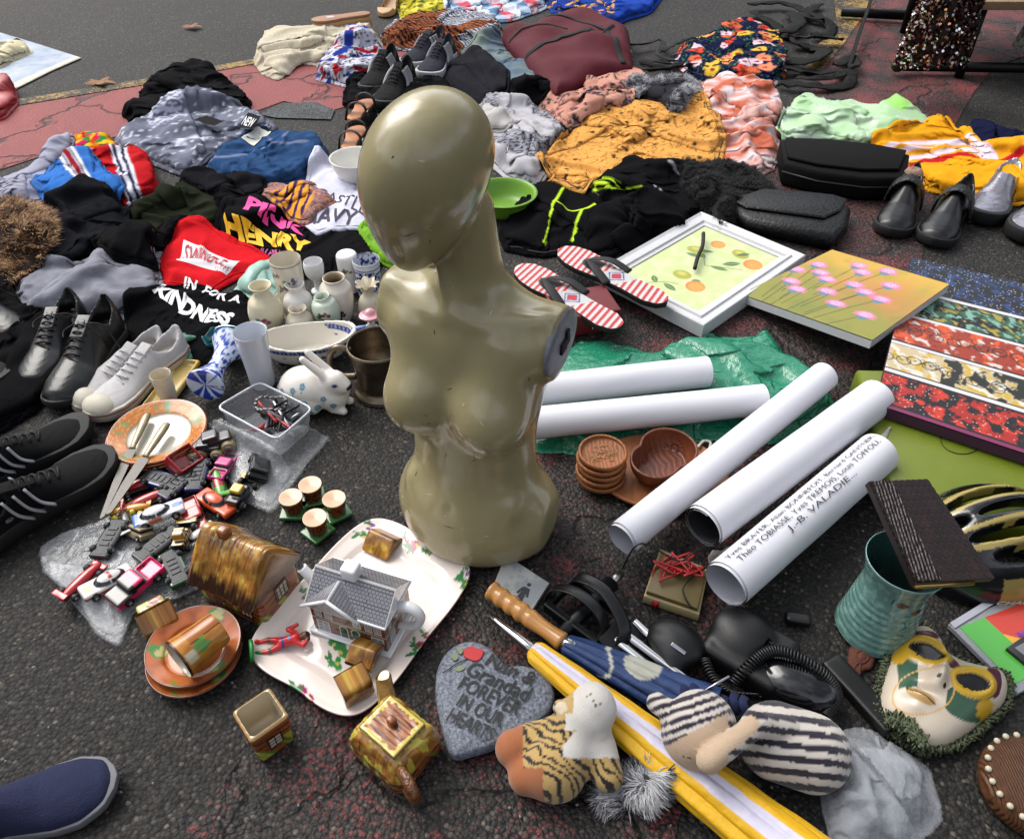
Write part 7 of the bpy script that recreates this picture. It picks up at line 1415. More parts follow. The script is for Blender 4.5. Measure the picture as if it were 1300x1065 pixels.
# ================================================================ pictures
def flat_picture(name, label, cat, q4, z, th, res, paint, edge, tilt=0, group=None):
    """q4: photograph corners bottom-left, bottom-right, top-right, top-left of the face lying at height z"""
    zs = z if isinstance(z, (list, tuple)) else [z] * 4; z = max(zs); W3 = np.array([P(*q, k) for q, k in zip(q4, zs)]); W = W3[:, :2]; c0 = W.mean(0); W = W - c0; e = empty(name, label, cat, (c0[0], c0[1], 0), 0, group)
    lu, lv = np.linalg.norm(W[1] - W[0]), np.linalg.norm(W[3] - W[0]); V, F, c = panelgrid([(*w_, k + .0022) for w_, k in zip(W, zs)], int(lu / res), int(lv / res), lambda u, v: paint(u * lu, v * lv, lu, lv)); obj('painting', V, F, M('oil paint', '', .5, vc=True, bump=.25, bs=300), e, col=c, smooth=False)
    V, F = prism(W, 0, 1); V[:, 2] = [[k - th, k][int(t_ > .5)] for k, t_ in [(zs[int(np.argmin(np.hypot(*(W - v_[:2]).T)))], v_[2]) for v_ in V]]; F = F[:-1]; obj('canvas', V, F, edge, e, smooth=False); put_poly(W + c0, z + .002); return e, W, c0
CE = M('white canvas edge', '#b4b4b6', .7, bump=.3, bs=600)
def thistles(x, y, W, H):
    c = np.tile(np.array(L('#74722a')), (len(x), 1)); t = y / H; n = fbm(x * 9, y * 9, 4, 3); c = mixc(c, ss(.62, .5, -t + 1.2 - n * .4) * 0 + np.clip((t - .35) * 1.6 + n * .5, 0, 1), '#a8862e'); c = mixc(c, np.clip(.8 - np.hypot((x / W - .75) * 1.5, (t - .55) * 2.2) + n * .4, 0, 1), '#a26434'); c = mixc(c, np.clip(n * 1.2 - (t - .2), 0, .7), '#5f6a24')
    fl_ = [(.10, .72), (.20, .62), (.13, .38), (.30, .56), (.34, .88), (.43, .80), (.24, .30), (.42, .40), (.50, .60), (.62, .55), (.57, .28), (.70, .74), (.76, .52), (.80, .26), (.03, .56), (.56, .92)]
    for i, (a, b) in enumerate(fl_): c = line(c, x, y, [(a * W, b * H), ((a * .8 + .06) * W, (b - .22) * H), ((a * .6 + .12) * W, (b - .5) * H)], .0022, '#2c2a14')
    for i, (a, b) in enumerate(fl_):
        X_, Y_ = (x - a * W), (y - b * H); r_ = np.hypot(X_, Y_ * 1.5); an = np.arctan2(Y_, X_); rad = .024 * (1 + .22 * np.sin(an * 23 + i)); c = mixc(c, ss(.014, .004, np.hypot(X_, (Y_ + .008) * 1.2)), '#4a6a78'); c = mixc(c, ss(rad, .003, r_) * (Y_ > -.007), '#c0608c'); c = mixc(c, ss(rad * .7, .004, np.hypot(X_, (Y_ - .004) * 1.8)) * (noise2(x * 500, y * 300, i) > -.1), '#d49ab4')
    return c
flat_picture('thistle_painting', 'small canvas of pink thistles on a mustard green background', 'painting', [(940, 374), (1107, 433), (1205, 362), (1056, 318)], (.030, .101, .136, .065), .02, .0016, thistles, CE)
# --- framed fruit print
zi = .030; q = np.array([P(x, y, zi)[:2] for x, y in ((805, 347), (889, 405), (985, 320), (881, 288))]); c0 = q.mean(0); u_ = (q[1] - q[0] + q[2] - q[3]) / 2; lu, lv = np.linalg.norm(u_), np.linalg.norm((q[3] - q[0] + q[2] - q[1]) / 2); af_ = math.atan2(u_[1], u_[0])
def fruit(x, y, W, H):
    c = np.tile(np.array(L('#a9b478')), (len(x), 1)); c = mixc(c, fbm(x * 25, y * 25, 3, 3) + .3, '#b4bc8c')
    def lemon(c, a, b, rx, ry, an, col='#8c8c1c'): c = oval(c, x, y, a * W, b * H, rx, ry, an, col); return oval(c, x, y, a * W - .004, b * H + .004, rx * .5, ry * .4, an, '#a8a440', .5)
    def orange(c, a, b, r_): c = oval(c, x, y, a * W, b * H, r_, r_, 0, '#b8641c'); c = oval(c, x, y, a * W + .002, b * H, r_ * .8, r_ * .8, 0, '#c8862c', .3); X_, Y_ = x - a * W, y - b * H; return mixc(c, (np.hypot(X_, Y_) < r_ * .75) & (np.abs(np.sin(np.arctan2(Y_, X_) * 4)) < .18), '#b0601c')
    G_ = '#3c5c24'
    for pts in ([(.40, .62), (.52, .52), (.70, .60), (.86, .66)], [(.30, .04), (.42, .14), (.54, .18)]): c = line(c, x, y, [(a * W, b * H) for a, b in pts], .0022, G_)
    for a, b, l_, w_, an in ((.44, .60, .05, .008, 2.6), (.40, .60, .045, .008, 3.4), (.56, .54, .05, .008, .3), (.64, .62, .05, .010, .9), (.42, .12, .045, .009, -.2), (.36, .08, .035, .008, 2.4), (.60, .28, .025, .008, .6)): c = leaf(c, x, y, a * W, b * H, l_, w_, an, G_, '#7a9440')
    c = orange(c, .36, .84, .019); c = lemon(c, .26, .66, .026, .018, .3); c = lemon(c, .66, .84, .025, .019, -.3); c = orange(c, .88, .78, .024); c = lemon(c, .46, .30, .024, .020, .2); c = orange(c, .70, .24, .024); c = leaf(c, x, y, .28 * W, .66 * H, .04, .007, .6, G_); c = leaf(c, x, y, .64 * W, .80 * H, .04, .007, 1.0, G_)
    return mixc(c, (x < .0015) | (y < .0015) | (x > W - .0015) | (y > H - .0015), '#6a7048')
e = empty('fruit_picture', 'white framed print of lemons and oranges on pale green', 'picture', (c0[0], c0[1], 0), af_)
V, F, c = panelgrid([(-lu / 2, -lv / 2, zi), (lu / 2, -lv / 2, zi), (lu / 2, lv / 2, zi), (-lu / 2, lv / 2, zi)], int(lu / .0015), int(lv / .0015), lambda u, v: fruit(u * lu, v * lv, lu, lv)); obj('print', V, F, M('print paper', '', .5, vc=True, coat=.3), e, col=c, smooth=False)
WF = M('white painted frame', '#b4b4b6', .45, var=.05); fw_ = .048
def ring4(a, b, z0, c_, d_, z1): return [((a, b, z0), (c_, d_, z1))]
prof = [(0, zi - .001), (.001, zi + .003), (.010, zi + .004), (.013, zi + .009), (.022, zi + .010), (.024, zi + .005), (.038, zi + .006), (.046, zi + .010), (fw_, zi + .008), (fw_, .004)]; V = []
for o_, z_ in prof: a, b = lu / 2 + o_, lv / 2 + o_; V += [(-a, -b, z_), (a, -b, z_), (a, b, z_), (-a, b, z_)]
obj('frame', V, grid_faces(len(prof), 4, True), WF, e, smooth=False)
cs, sn = math.cos(af_), math.sin(af_); put_poly([(c0[0] + cs * a * (lu / 2 + fw_) - sn * b * (lv / 2 + fw_), c0[1] + sn * a * (lu / 2 + fw_) + cs * b * (lv / 2 + fw_)) for a, b in ((-1, -1), (1, -1), (1, 1), (-1, 1))], .04)
V, F = tube([P(893, 296, .05), P(892, 312, .047), P(886, 326, .046), P(882, 341, .044)], .005, 8, 4); o = obj('black_clasp', V, F, M('black rubber', '')); tag(o, 'short black rubber clasp lying on the fruit picture', 'clasp')
# --- green case under the striped canvas
lim = M('olive lime plastic', '#5c6818', .42, var=.08, vs=12, bump=.15, bs=300)
e, W = bagbox('plastic_case', 'olive lime plastic case under the striped canvas', 'case', [(1124, 606), (1180, 640), (1430, 700), (1430, 520), (1200, 470), (1088, 468)], .07, lim, bev=.010)
V, F = tube([(*(P(1222 + 28 * math.cos(t), 556 + 20 * math.sin(t), .0715)[:2] - np.array(e.location[:2])), .0712) for t in np.linspace(0, 2 * PI, 33)], .0008, 5, 1); obj('handle_groove', V, F, M('dark line', '#1c2008', .7), e)
obj('latch', *xf(box(.022, .014, .006, .001), tuple(P(1214, 548, .073) - np.array([*e.location[:2], 0]))), M('black plastic', '#101010', .4), e)
def bikes(x, y, W, H):
    v = 1 - y / H; n = fbm(x * 34, y * 26, 5, 3); n2 = fbm(x * 40 + 5, y * 50 + x * 20, 5, 9); c = np.tile(np.array(L('#0d0e12')), (len(x), 1)); sp = noise2(x * 300, y * 300, 5)
    m = v < .25; c = mixc(c, m * np.clip((n - .08 + .06) * 5, 0, 1), '#101e38'); c = mixc(c, m * np.clip((n2 - .3 + .06) * 5, 0, 1), '#1e3464'); c = mixc(c, m & (sp > .62), '#b0b4bc')
    m = (v > .27) & (v < .42); c = mixc(c, m * np.clip((n - .0 + .06) * 5, 0, 1) * (x < W * .9), '#234a36'); c = mixc(c, m * np.clip((n2 - .3 + .06) * 5, 0, 1), '#6a9080'); c = mixc(c, m * np.clip((-.42 - n2 + .06) * 5, 0, 1), '#8a7a30')
    m = (v > .44) & (v < .61); c = mixc(c, m, '#842c16'); c = mixc(c, m * np.clip((n - .2 + .06) * 5, 0, 1), '#b8481c'); c = mixc(c, m * np.clip((n2 - .42 + .06) * 5, 0, 1), '#b4a8a0'); c = mixc(c, m & (np.abs(n2 + .1) < .02), '#1c1012')
    m = (v > .635) & (v < .785); c = mixc(c, m, '#a89878'); c = mixc(c, m * np.clip((n - .2 + .06) * 5, 0, 1), '#a88c30'); c = mixc(c, m * np.clip((n2 - .2 + .06) * 5, 0, 1), '#b8b4a8'); c = mixc(c, m * np.clip((.02 - n + .06) * 5, 0, 1) * (x > W * .25), '#1c2018')
    m = (v > .82) & (v < .975); c = mixc(c, m * np.clip((n - .02 + .06) * 5, 0, 1), '#8c1c14'); c = mixc(c, m * np.clip((n2 - .32 + .06) * 5, 0, 1), '#a82c18'); c = mixc(c, m & (sp > .66), '#c0b8b0'); c = mixc(c, v > .982, '#6a2448')
    for k in (.255, .435, .625, .80): c = mixc(c, np.abs(v - k) < .0085, '#b8b4b4')
    r = np.random.default_rng(3)
    for row, col in ((.71, '#1c1814'), (.525, '#1c1210')):
        for i in range(9):
            a = .05 + i * .10 + r.uniform(-.02, .02); cx_, cy_ = a * W, (1 - row + r.uniform(-.02, .02)) * H; s_ = .013
            for d in (-1.25, 1.25): c = mixc(c, ss(.0011, .0008, np.abs(np.hypot(x - cx_ - d * s_, y - cy_) - s_)), col)
            c = line(c, x, y, [(cx_ - 1.25 * s_, cy_), (cx_, cy_ + s_), (cx_ + 1.25 * s_, cy_), (cx_, cy_ - .2 * s_), (cx_ - 1.25 * s_, cy_)], .0013, col)
    return c
flat_picture('striped_canvas', 'long canvas with blue green orange cream and red painted bands and bicycles', 'painting', [(1112, 514), (1420, 616), (1420, 388), (1157, 328)], .098, .022, .0018, bikes, M('purple canvas edge', '#3a1c34', .7))
# ================================================================ flip flops and red box
e = empty('red_box', 'dark red cardboard box with white lettering under the flip flops', 'box', P(742, 414), .28); RB = M('dark red card', '#5c1216', .5, var=.08)
obj('carton', *box(.15, .11, .055, .004, (.0, .02, .029)), RB, e)
for i, t_ in enumerate(('RED HOT', 'POUR LES', 'FORTS')):
    V, F = text_mesh(t_, .01); V = np.column_stack([(V[:, 0] - .5) * .05 + .03, np.full(len(V), -.0357), V[:, 1] * .008 + .042 - i * .014]); obj('lettering', V, F, M('white ink', ''), e, smooth=False)
put_disc(*P(742, 404)[:2], .06, .056)
def flop(x, y, W, H):
    c = np.tile(np.array(L('#b4b0ae')), (len(x), 1)); s = ((x * .94 + (y - H / 2) * .35) * 62) % 1; c = mixc(c, s < .5, '#a01c22'); m = np.abs(x / W - .46 - (y / H - .5) * .1) < .10; c = mixc(c, m, '#a4a4a4'); t = np.abs(x / W - .46) * W + np.abs(y - H / 2); c = mixc(c, m & (t < .026), '#1c2c6c'); c = mixc(c, m & (t < .014), '#a01c22'); c = mixc(c, m & (np.abs(t - .019) < .0022), '#b4b0ae')
    return mixc(c, (x / W > .62) & (np.hypot((x / W - .66) * 2, y / H - .5) < .25) , '#0d0d0f')
for lb, h_, t_, z_ in (('upper striped flip flop with a union style print nearest the black trousers', (846, 384), (716, 312), .066), ('lower striped flip flop with a union style print resting on the red box', (788, 416), (662, 334), .062)):
    a, l = dirw(h_, t_, z_); p = P(*h_, z_); e = empty('flip_flop', lb, 'flip flop', p, a, 'striped flip flops', rot=(0, .03, a)); so = sole_outline(l * 1.04, .047); V, F = prism(so, -.014, 0, .002); obj('sole', V, F, M('black foam', '#0c0c0d', .7), e, sharp=50)
    n = 130; xs = np.linspace(.004, l * 1.04 - .004, n); ha_, hb_ = foot_half(xs / (l * 1.04), .0465); tt = np.linspace(0, 1, 44); X, T = np.meshgrid(xs, tt, indexing='ij'); Y = -hb_[:, None] + (ha_ + hb_)[:, None] * T; V = np.column_stack([X.ravel(), Y.ravel(), np.full(X.size, .0008)]); obj('footbed', V, grid_faces(n, 44), MATTE, e, col=flop(X.ravel(), Y.ravel() + .05, l, .10), smooth=False)
    for s_ in (-1, 1): V, F = tube([(l * .76, 0, .001), (l * .70, s_ * .012, .012), (l * .58, s_ * .030, .014), (l * .44, s_ * .040, .0)], [.004, .008, .012, .012], 8, 5, flat=.25); obj('strap', V, F, M('black foam', ''), e)
# ================================================================ green plastic bag and poster rolls
GB = M('green polythene', '#1c7a5c', .25, alpha=.78, spec=.8, b2=.7, b2s=60)
cloth('green_bag', 'crumpled translucent green plastic bag under the rolled posters', 'plastic bag', [(676, 566), (690, 500), (712, 448), (742, 428), (790, 434), (830, 444), (870, 432), (920, 424), (960, 424), (976, 416), (1000, 450), (1040, 480), (1062, 510), (1040, 540), (980, 560), (900, 556), (800, 566), (730, 574)], GB, h=.03, amp=.02, seed=80, t=.001, g=.42, layers=2, bend=.03, wob=.008, folds=9)
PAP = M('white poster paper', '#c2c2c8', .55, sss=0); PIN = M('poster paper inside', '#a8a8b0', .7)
def roll(label, a, b, za, zb, dia, text=None, wraps=1.0, dark=False, group='rolled white posters'):
    A, B = P(*a, za), P(*b, zb); d = B - A; l = float(np.linalg.norm(d)); rz = math.atan2(d[1], d[0]); ry = -math.asin(d[2] / l); r = dia / 2; e = empty('poster_roll', label, 'poster', A, rz, group, rot=(0, ry, rz))
    th = np.linspace(0, 2 * PI * (1 + wraps), 90); rr_ = r - .0022 * th / (2 * PI) * 1.0 + .0; nx = 14; xs = np.linspace(0, l, nx); V = []
    for k, x in enumerate(xs): V += [(x + .003 * math.sin(t_ * .5 + k * 0), q_ * math.cos(t_ + 4.2), q_ * math.sin(t_ + 4.2)) for t_, q_ in zip(th, rr_ * (1 + .016 * noise2(np.cos(th) * 1.2 + x * 9, np.sin(th) * 1.2 + a[0], 4)))]
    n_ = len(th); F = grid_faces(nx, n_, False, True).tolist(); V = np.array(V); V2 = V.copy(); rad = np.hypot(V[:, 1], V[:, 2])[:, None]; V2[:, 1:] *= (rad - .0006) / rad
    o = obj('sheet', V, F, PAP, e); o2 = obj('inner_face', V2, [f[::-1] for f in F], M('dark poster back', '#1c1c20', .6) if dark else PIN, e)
    if text:
        for s_, x0, x1, t0, hh in text:
            T, TF = text_mesh(s_, .0, 0, 1., 2); th_ = t0 - (T[:, 1] - .5) * hh / r; V = np.column_stack([x0 * l + (x1 - x0) * l * T[:, 0], (r + .0007) * np.cos(th_) * 1, (r + .0007) * np.sin(th_)]); obj('lettering', V, TF, M('grey print', '#3c3c44', .7), o, smooth=False)
    for t_ in np.linspace(0, 1, 30): q_ = A + d * t_; put_disc(q_[0], q_[1], r * .7, q_[2] + r * .8)
    return e
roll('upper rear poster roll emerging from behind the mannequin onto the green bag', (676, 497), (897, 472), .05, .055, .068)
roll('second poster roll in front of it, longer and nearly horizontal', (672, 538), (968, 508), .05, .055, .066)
# wooden tray, bowls
wd1 = M('turned wood', '#7a4a28', .5, var=.28, vs=14, wave=(40, .3, 6.), spec=.35); wd2 = M('reddish carved wood', '#5a2c18', .42, var=.35, vs=18, wave=(25, .3, 8.)); wd3 = M('oval wooden board', '#8a5430', .55, var=.25, vs=10, wave=(18, .3, 10.))
p = P(838, 604); V, F = lathe(smooth_prof([(0, .004), (.10, .004), (.118, .006), (.126, .012), (.123, .017), (.112, .014), (.09, .012), (0, .011)], 4), 72, 1, .78); o = obj('wooden_board', V, F, wd3, None, p, rz=-.12); tag(o, 'oval wooden board under the small wooden dishes', 'board'); put_disc(p[0], p[1], .1, .014)
for i in range(5):
    p = P(762 - (i % 2) * 2, 612 - 1.5 * i, 0); z = .012 + i * .0115; R = .0455; V, F = lathe(smooth_prof([(0, .001), (R * .8, 0), (R * .97, .004), (R, .009), (R * .96, .0125), (R * .88, .012), (R * .84, .006), (R * .5, .0048), (0, .005)], 5), 56)
    o = obj('wooden_coaster', V, F, wd1, None, (p[0], p[1], z)); tag(o, ['bottom wooden coaster of the stack of five', 'second wooden coaster from the bottom of the stack', 'middle wooden coaster of the stack of five', 'fourth wooden coaster up, just under the top one', 'top wooden coaster with a faint carved pattern and stuck tape'][i], 'coaster', 'stacked wooden coasters')
r = np.random.default_rng(2); V, F = join([tube([(x, y, .0063), (x + .004, y + .003 * s_, .0067), (x + .009, y, .0063)], .0005, 5, 3) for x, y, s_ in [(r.uniform(-.025, .018), r.uniform(-.02, .02), r.choice((-1, 1))) for _ in range(40)]]); obj('carving', V, F, M('pale scratch', '#9a7048', .6), o)
p = P(838, 596, .014)
def hb(X, Y, Z):
    q = np.minimum(np.hypot(X + .018, Y + .012) - .047, np.hypot(X - .016, Y - .010) - .054); q = sm_min(np.hypot(X + .020, Y + .014) - .046, np.hypot(X - .016, Y - .012) - .054, .004); o_ = q + .018 * np.clip(1 - Z / .045, 0, 1) ** 2; return np.maximum(np.maximum(o_, np.maximum(-Z, Z - .045)), -np.maximum(o_ + .005, .006 - Z))
o = sobj('heart_bowl', hb, (-.09, -.09, -.004), (.09, .09, .05), .0028, wd2, None, loc=p, rz=.2); tag(o, 'dark reddish wooden bowl with a heart shaped notch next to the coasters', 'bowl'); put_disc(p[0], p[1], .05, .05)
V, F = tube([P(886, 568, .02), P(893, 560, .022), P(902, 562, .02), (P(900, 572, .02))], .003, 6, 4); o = obj('shell_bracelet', V, F, M('shell beads', '#b4a89c', .6, var=.4, vs=300)); tag(o, 'tiny pale shell bracelet on the wooden board', 'bracelet')
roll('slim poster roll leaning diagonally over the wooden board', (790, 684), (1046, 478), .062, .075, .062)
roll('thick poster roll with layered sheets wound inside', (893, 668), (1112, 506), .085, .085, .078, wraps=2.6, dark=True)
cloth('loose_papers', 'pair of crumpled grey poster sheets tucked under the thick roll', 'paper', [(900, 690), (960, 660), (1040, 612), (1100, 562), (1136, 530), (1124, 556), (1060, 614), (980, 668), (930, 706)], M('grey creased paper', '#86837c', .6), h=.03, amp=.004, seed=83, t=.001, g=.1, layers=0, wob=.001)
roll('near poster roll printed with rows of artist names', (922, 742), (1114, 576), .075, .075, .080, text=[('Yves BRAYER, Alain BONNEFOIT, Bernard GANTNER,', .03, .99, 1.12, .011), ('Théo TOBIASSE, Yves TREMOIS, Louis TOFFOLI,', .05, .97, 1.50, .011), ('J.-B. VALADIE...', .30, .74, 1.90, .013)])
# ================================================================ memorial stone heart
q = [(553, 868), (556, 848), (566, 830), (582, 818), (602, 815), (622, 824), (638, 842), (645, 848), (662, 846), (684, 852), (700, 868), (704, 888), (694, 908), (668, 928), (630, 946), (598, 956), (578, 960), (568, 950), (560, 920), (554, 892)]
ol = outline(q, .022, 5); c0 = ol.mean(0); e = empty('memorial_heart', 'grey stone heart with a red rose and black writing', 'heart stone', (*c0, 0)); ns = 40; s = np.linspace(0, 1, ns); n_ = len(ol)
prof_ = lambda t: .022 + .012 * np.sqrt(np.clip(1 - t ** 4, 0, 1)); ii = np.arange(n_); V = np.vstack([np.column_stack([(ol - c0) * t, np.full(n_, prof_(t))]) for t in s]); V = np.vstack([V, np.column_stack([(ol - c0) * 1.0, np.full(n_, .010)]), np.column_stack([(ol - c0) * .93, np.full(n_, .001)])]); V[:, 2] += .0006 * noise2(V[:, 0] * 220, V[:, 1] * 220, 3)
F = grid_faces(ns + 2, n_, True); a = 0.5 * np.sum(ol[:, 0] * np.roll(ol[:, 1], -1) - np.roll(ol[:, 0], -1) * ol[:, 1]); F = F if a > 0 else F[:, ::-1]
F = F[:, ::-1] if False else F; st_o = obj('stone', V, F, M('mottled grey stone', '#34373e', .8, var=.9, vs=230, var2='#7c828e', bump=.9, bs=200), e); fz = lambda x, y: .034
for t_, qq in (('Nan &', [(614, 844), (676, 872), (684, 856), (622, 828)]), ('Grandad', [(590, 856), (670, 893), (678, 874), (600, 838)]), ('FOREVER', [(580, 874), (656, 910), (666, 892), (590, 858)]), ('IN OUR', [(578, 896), (634, 924), (643, 907), (588, 880)]), ('HEARTS', [(566, 914), (622, 943), (631, 926), (576, 898)])): text_on(t_, qq, M('black paint', '#08080a', .6), e, .0342, bold=.015, shear=.2 if 'a' in t_ else 0)
def blob(nm, pts, m, z0, z1, par): o = outline(pts, z1, 3) - c0; V, F = prism(o, z0, z1); return obj(nm, V, F, m, par, smooth=False)
blob('rose', [(590, 824), (598, 820), (606, 823), (613, 824), (612, 832), (606, 838), (597, 837), (589, 832)], M('red paint', '#a01a20', .5), .030, .0362, e)
for k in ([(572, 832), (578, 828), (582, 834), (577, 838)], [(580, 824), (584, 820), (588, 826), (584, 830)], [(578, 848), (586, 844), (590, 848), (582, 852)]): blob('rose_leaf', k, M('pale sage paint', '#6a7058', .7), .030, .0352, e)
V, F = tube([P(594, 836, .035) - [*c0, 0], P(580, 842, .0348) - [*c0, 0], P(562, 854, .033) - [*c0, 0]], .0007, 5, 2); obj('rose_stem', V, F, M('black paint', ''), e); put_poly(ol, .03)
# ================================================================ open booklet, bike pedal
def slabq(name, q4, z0, z1, m, par=None, c=None, bev=0, sharp=None):
    W = np.array([P(*k, z1)[:2] for k in q4]) - (c if c is not None else 0); V, F = prism(W, z0, z1, bev); return obj(name, V, F, m, par, smooth=bool(bev), sharp=40 if bev else None)
c0 = P(655, 738)[:2]; e = empty('booklet', 'small booklet with a dark spine and a standing figure on its cover', 'booklet', (*c0, 0)); slabq('cover', [(620, 742), (636, 700), (700, 740), (676, 778)], .001, .004, M('brown book cloth', '#2c1a18', .7), e, c0)
slabq('pages', [(626, 744), (642, 704), (697, 740), (676, 773)], .0045, .013, M('page edges', '#a09888', .8, wave=(300, .4, 1)), e, c0); slabq('front', [(626, 744), (642, 704), (697, 740), (676, 773)], .0132, .0140, M('pale cover print', '#a4a4a2', .6, var=.25, vs=25, var2='#8a8e90'), e, c0)
V, F = join([tube([(0, -.012, 0), (.001, .004, 0)], [.0045, .006], 10, 1, flat=.1), tube([(-.003, -.03, 0), (-.002, -.012, 0)], .003, 8, 1, flat=.1), tube([(.003, -.03, 0), (.002, -.012, 0)], .003, 8, 1, flat=.1), tube([(-.005, .002, 0), (-.009, -.012, 0)], .0018, 8, 1, flat=.1), tube([(.005, .002, 0), (.009, -.012, 0)], .0018, 8, 1, flat=.1), xf(lathe([(0, .0004), (.0035, 0)], 12), (.001, .011, 0))]); obj('figure_print', *xf((V, F), tuple(P(667, 748, .0146) - [*c0, 0]), (0, 0, -.5)), M('grey ink', '#34363a', .7), e, smooth=False); put_poly([P(*k)[:2] for k in [(620, 742), (636, 700), (700, 740), (676, 778)]], .014)
PM = M('black alloy', '#17181a', .35, .6, bump=.2, bs=300); p = P(742, 778, .02); e = empty('bike_pedal', 'black bicycle pedal with toe strap', 'bicycle pedal', p, math.radians(-42))
V, F = join([box(.105, .012, .022, .003, (0, y, .006)) for y in (-.034, .034)] + [box(.010, .075, .020, .003, (x, 0, .006)) for x in (-.048, 0, .048)]); obj('cage', V, F, PM, e, sharp=40); V, F = tube([(0, -.06, .006), (0, .07, .006)], [.011, .014], 16, 1); obj('axle', V, F, PM, e); V, F = tube([(0, .07, .006), (0, .095, .006)], .007, 12, 1); obj('bolt', V, F, M('silver metal', ''), e)
V, F = tube([(-.06, -.02, -.005), (-.05, -.015, .035), (-.01, -.01, .055), (.035, -.01, .045), (.06, -.015, -.005)], .011, 8, 5, flat=.16); obj('toe_strap', V, F, M_blk, e); V, F = tube([(-.05, .025, 0), (-.03, .02, .045), (.02, .02, .055), (.075, .0, .03), (.075, -.03, -.005)], .011, 8, 5, flat=.16); obj('toe_strap', V, F, M_blk, e); obj('toe_plate', *xf(box(.05, .06, .004, .002), (.075, -.005, .012), (0, .4, 0)), M_rub, e)
for t_ in (-1, 0, 1): gput(p[0] + t_ * .03, p[1] - t_ * .03, .05)
# ================================================================ umbrellas
wh = M('varnished pale wood', '#a8763c', .3, var=.15, vs=30, coat=.4); chrome = M('polished chrome', '#a8a8aa', .12, 1); 
a, l = dirw((622, 748), (716, 816), .028); p = P(622, 748, .028); e = empty('wooden_umbrella', 'blue umbrella with a ribbed wooden handle', 'umbrella', p, a); xs = np.linspace(0, l, 46); rr_ = .0150 + .0016 * np.sin(xs / l * 46) * (xs < l * .55); rr_[xs > l * .55] = .0155 - .003 * np.sin((xs[xs > l * .55] / l - .55) / .45 * PI); rr_[0] = .008; rr_[-1] = .010; V, F = tube([(x, 0, 0) for x in xs], rr_, 20, 1, smooth=False); obj('handle', V, F, wh, e)
a2, l2 = dirw((716, 816), (905, 905), .028); q0 = P(716, 816, .028) - p; c_, s_ = math.cos(-a), math.sin(-a); B = P(905, 905, .03) - p; R2 = lambda v: np.array([v[0] * c_ - v[1] * s_, v[0] * s_ + v[1] * c_, v[2]]); A_, B_ = R2(q0), R2(B)
def fold(A_, B_, r0, r1, n=90, m=60, k=8, col=None, tw=1.2, seed=1):
    d = B_ - A_; L_ = np.linalg.norm(d); d = d / L_; u = np.cross(d, (0, 0, 1)); u /= np.linalg.norm(u); w_ = np.cross(u, d); V = []; S, T = np.meshgrid(np.linspace(0, 1, m), np.arange(n) * 2 * PI / n, indexing='ij')
    rad = (r0 + (r1 - r0) * S ** .8) * (1 + .22 * np.abs(np.sin(T * k / 2 + tw * S * 2)) ** .7 - .12 + .05 * noise2(S * 9, T * 3, seed)); rad[0] *= .75; V = A_ + (S[..., None] * L_) * d + rad[..., None] * (np.cos(T)[..., None] * u + .78 * np.sin(T)[..., None] * w_); return V.reshape(-1, 3), grid_faces(m, n, True, True).tolist() + [list(range(n))], S.ravel(), T.ravel(), None if col is None else col(S.ravel(), T.ravel())
V, F, S, T, c = fold(A_, B_, .014, .036, k=8, col=lambda S, T: mixc(mixc(np.tile(np.array(L('#16305c')), (len(S), 1)), np.abs(np.abs(S - .32 - .04 * np.sin(T * 2)) - .0) < .012, '#a8a89c'), (np.hypot((S - .52) / .12, (T - 2.0) / .9) < 1), '#9c9c90')); obj('canopy', V, F, M('umbrella nylon', '', .55, vc=True, bump=.3, bs=900, b2=.5, b2s=50), e, col=c)
V, F = tube([A_ - (.004, 0, 0), A_ + (B_ - A_) * .08], [.012, .014], 16, 1); obj('ferrule', V, F, chrome, e)
A0, B0 = P(676, 824, .035), P(1040, 1112, .040); tipp = P(622, 782, .03); e = empty('yellow_umbrella', 'folded yellow and white umbrella with a long metal tip', 'umbrella', (A0[0], A0[1], 0)); o3 = np.array([A0[0], A0[1], 0])
V, F, S, T, c = fold(A0 - o3, B0 - o3, .016, .042, n=130, k=7, tw=.4, col=lambda S, T: mixc(np.tile(np.array(L('#b8b4c4')), (len(S), 1)), (np.sin(T * 3.5 - 1.1 + S * .8) > -.35), '#c89a0c')); obj('canopy', V, F, M('umbrella nylon', ''), e, col=c); V, F = tube([tipp - o3, tipp + (A0 - tipp) * .5 - o3, A0 + (B0 - A0) * .03 - o3], [.004, .0065, .009], 16, 2); obj('tip', V, F, chrome, e)
for t_ in np.linspace(0, 1, 20): q_ = A0 + (B0 - A0) * t_; put_disc(q_[0], q_[1], .02 + .02 * t_, .05 + .03 * t_)
e = empty('tripod_legs', 'pair of shiny steel tubes right of the pedal', 'steel tubes', P(830, 840)); o3 = P(830, 840)
for a_, b_ in (((780, 812), (862, 878)), ((792, 804), (878, 868)), ((806, 790), (835, 816))): V, F = tube([P(*a_, .03) - o3, P(*b_, .03) - o3], .0075, 16, 1); obj('tube', V, F, chrome, e, sharp=40)
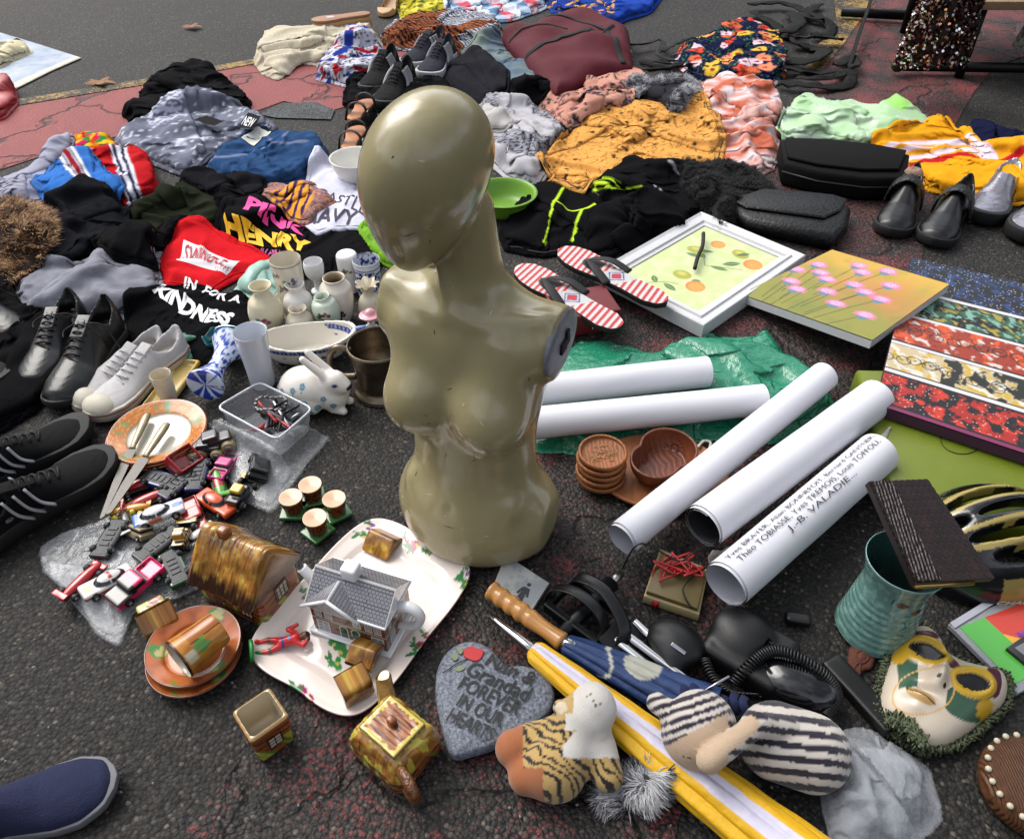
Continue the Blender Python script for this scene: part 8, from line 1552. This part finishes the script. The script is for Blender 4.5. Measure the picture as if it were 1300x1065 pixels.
# ================================================================ beige box with red wire
c0 = P(858, 742)[:2]; e = empty('beige_box', 'small olive beige box with a grey badge', 'box', (*c0, 0)); slabq('tray', [(817, 756), (838, 696), (900, 722), (888, 780)], .001, .020, M('cream card', '#a09068', .7), e, c0, .002); slabq('lid', [(821, 750), (840, 700), (897, 724), (886, 772)], .0205, .030, M('olive gold card', '#5a4c28', .5), e, c0, .002); put_poly([P(*k)[:2] for k in [(817, 756), (838, 696), (900, 722), (888, 780)]], .03)
r = np.random.default_rng(6); pts = [P(832, 756, .02), P(832, 720, .033)]; c1 = P(862, 722, .036)
for i in range(34): pts.append(c1 + (r.normal(0, .022), r.normal(0, .016), r.uniform(.0, .016)))
V, F = tube(pts, .0017, 6, 6); o = obj('red_wire', V, F, M('red cord', '#8c1418', .55)); tag(o, 'tangled red cord on top of the beige box', 'cord'); V, F = tube([P(832, 762, .01), P(836, 768, .01)], .008, 10, 1); obj('cap', V, F, M('red cord', ''), o)
V, F = tube([P(790, 722, .02), P(806, 694, .08), P(824, 692, .07), P(862, 712, .05), P(884, 700, .06), P(930, 694, .03), P(944, 672, .03), P(962, 680, .03)], .0014, 6, 6); o = obj('black_cable', V, F, M('black wire', '#0a0a0a', .5)); tag(o, 'thin black wire looping over the poster rolls', 'cable')
V, F = tube([P(878, 772, .03), P(868, 744, .04), P(905, 716, .04), P(960, 700, .03), P(985, 720, .01), P(1000, 700, .01)], .0016, 6, 6); o = obj('black_cable', V, F, M('black wire', '')); tag(o, 'second thin black wire crossing the beige box towards the named roll', 'cable')
# ================================================================ phones, shutter, coiled cord
BP = M('satin black plastic', '#0b0b0c', .42, bump=.15, bs=500); BG = M('gloss black plastic', '#0c0d10', .12, coat=.4)
c0 = P(850, 836); e = empty('hair_clipper', 'black rounded electric clipper with a silver badge', 'clipper', c0, math.radians(-35)); sobj('body', lambda X, Y, Z: sm_min(ell(X, Y, Z, (0, .01, .028), (.046, .036, .028)), cap(X, Y, Z, (.01, -.02, .022), (.03, -.07, .018), .016, .011), .02), (-.06, -.10, -.004), (.07, .06, .07), .0028, BP, e); obj('badge', *xf(box(.024, .006, .002, .001), (.012, -.010, .0525), (.5, .2, 0)), chrome, e)
c0 = P(948, 836); e = empty('telephone', 'black corded telephone set with rounded base', 'telephone', c0, math.radians(-38)); sobj('base', lambda X, Y, Z: sm_max(sm_min(rbox(X, Y, Z, (0, 0, .020), (.062, .052, .022), .014), ell(X, Y, Z, (-.02, .01, .04), (.045, .040, .020)), .012), -rbox(X, Y, Z, (.036, .0, .045), (.020, .018, .006), .003), .004), (-.08, -.07, -.006), (.08, .07, .075), .003, BP, e)
V, F = join([box(.008, .008, .003, .001, (.022 + .011 * i, -.02 + .013 * j, .043)) for i in range(3) for j in range(4)]); obj('keypad', V, F, M_rub, e)
c0 = P(1000, 872); e = empty('coiled_handset', 'black handset with glossy oval end', 'handset', c0, math.radians(-20)); sobj('body', lambda X, Y, Z: sm_min(ell(X, Y, Z, (.01, -.005, .026), (.060, .040, .028)), rbox(X, Y, Z, (-.045, .02, .022), (.03, .018, .018), .008), .02), (-.09, -.06, -.006), (.085, .055, .07), .003, BG, e)
cp_ = [P(930, 868, .03), P(958, 838, .05), P(985, 826, .06), P(1020, 838, .06), (P(1052, 862, .045)), P(1062, 886, .03), P(1048, 908, .02)]; cc = smooth_prof(cp_, 90); T_ = np.gradient(cc, axis=0); T_ /= np.linalg.norm(T_, axis=1, keepdims=True); U_ = np.cross(T_, (0, 0, 1)); U_ /= np.linalg.norm(U_, axis=1, keepdims=True); W_2 = np.cross(T_, U_); ph = np.arange(len(cc)) * 2 * PI / 10; co_ = cc + .0075 * (np.cos(ph)[:, None] * U_ + np.sin(ph)[:, None] * W_2); V, F = tube(co_, .0019, 6, 1, smooth=False); o = obj('spiral_wire', V, F, BP); tag(o, 'black coiled telephone cord arching over the handset', 'cord')
cc = smooth_prof([P(895, 838, .03), P(906, 862, .035), P(928, 880, .03), P(960, 884, .03)], 70); ph = np.arange(len(cc)) * 2 * PI / 10; V, F = tube(cc + .007 * np.column_stack([np.cos(ph), 0 * ph, np.sin(ph)]), .0018, 6, 1, smooth=False); o = obj('spiral_wire', V, F, BP); tag(o, 'second black coiled cord running down beside the telephone', 'cord')
o = sobj('plastic_case', lambda X, Y, Z: rbox(X, Y, Z, (0, 0, .009), (.020, .010, .008), .006), (-.03, -.02, -.003), (.03, .02, .025), .002, BP, None, loc=P(1011, 790), rz=-.2); tag(o, 'small rounded black plastic case alone on the asphalt', 'plastic case')
a = math.radians(-62); o = sobj('remote_control', lambda X, Y, Z: rbox(X, Y, Z, (0, 0, .010), (.062, .018, .009), .005), (-.07, -.025, -.003), (.07, .025, .025), .0026, BP, None, loc=P(1090, 885), rz=a); tag(o, 'black slim remote between the handset and the carnival mask', 'remote'); obj('mark', *box(.006, .006, .0008, 0, (.05, 0, .0195)), WHT, o, (0, 0, 0), smooth=False)
cloth('leather_pouch', 'small brown suede pouch left of the carnival mask', 'pouch', [(1076, 868), (1080, 836), (1084, 816), (1098, 814), (1112, 826), (1108, 842), (1098, 846), (1092, 862)], M('brown suede', '#4c281c', .9, var=.2, b2=.5, b2s=60), h=.035, amp=.012, seed=90, layers=0, g=.2)
NV = M('navy felt', '#141c40', .9)
for i, (x, y) in enumerate(((872, 868), (884, 866), (912, 880), (922, 884), (934, 880), (946, 884))): V, F = tube([P(x, y, .045), P(x - 3, y + 8, .06), P(x + 2, y + 22, .05), P(x - 2, y + 28, .035)], .006, 8, 3, flat=.25); o = obj('felt_strip', V, F, NV); tag(o, 'navy felt strip of the fringe above the striped doll', 'felt strip', 'navy felt fringe strips')
V, F = tube([P(885, 882, .05), P(926, 858, .07)], .0022, 8, 1); o = obj('knitting_needle', V, F, chrome); tag(o, 'thin metal needle lying across the navy fringe', 'needle')
# ================================================================ teal vase, wallet, helmet
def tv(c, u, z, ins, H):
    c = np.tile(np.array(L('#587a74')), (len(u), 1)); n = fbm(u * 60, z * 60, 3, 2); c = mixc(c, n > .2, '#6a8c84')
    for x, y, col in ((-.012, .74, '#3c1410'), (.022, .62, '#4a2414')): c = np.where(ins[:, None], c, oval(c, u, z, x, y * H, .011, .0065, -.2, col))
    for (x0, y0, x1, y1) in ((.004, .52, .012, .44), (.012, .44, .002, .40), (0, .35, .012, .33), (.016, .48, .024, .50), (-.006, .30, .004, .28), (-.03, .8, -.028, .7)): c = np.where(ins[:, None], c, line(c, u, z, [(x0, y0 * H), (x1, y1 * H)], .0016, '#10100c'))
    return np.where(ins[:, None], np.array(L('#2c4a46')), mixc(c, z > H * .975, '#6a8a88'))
rb = [(0, .02), (.8, .01), (.92, 0), (1.0, .03)] + [(1.0 - .20 * (i / 15) ** .8 + .014 * (i % 2), .05 + .56 * i / 15) for i in range(16)] + [(.80, .70), (.84, .82), (.92, .94), (.96, 1), (.91, .99), (.80, .84), (.74, .6), (.78, .1), (0, .06)]
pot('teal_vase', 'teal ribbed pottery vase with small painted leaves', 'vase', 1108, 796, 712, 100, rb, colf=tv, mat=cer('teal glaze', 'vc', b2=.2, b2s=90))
W = np.array([P(1098, 616, .235), P(1172, 613, .225), P(1256, 738, .185), P(1156, 744, .195)]); c0 = W.mean(0); W = W - c0; n_ = np.cross(W[1] - W[0], W[3] - W[0]); n_ /= np.linalg.norm(n_); n_ = n_ if n_[2] > 0 else -n_; e = empty('wallet', 'dark brown crocodile pattern wallet leaning on the teal vase', 'wallet', c0)
def quadslab(W, n_, t0, t1): V = np.vstack([W + n_ * t0, W + n_ * t1]); return V, [[0, 1, 2, 3], [7, 6, 5, 4], [0, 4, 5, 1], [1, 5, 6, 2], [2, 6, 7, 3], [3, 7, 4, 0]]
def crocf(u, v):
    x, y = u * 10, v * 14; g = np.minimum(np.abs(x - np.round(x + .2 * np.sin(y))), np.abs(y - np.round(y))); c = np.tile(np.array(L('#1c0f0c')), (len(u), 1)); return mixc(mixc(c, noise2(u * 6, v * 6, 3) + .1, '#2c1814'), g < .10, '#080505')
V, F, c = panelgrid(W + n_ * .0125, 120, 120, crocf); g = np.minimum(np.abs((np.repeat(np.linspace(0, 1, 120), 120) * 10) % 1 - .5), np.abs((np.tile(np.linspace(0, 1, 120), 120) * 14) % 1 - .5)); V = V - n_ * (.0014 * np.clip((g - .35) / .15, 0, 1)[:, None]); obj('cover', V, F, M('crocodile leather', '', .3, vc=True, coat=.2), e, col=c)
V, F = quadslab(W, n_, 0, .0110); obj('back', V, F, M('dark brown leather', '#160c0a', .4), e, smooth=False); W2 = W * .985; V, F = quadslab(np.array([W2[0] * .98, W2[0] + (W2[1] - W2[0]) * .34, W2[3] + (W2[2] - W2[3]) * .30, W2[3]]), n_, .0128, .0165); obj('flap', V, F, M('crocodile flap', '#1c0f0c', .3, bump=.6, bs=120, coat=.2, wave=(60, .8, 2.)), e, smooth=False)
V, F = tube([W[3] + (W[2] - W[3]) * .05 - n_ * .001, W[3] + (W[2] - W[3]) * .8 - n_ * .001], .0035, 10, 1); obj('gold_pencil', V, F, M('brass', '#a8884c', .3, .8), e)
c0 = P(1246, 702); e = empty('bike_helmet', 'black and sand coloured bicycle helmet behind the wallet', 'helmet', c0, math.radians(12)); HX, HY, HZ = .150, .110, .128
def hel(X, Y, Z):
    d = ell(X, Y, Z, (0, 0, .0), (HX, HY, HZ)); i = ell(X, Y, Z, (0, 0, -.01), (HX - .018, HY - .018, HZ - .018)); d = np.maximum(d, -i); d = np.maximum(d, .004 - Z); b = .03 * np.cos(X * 11)
    for y0, x0, w_, l_ in ((0, .02, .011, .075), (.038, -.01, .012, .075), (-.038, -.01, .012, .075), (.070, .0, .010, .06), (-.070, .0, .010, .06), (.0, -.095, .010, .026), (.045, .085, .009, .03), (-.045, .085, .009, .03)): q = np.sqrt(np.clip(np.abs(X - x0) / l_, 0, 9) ** 2.2 + ((Y - y0 * np.sqrt(np.clip(1 - (X / HX) ** 2, .05, 1))) / w_) ** 2); d = sm_max(d, -(q - 1) * w_ * .8, .004)
    return d
def helc(V):
    X, Y, Z = V.T; yn = Y / np.sqrt(np.clip(1 - (X / HX) ** 2, .05, 1)); c = np.tile(np.array(L('#0e0f12')), (len(V), 1)); m = (np.abs(np.abs(yn) - .055) < .0055) | (np.abs(np.abs(yn) - .022) < .004) & (X < .05) | ((np.abs(yn) > .096) & (np.abs(X) < .05)); sh = ell(X, Y, Z, (0, 0, -.01), (HX - .016, HY - .016, HZ - .016)) > .006; return mixc(c, m & sh, '#8c7c44')
sobj('shell', hel, (-.16, -.12, -.004), (.16, .12, .14), .0032, M('helmet gloss', '', .18, vc=True, coat=.4), e, helc)
V, F = text_mesh('CHALLENGE', .01, .2, 1, 3); a_ = -1.95 + V[:, 0] * .75; V = np.column_stack([(HX + .002) * np.cos(a_), (HY + .002) * np.sin(a_), .014 + V[:, 1] * .010]); obj('lettering', V, F, M('white ink', ''), e, smooth=False)
# ================================================================ cassette case
q4 = [(1292, 880), (1420, 810), (1330, 742), (1204, 792)]; c0 = P(1300, 806)[:2]; e = empty('tape_case', 'clear case with a red yellow and green sleeve holding a cassette', 'cassette', (*c0, 0)); slabq('case', q4, .001, .010, M('clear case', '#a0a4a8', .1, alpha=.6, coat=.5), e, c0, .001)
def slv(u, v):
    c = np.tile(np.array(L('#b03424')), (len(u), 1)); x = 1 - v; c = mixc(c, (u + .6 * (1 - x) < .70) & (x > .0), '#c8902c'); c = mixc(c, (u < .30), '#4a9a3c'); 
    for k in range(12): c = mixc(c, seg_d(u, v, (.4 + .02 * k, .2 + .05 * (k % 5)), (.5 - .03 * (k % 4), .55 + .03 * (k % 3))) < .008, '#5a2c8c' if k % 3 else '#14101a')
    return c
Wq = [(*(P(*k, .0105)[:2] - c0), .0108) for k in ((1288, 868), (1400, 808), (1322, 756), (1218, 796))]; V, F, c = panelgrid(Wq, 90, 90, lambda u, v: slv(v * 0 + (1 - v) * 0 + u, v)); obj('sleeve', V, F, GLZ, e, col=c, smooth=False); slabq('spine', [(1206, 790), (1212, 797), (1290, 749), (1282, 744)], .0108, .0125, M('milky plastic', '#9a9ca4', .3), e, c0)
slabq('cassette', [(1278, 822), (1312, 850), (1370, 820), (1330, 786)], .0112, .018, M('grey cassette', '#1c1c20', .4), e, c0, .001); slabq('label', [(1288, 822), (1314, 842), (1350, 822), (1325, 802)], .0182, .0186, M('cassette label', '#6a6a6c', .6), e, c0)
# ================================================================ carnival mask
mo = [(1121, 888), (1124, 862), (1132, 838), (1140, 812), (1156, 793), (1176, 789), (1190, 800), (1200, 820), (1222, 834), (1250, 842), (1276, 848), (1284, 866), (1278, 888), (1254, 908), (1232, 926), (1204, 940), (1176, 940), (1152, 928), (1132, 910)]
ol = outline(mo, .03, 6); c0 = P(1196, 872, .03)[:2]; n_ = len(ol); ns = 110; s = np.linspace(0, 1, ns); V = np.vstack([np.column_stack([(ol - c0) * t, np.zeros(n_)]) for t in s]); pxm, pym = PX_arr(np.column_stack([V[:, :2] + c0, np.full(len(V), .03)]))
S = np.repeat(s, n_); Z = .012 + .042 * np.sqrt(np.clip(1 - S ** 2.2, 0, 1))
ga = lambda x, y, sx, sy=None, an=0: np.exp(-(((pxm - x) * math.cos(an) + (pym - y) * math.sin(an)) / sx) ** 2 - ((-(pxm - x) * math.sin(an) + (pym - y) * math.cos(an)) / (sy or sx)) ** 2)
eyes = ((1172, 834, 27, 16, .55), (1229, 874, 27, 17, .12))
Z += .020 * ga(1184, 874, 11, 13, .7) + .010 * ga(1190, 856, 7, 17, .7) + .010 * ga(1163, 894, 20, 5.5, .55) * 1 + .006 * ga(1158, 904, 12, 6, .5) - .010 * ga(1170, 884, 14, 3, .6); c = np.tile(np.array(L('#b0a494')), (len(V), 1))
c = mixc(c, (pxm < 1160) & (pym < 880) & (pxm > 1138) & (pym > 840), '#2c4a38'); c = mixc(c, (pxm > 1195) & (pym > 880) & (np.hypot((pxm - 1224) / 34, (pym - 898) / 20) < 1), '#2c4a38'); c = mixc(c, np.hypot((pxm - 1164) / 26, (pym - 812) / 9) < 1, '#4a1a30'); c = mixc(c, np.hypot((pxm - 1258) / 12, (pym - 868) / 22) < 1, '#4a1a30'); c = mixc(c, np.hypot((pxm - 1202) / 10, (pym - 852) / 8) < 1, '#4a1a30'); c = mixc(c, (np.hypot((pxm - 1142) / 8, (pym - 834) / 12) < 1) | (np.hypot((pxm - 1250) / 14, (pym - 902) / 10) < 1), '#a8841c')
for x, y, rx, ry, an in eyes:
    u = ((pxm - x) * math.cos(an) + (pym - y) * math.sin(an)) / rx; v = (-(pxm - x) * math.sin(an) + (pym - y) * math.cos(an)) / ry; q = np.hypot(u, v); c = mixc(c, q < 1.22, '#b08c20'); Z += .004 * np.exp(-((q - 1.0) / .2) ** 2); alm = np.abs(v) < .62 * (1 - u * u); hole = alm & (np.abs(u) < .86); c = mixc(c, hole, '#020202'); Z -= .004 * hole
lip = ga(1163, 893, 20, 6.5, .55) > .35; c = mixc(c, lip, '#9a7a44'); c = mixc(c, np.abs((pym - 893) - math.tan(.58) * (pxm - 1163)) < 1.0 * (ga(1163, 893, 20, 8, .55) > .35), '#4a3418')
for x, y in ((1180, 876), (1190, 884)): c = mixc(c, np.hypot(pxm - x, pym - y) < 2.4, '#1c120c')
c = mixc(c, (np.abs(np.hypot((pxm - 1168) / 36, (pym - 886) / 27) - 1) < .03), '#b08c4c'); V[:, 2] = Z; F = grid_faces(ns, n_, True); a = 0.5 * np.sum(ol[:, 0] * np.roll(ol[:, 1], -1) - np.roll(ol[:, 0], -1) * ol[:, 1]); F = F if a > 0 else F[:, ::-1]
e = empty('carnival_mask', 'cream carnival face mask with gold ringed eyes and green lace edge', 'mask', (*c0, 0)); obj('face', V, F, M('mask paint', '', .35, vc=True, coat=.15), e, col=c)
r = np.random.default_rng(4); pts = []; n2 = 1500
for i in range(n2): t_ = (i / n2 * n_); k = int(t_) % n_; o_ = (ol[k] - c0); o_ = o_ / np.linalg.norm(o_); pts.append((*(ol[k] - c0 + o_ * (.004 + .006 * math.sin(i * 1.9)) + r.normal(0, .0016, 2)), .012 + .008 * math.cos(i * 2.3)))
V, F = tube(pts, .0018, 5, 1, smooth=False); obj('lace_edge', V, F, M('grey green braid', '#2c3424', .9, var=.7, vs=300, var2='#5c6448'), e)
pts = [tuple(P(x, y, .055) - [*c0, 0] + r.normal(0, .0035, 3)) for x, y in [(1134 + 46 * t_ + 4 * math.sin(i * 1.3), 904 + 34 * t_ * t_ + 8 * math.sin(i * 2.1)) for i, t_ in enumerate(np.linspace(0, 1, 420))]]; V, F = tube(pts, .0018, 5, 1, smooth=False); V[:, 2] -= .02; obj('lace_trim', V, F, M('grey green braid', ''), e)
# ================================================================ soft toys
def stripes(c, v, w, col, duty=.5): return mixc(c, ((v / w) % 1) < duty, col)
PL = M('plush', '', .95, vc=True, bump=.6, bs=700, sheen=.2); c0 = P(716, 960); e = empty('tiger_toy', 'small tiger soft toy with white face lying on the umbrella', 'soft toy', c0); Q = lambda x, y, z: P(x, y, z) - c0
def tig(X, Y, Z):
    k = lambda a, b, ra, rb=None: cap(X, Y, Z, a, b, ra, rb); d = k(Q(735, 935, .045), Q(705, 975, .035), .036, .042); d = sm_min(d, k(Q(744, 905, .075), Q(752, 893, .085), .033, .028), .02); d = sm_min(d, k(Q(756, 898, .09), Q(762, 905, .085), .018), .02)
    d = sm_min(d, k(Q(716, 924, .045), Q(674, 942, .03), .021, .023), .012); d = sm_min(d, k(Q(674, 942, .03), Q(652, 950, .03), .024, .025), .008); d = sm_min(d, k(Q(700, 985, .03), Q(668, 985, .025), .024), .012); d = sm_min(d, k(Q(764, 950, .05), Q(772, 985, .035), .02), .015)
    for x, y in ((712, 898), (757, 931)): d = sm_min(d, k(Q(x, y, .07), Q(x + 2, y, .072), .011), .004)
    return d
def tigc(V):
    px, py = PX_arr(V + c0); c = np.tile(np.array(L('#a08450')), (len(V), 1)); n = .012 * noise2(V[:, 0] * 40, V[:, 1] * 40, 3); c = stripes(c, V[:, 0] * .75 + V[:, 1] * .9 + n, .0125, '#120e0a', .38); hd = (py < 927) & (px > 718); c = mixc(c, hd, '#b4b0aa'); c = mixc(c, (px > 715) & (py > 922) & (py < 962) & (px > 700 + (962 - py) * .9), '#b4b0aa'); c = mixc(c, (px < 728) & (py < 905) & (px > 715), '#a08450'); c = mixc(c, (px < 664) | ((py > 974) & (px < 690)), '#8a5230')
    for a_, b_ in (((752, 888), (757, 896)), ((757, 896), (764, 893)), ((745, 884), (752, 880))): c = mixc(c, seg_d(px, py, a_, b_) < .9, '#2a2420')
    return mixc(c, np.hypot(px - 712, py - 898) < 8, '#b4a894')
sobj('body', tig, (-.15, -.12, -.004), (.15, .20, .15), .0030, PL, e, tigc)
c0 = P(950, 950); e = empty('striped_doll', 'soft doll in navy and white striped suit with cream face at the bottom edge', 'soft toy', c0)
def dol(X, Y, Z):
    k = lambda a, b, ra, rb=None: cap(X, Y, Z, a, b, ra, rb); d = k(Q(985, 940, .06), Q(1030, 955, .055), .050, .050); d = sm_min(d, k(Q(886, 928, .085), Q(890, 922, .087), .048, .046), .01); d = sm_min(d, k(Q(846, 900, .10), Q(834, 892, .09), .014), .008)
    return np.minimum(d, sm_min(k(Q(962, 918, .12), Q(900, 965, .115), .014, .016), k(Q(1000, 925, .095), Q(960, 918, .12), .018, .015), .01))
def dolc(V):
    px, py = PX_arr(V + c0); w = np.array(L('#b4aca4')); c = np.tile(w, (len(V), 1)); bd = px > 925; c = mixc(c, bd & ((((py - (px - 950) * .12) / 17) % 1) < .5), '#1a1424'); hd = (px <= 925) & (py < 925 - (px - 885) * .55); c = mixc(c, hd & ((((px * .35 + py) / 12) % 1) < .5), '#1a1424'); c = mixc(c, (px <= 925) & ~hd, '#a89078'); arm = seg_d(px, py, (952, 920), (895, 965)) < 12; c = mixc(c, arm, '#a8927a')
    return mixc(c, seg_d(px, py, (868, 960), (876, 962)) < 1, '#2a1c18')
sobj('body', dol, (-.22, -.16, -.004), (.22, .20, .17), .0034, PL, e, dolc)
obj('care_label', *xf(box(.018, .032, .001, 0), tuple(Q(1062, 950, .05)), (0, .2, .2)), M('white satin', '#b0b0b8', .5), e, smooth=False)
fur('fur_toy', 'pale and dark grey furry toy poking up at the bottom edge', 'soft toy', [(764, 1004), (782, 990), (808, 988), (832, 998), (838, 1014), (800, 1024), (768, 1020)], .02, 5000, .022, ['#2c2c2e', '#303034', '#77777a', '#a4a4a6'], 9)
TUL = M('white tulle', '#b0b4ba', .6, alpha=.36, b2=.7, b2s=60)
cloth('tulle_bundle', 'pale grey see through tulle bundled at the bottom edge', 'tulle', [(1052, 935), (1072, 920), (1100, 912), (1130, 926), (1160, 944), (1190, 970), (1205, 1030), (1150, 1075), (1070, 1075), (1045, 1000)], TUL, h=.07, amp=.03, seed=95, t=.001, g=.5, layers=2, bend=.03)
p = P(1304, 1008); e = empty('wicker_purse', 'round brown purse with pale beaded rim at the bottom right corner', 'purse', p); R = .066; V, F = lathe(smooth_prof([(0, .046), (R * .7, .044), (R * .95, .034), (R, .018), (R * .85, .002), (0, .001)], 5), 56); obj('body', V, F, M('brown woven straw', '#4c2c14', .6, wave=(90, 1., 2.), var=.35, vs=80), e)
V, F = join([xf(lathe(smooth_prof([(0, .007), (.0035, .0055), (.004, .002), (0, 0)], 3), 10), (R * .93 * math.cos(t_), R * .93 * math.sin(t_), .036)) for t_ in np.linspace(0, 2 * PI, 25)[:-1]]); obj('beads', V, F, M('pale beads', '#a8a08c', .4), e)
# fallen leaves and grit
for x, y, s_, lb in ((244, 36, 1.2, 'dry tan leaf lying alone on the asphalt at the top left'), (128, 107, 1.5, 'dry yellowish leaf on the edge of the yellow line'), (985, 44, 1., 'small dry leaf beside the tangle of black tights')):
    t_ = np.linspace(0, 2 * PI, 25)[:-1]; rr_ = .022 * s_ * (1 + .35 * np.cos(5 * t_)); V = np.vstack([[(0, 0, .012)], np.column_stack([rr_ * np.cos(t_) * 1.4, rr_ * np.sin(t_), .004 + .010 * np.abs(np.sin(t_ * 1.5))])]); o = obj('fallen_leaf', V, [[0, 1 + i, 1 + (i + 1) % 24] for i in range(24)], M('dry leaf', '#7a5430', .8, var=.3, vs=80), None, P(x, y, .001)); tag(o, lb, 'leaf')
r = np.random.default_rng(11); ch = []
for i in range(420): q_ = P(r.uniform(-20, 1320), r.uniform(5, 1060) ** 1.0); s_ = r.uniform(.0012, .0032); ch.append(xf(box(s_, s_ * r.uniform(.6, 1.4), s_ * .7), (q_[0], q_[1], .001), (r.uniform(0, 1), r.uniform(0, 1), r.uniform(0, 3))))
tag(obj('grit', *join(ch), M('pale grit', '#7a766e', .8), None, smooth=False), None, None, kind='stuff')
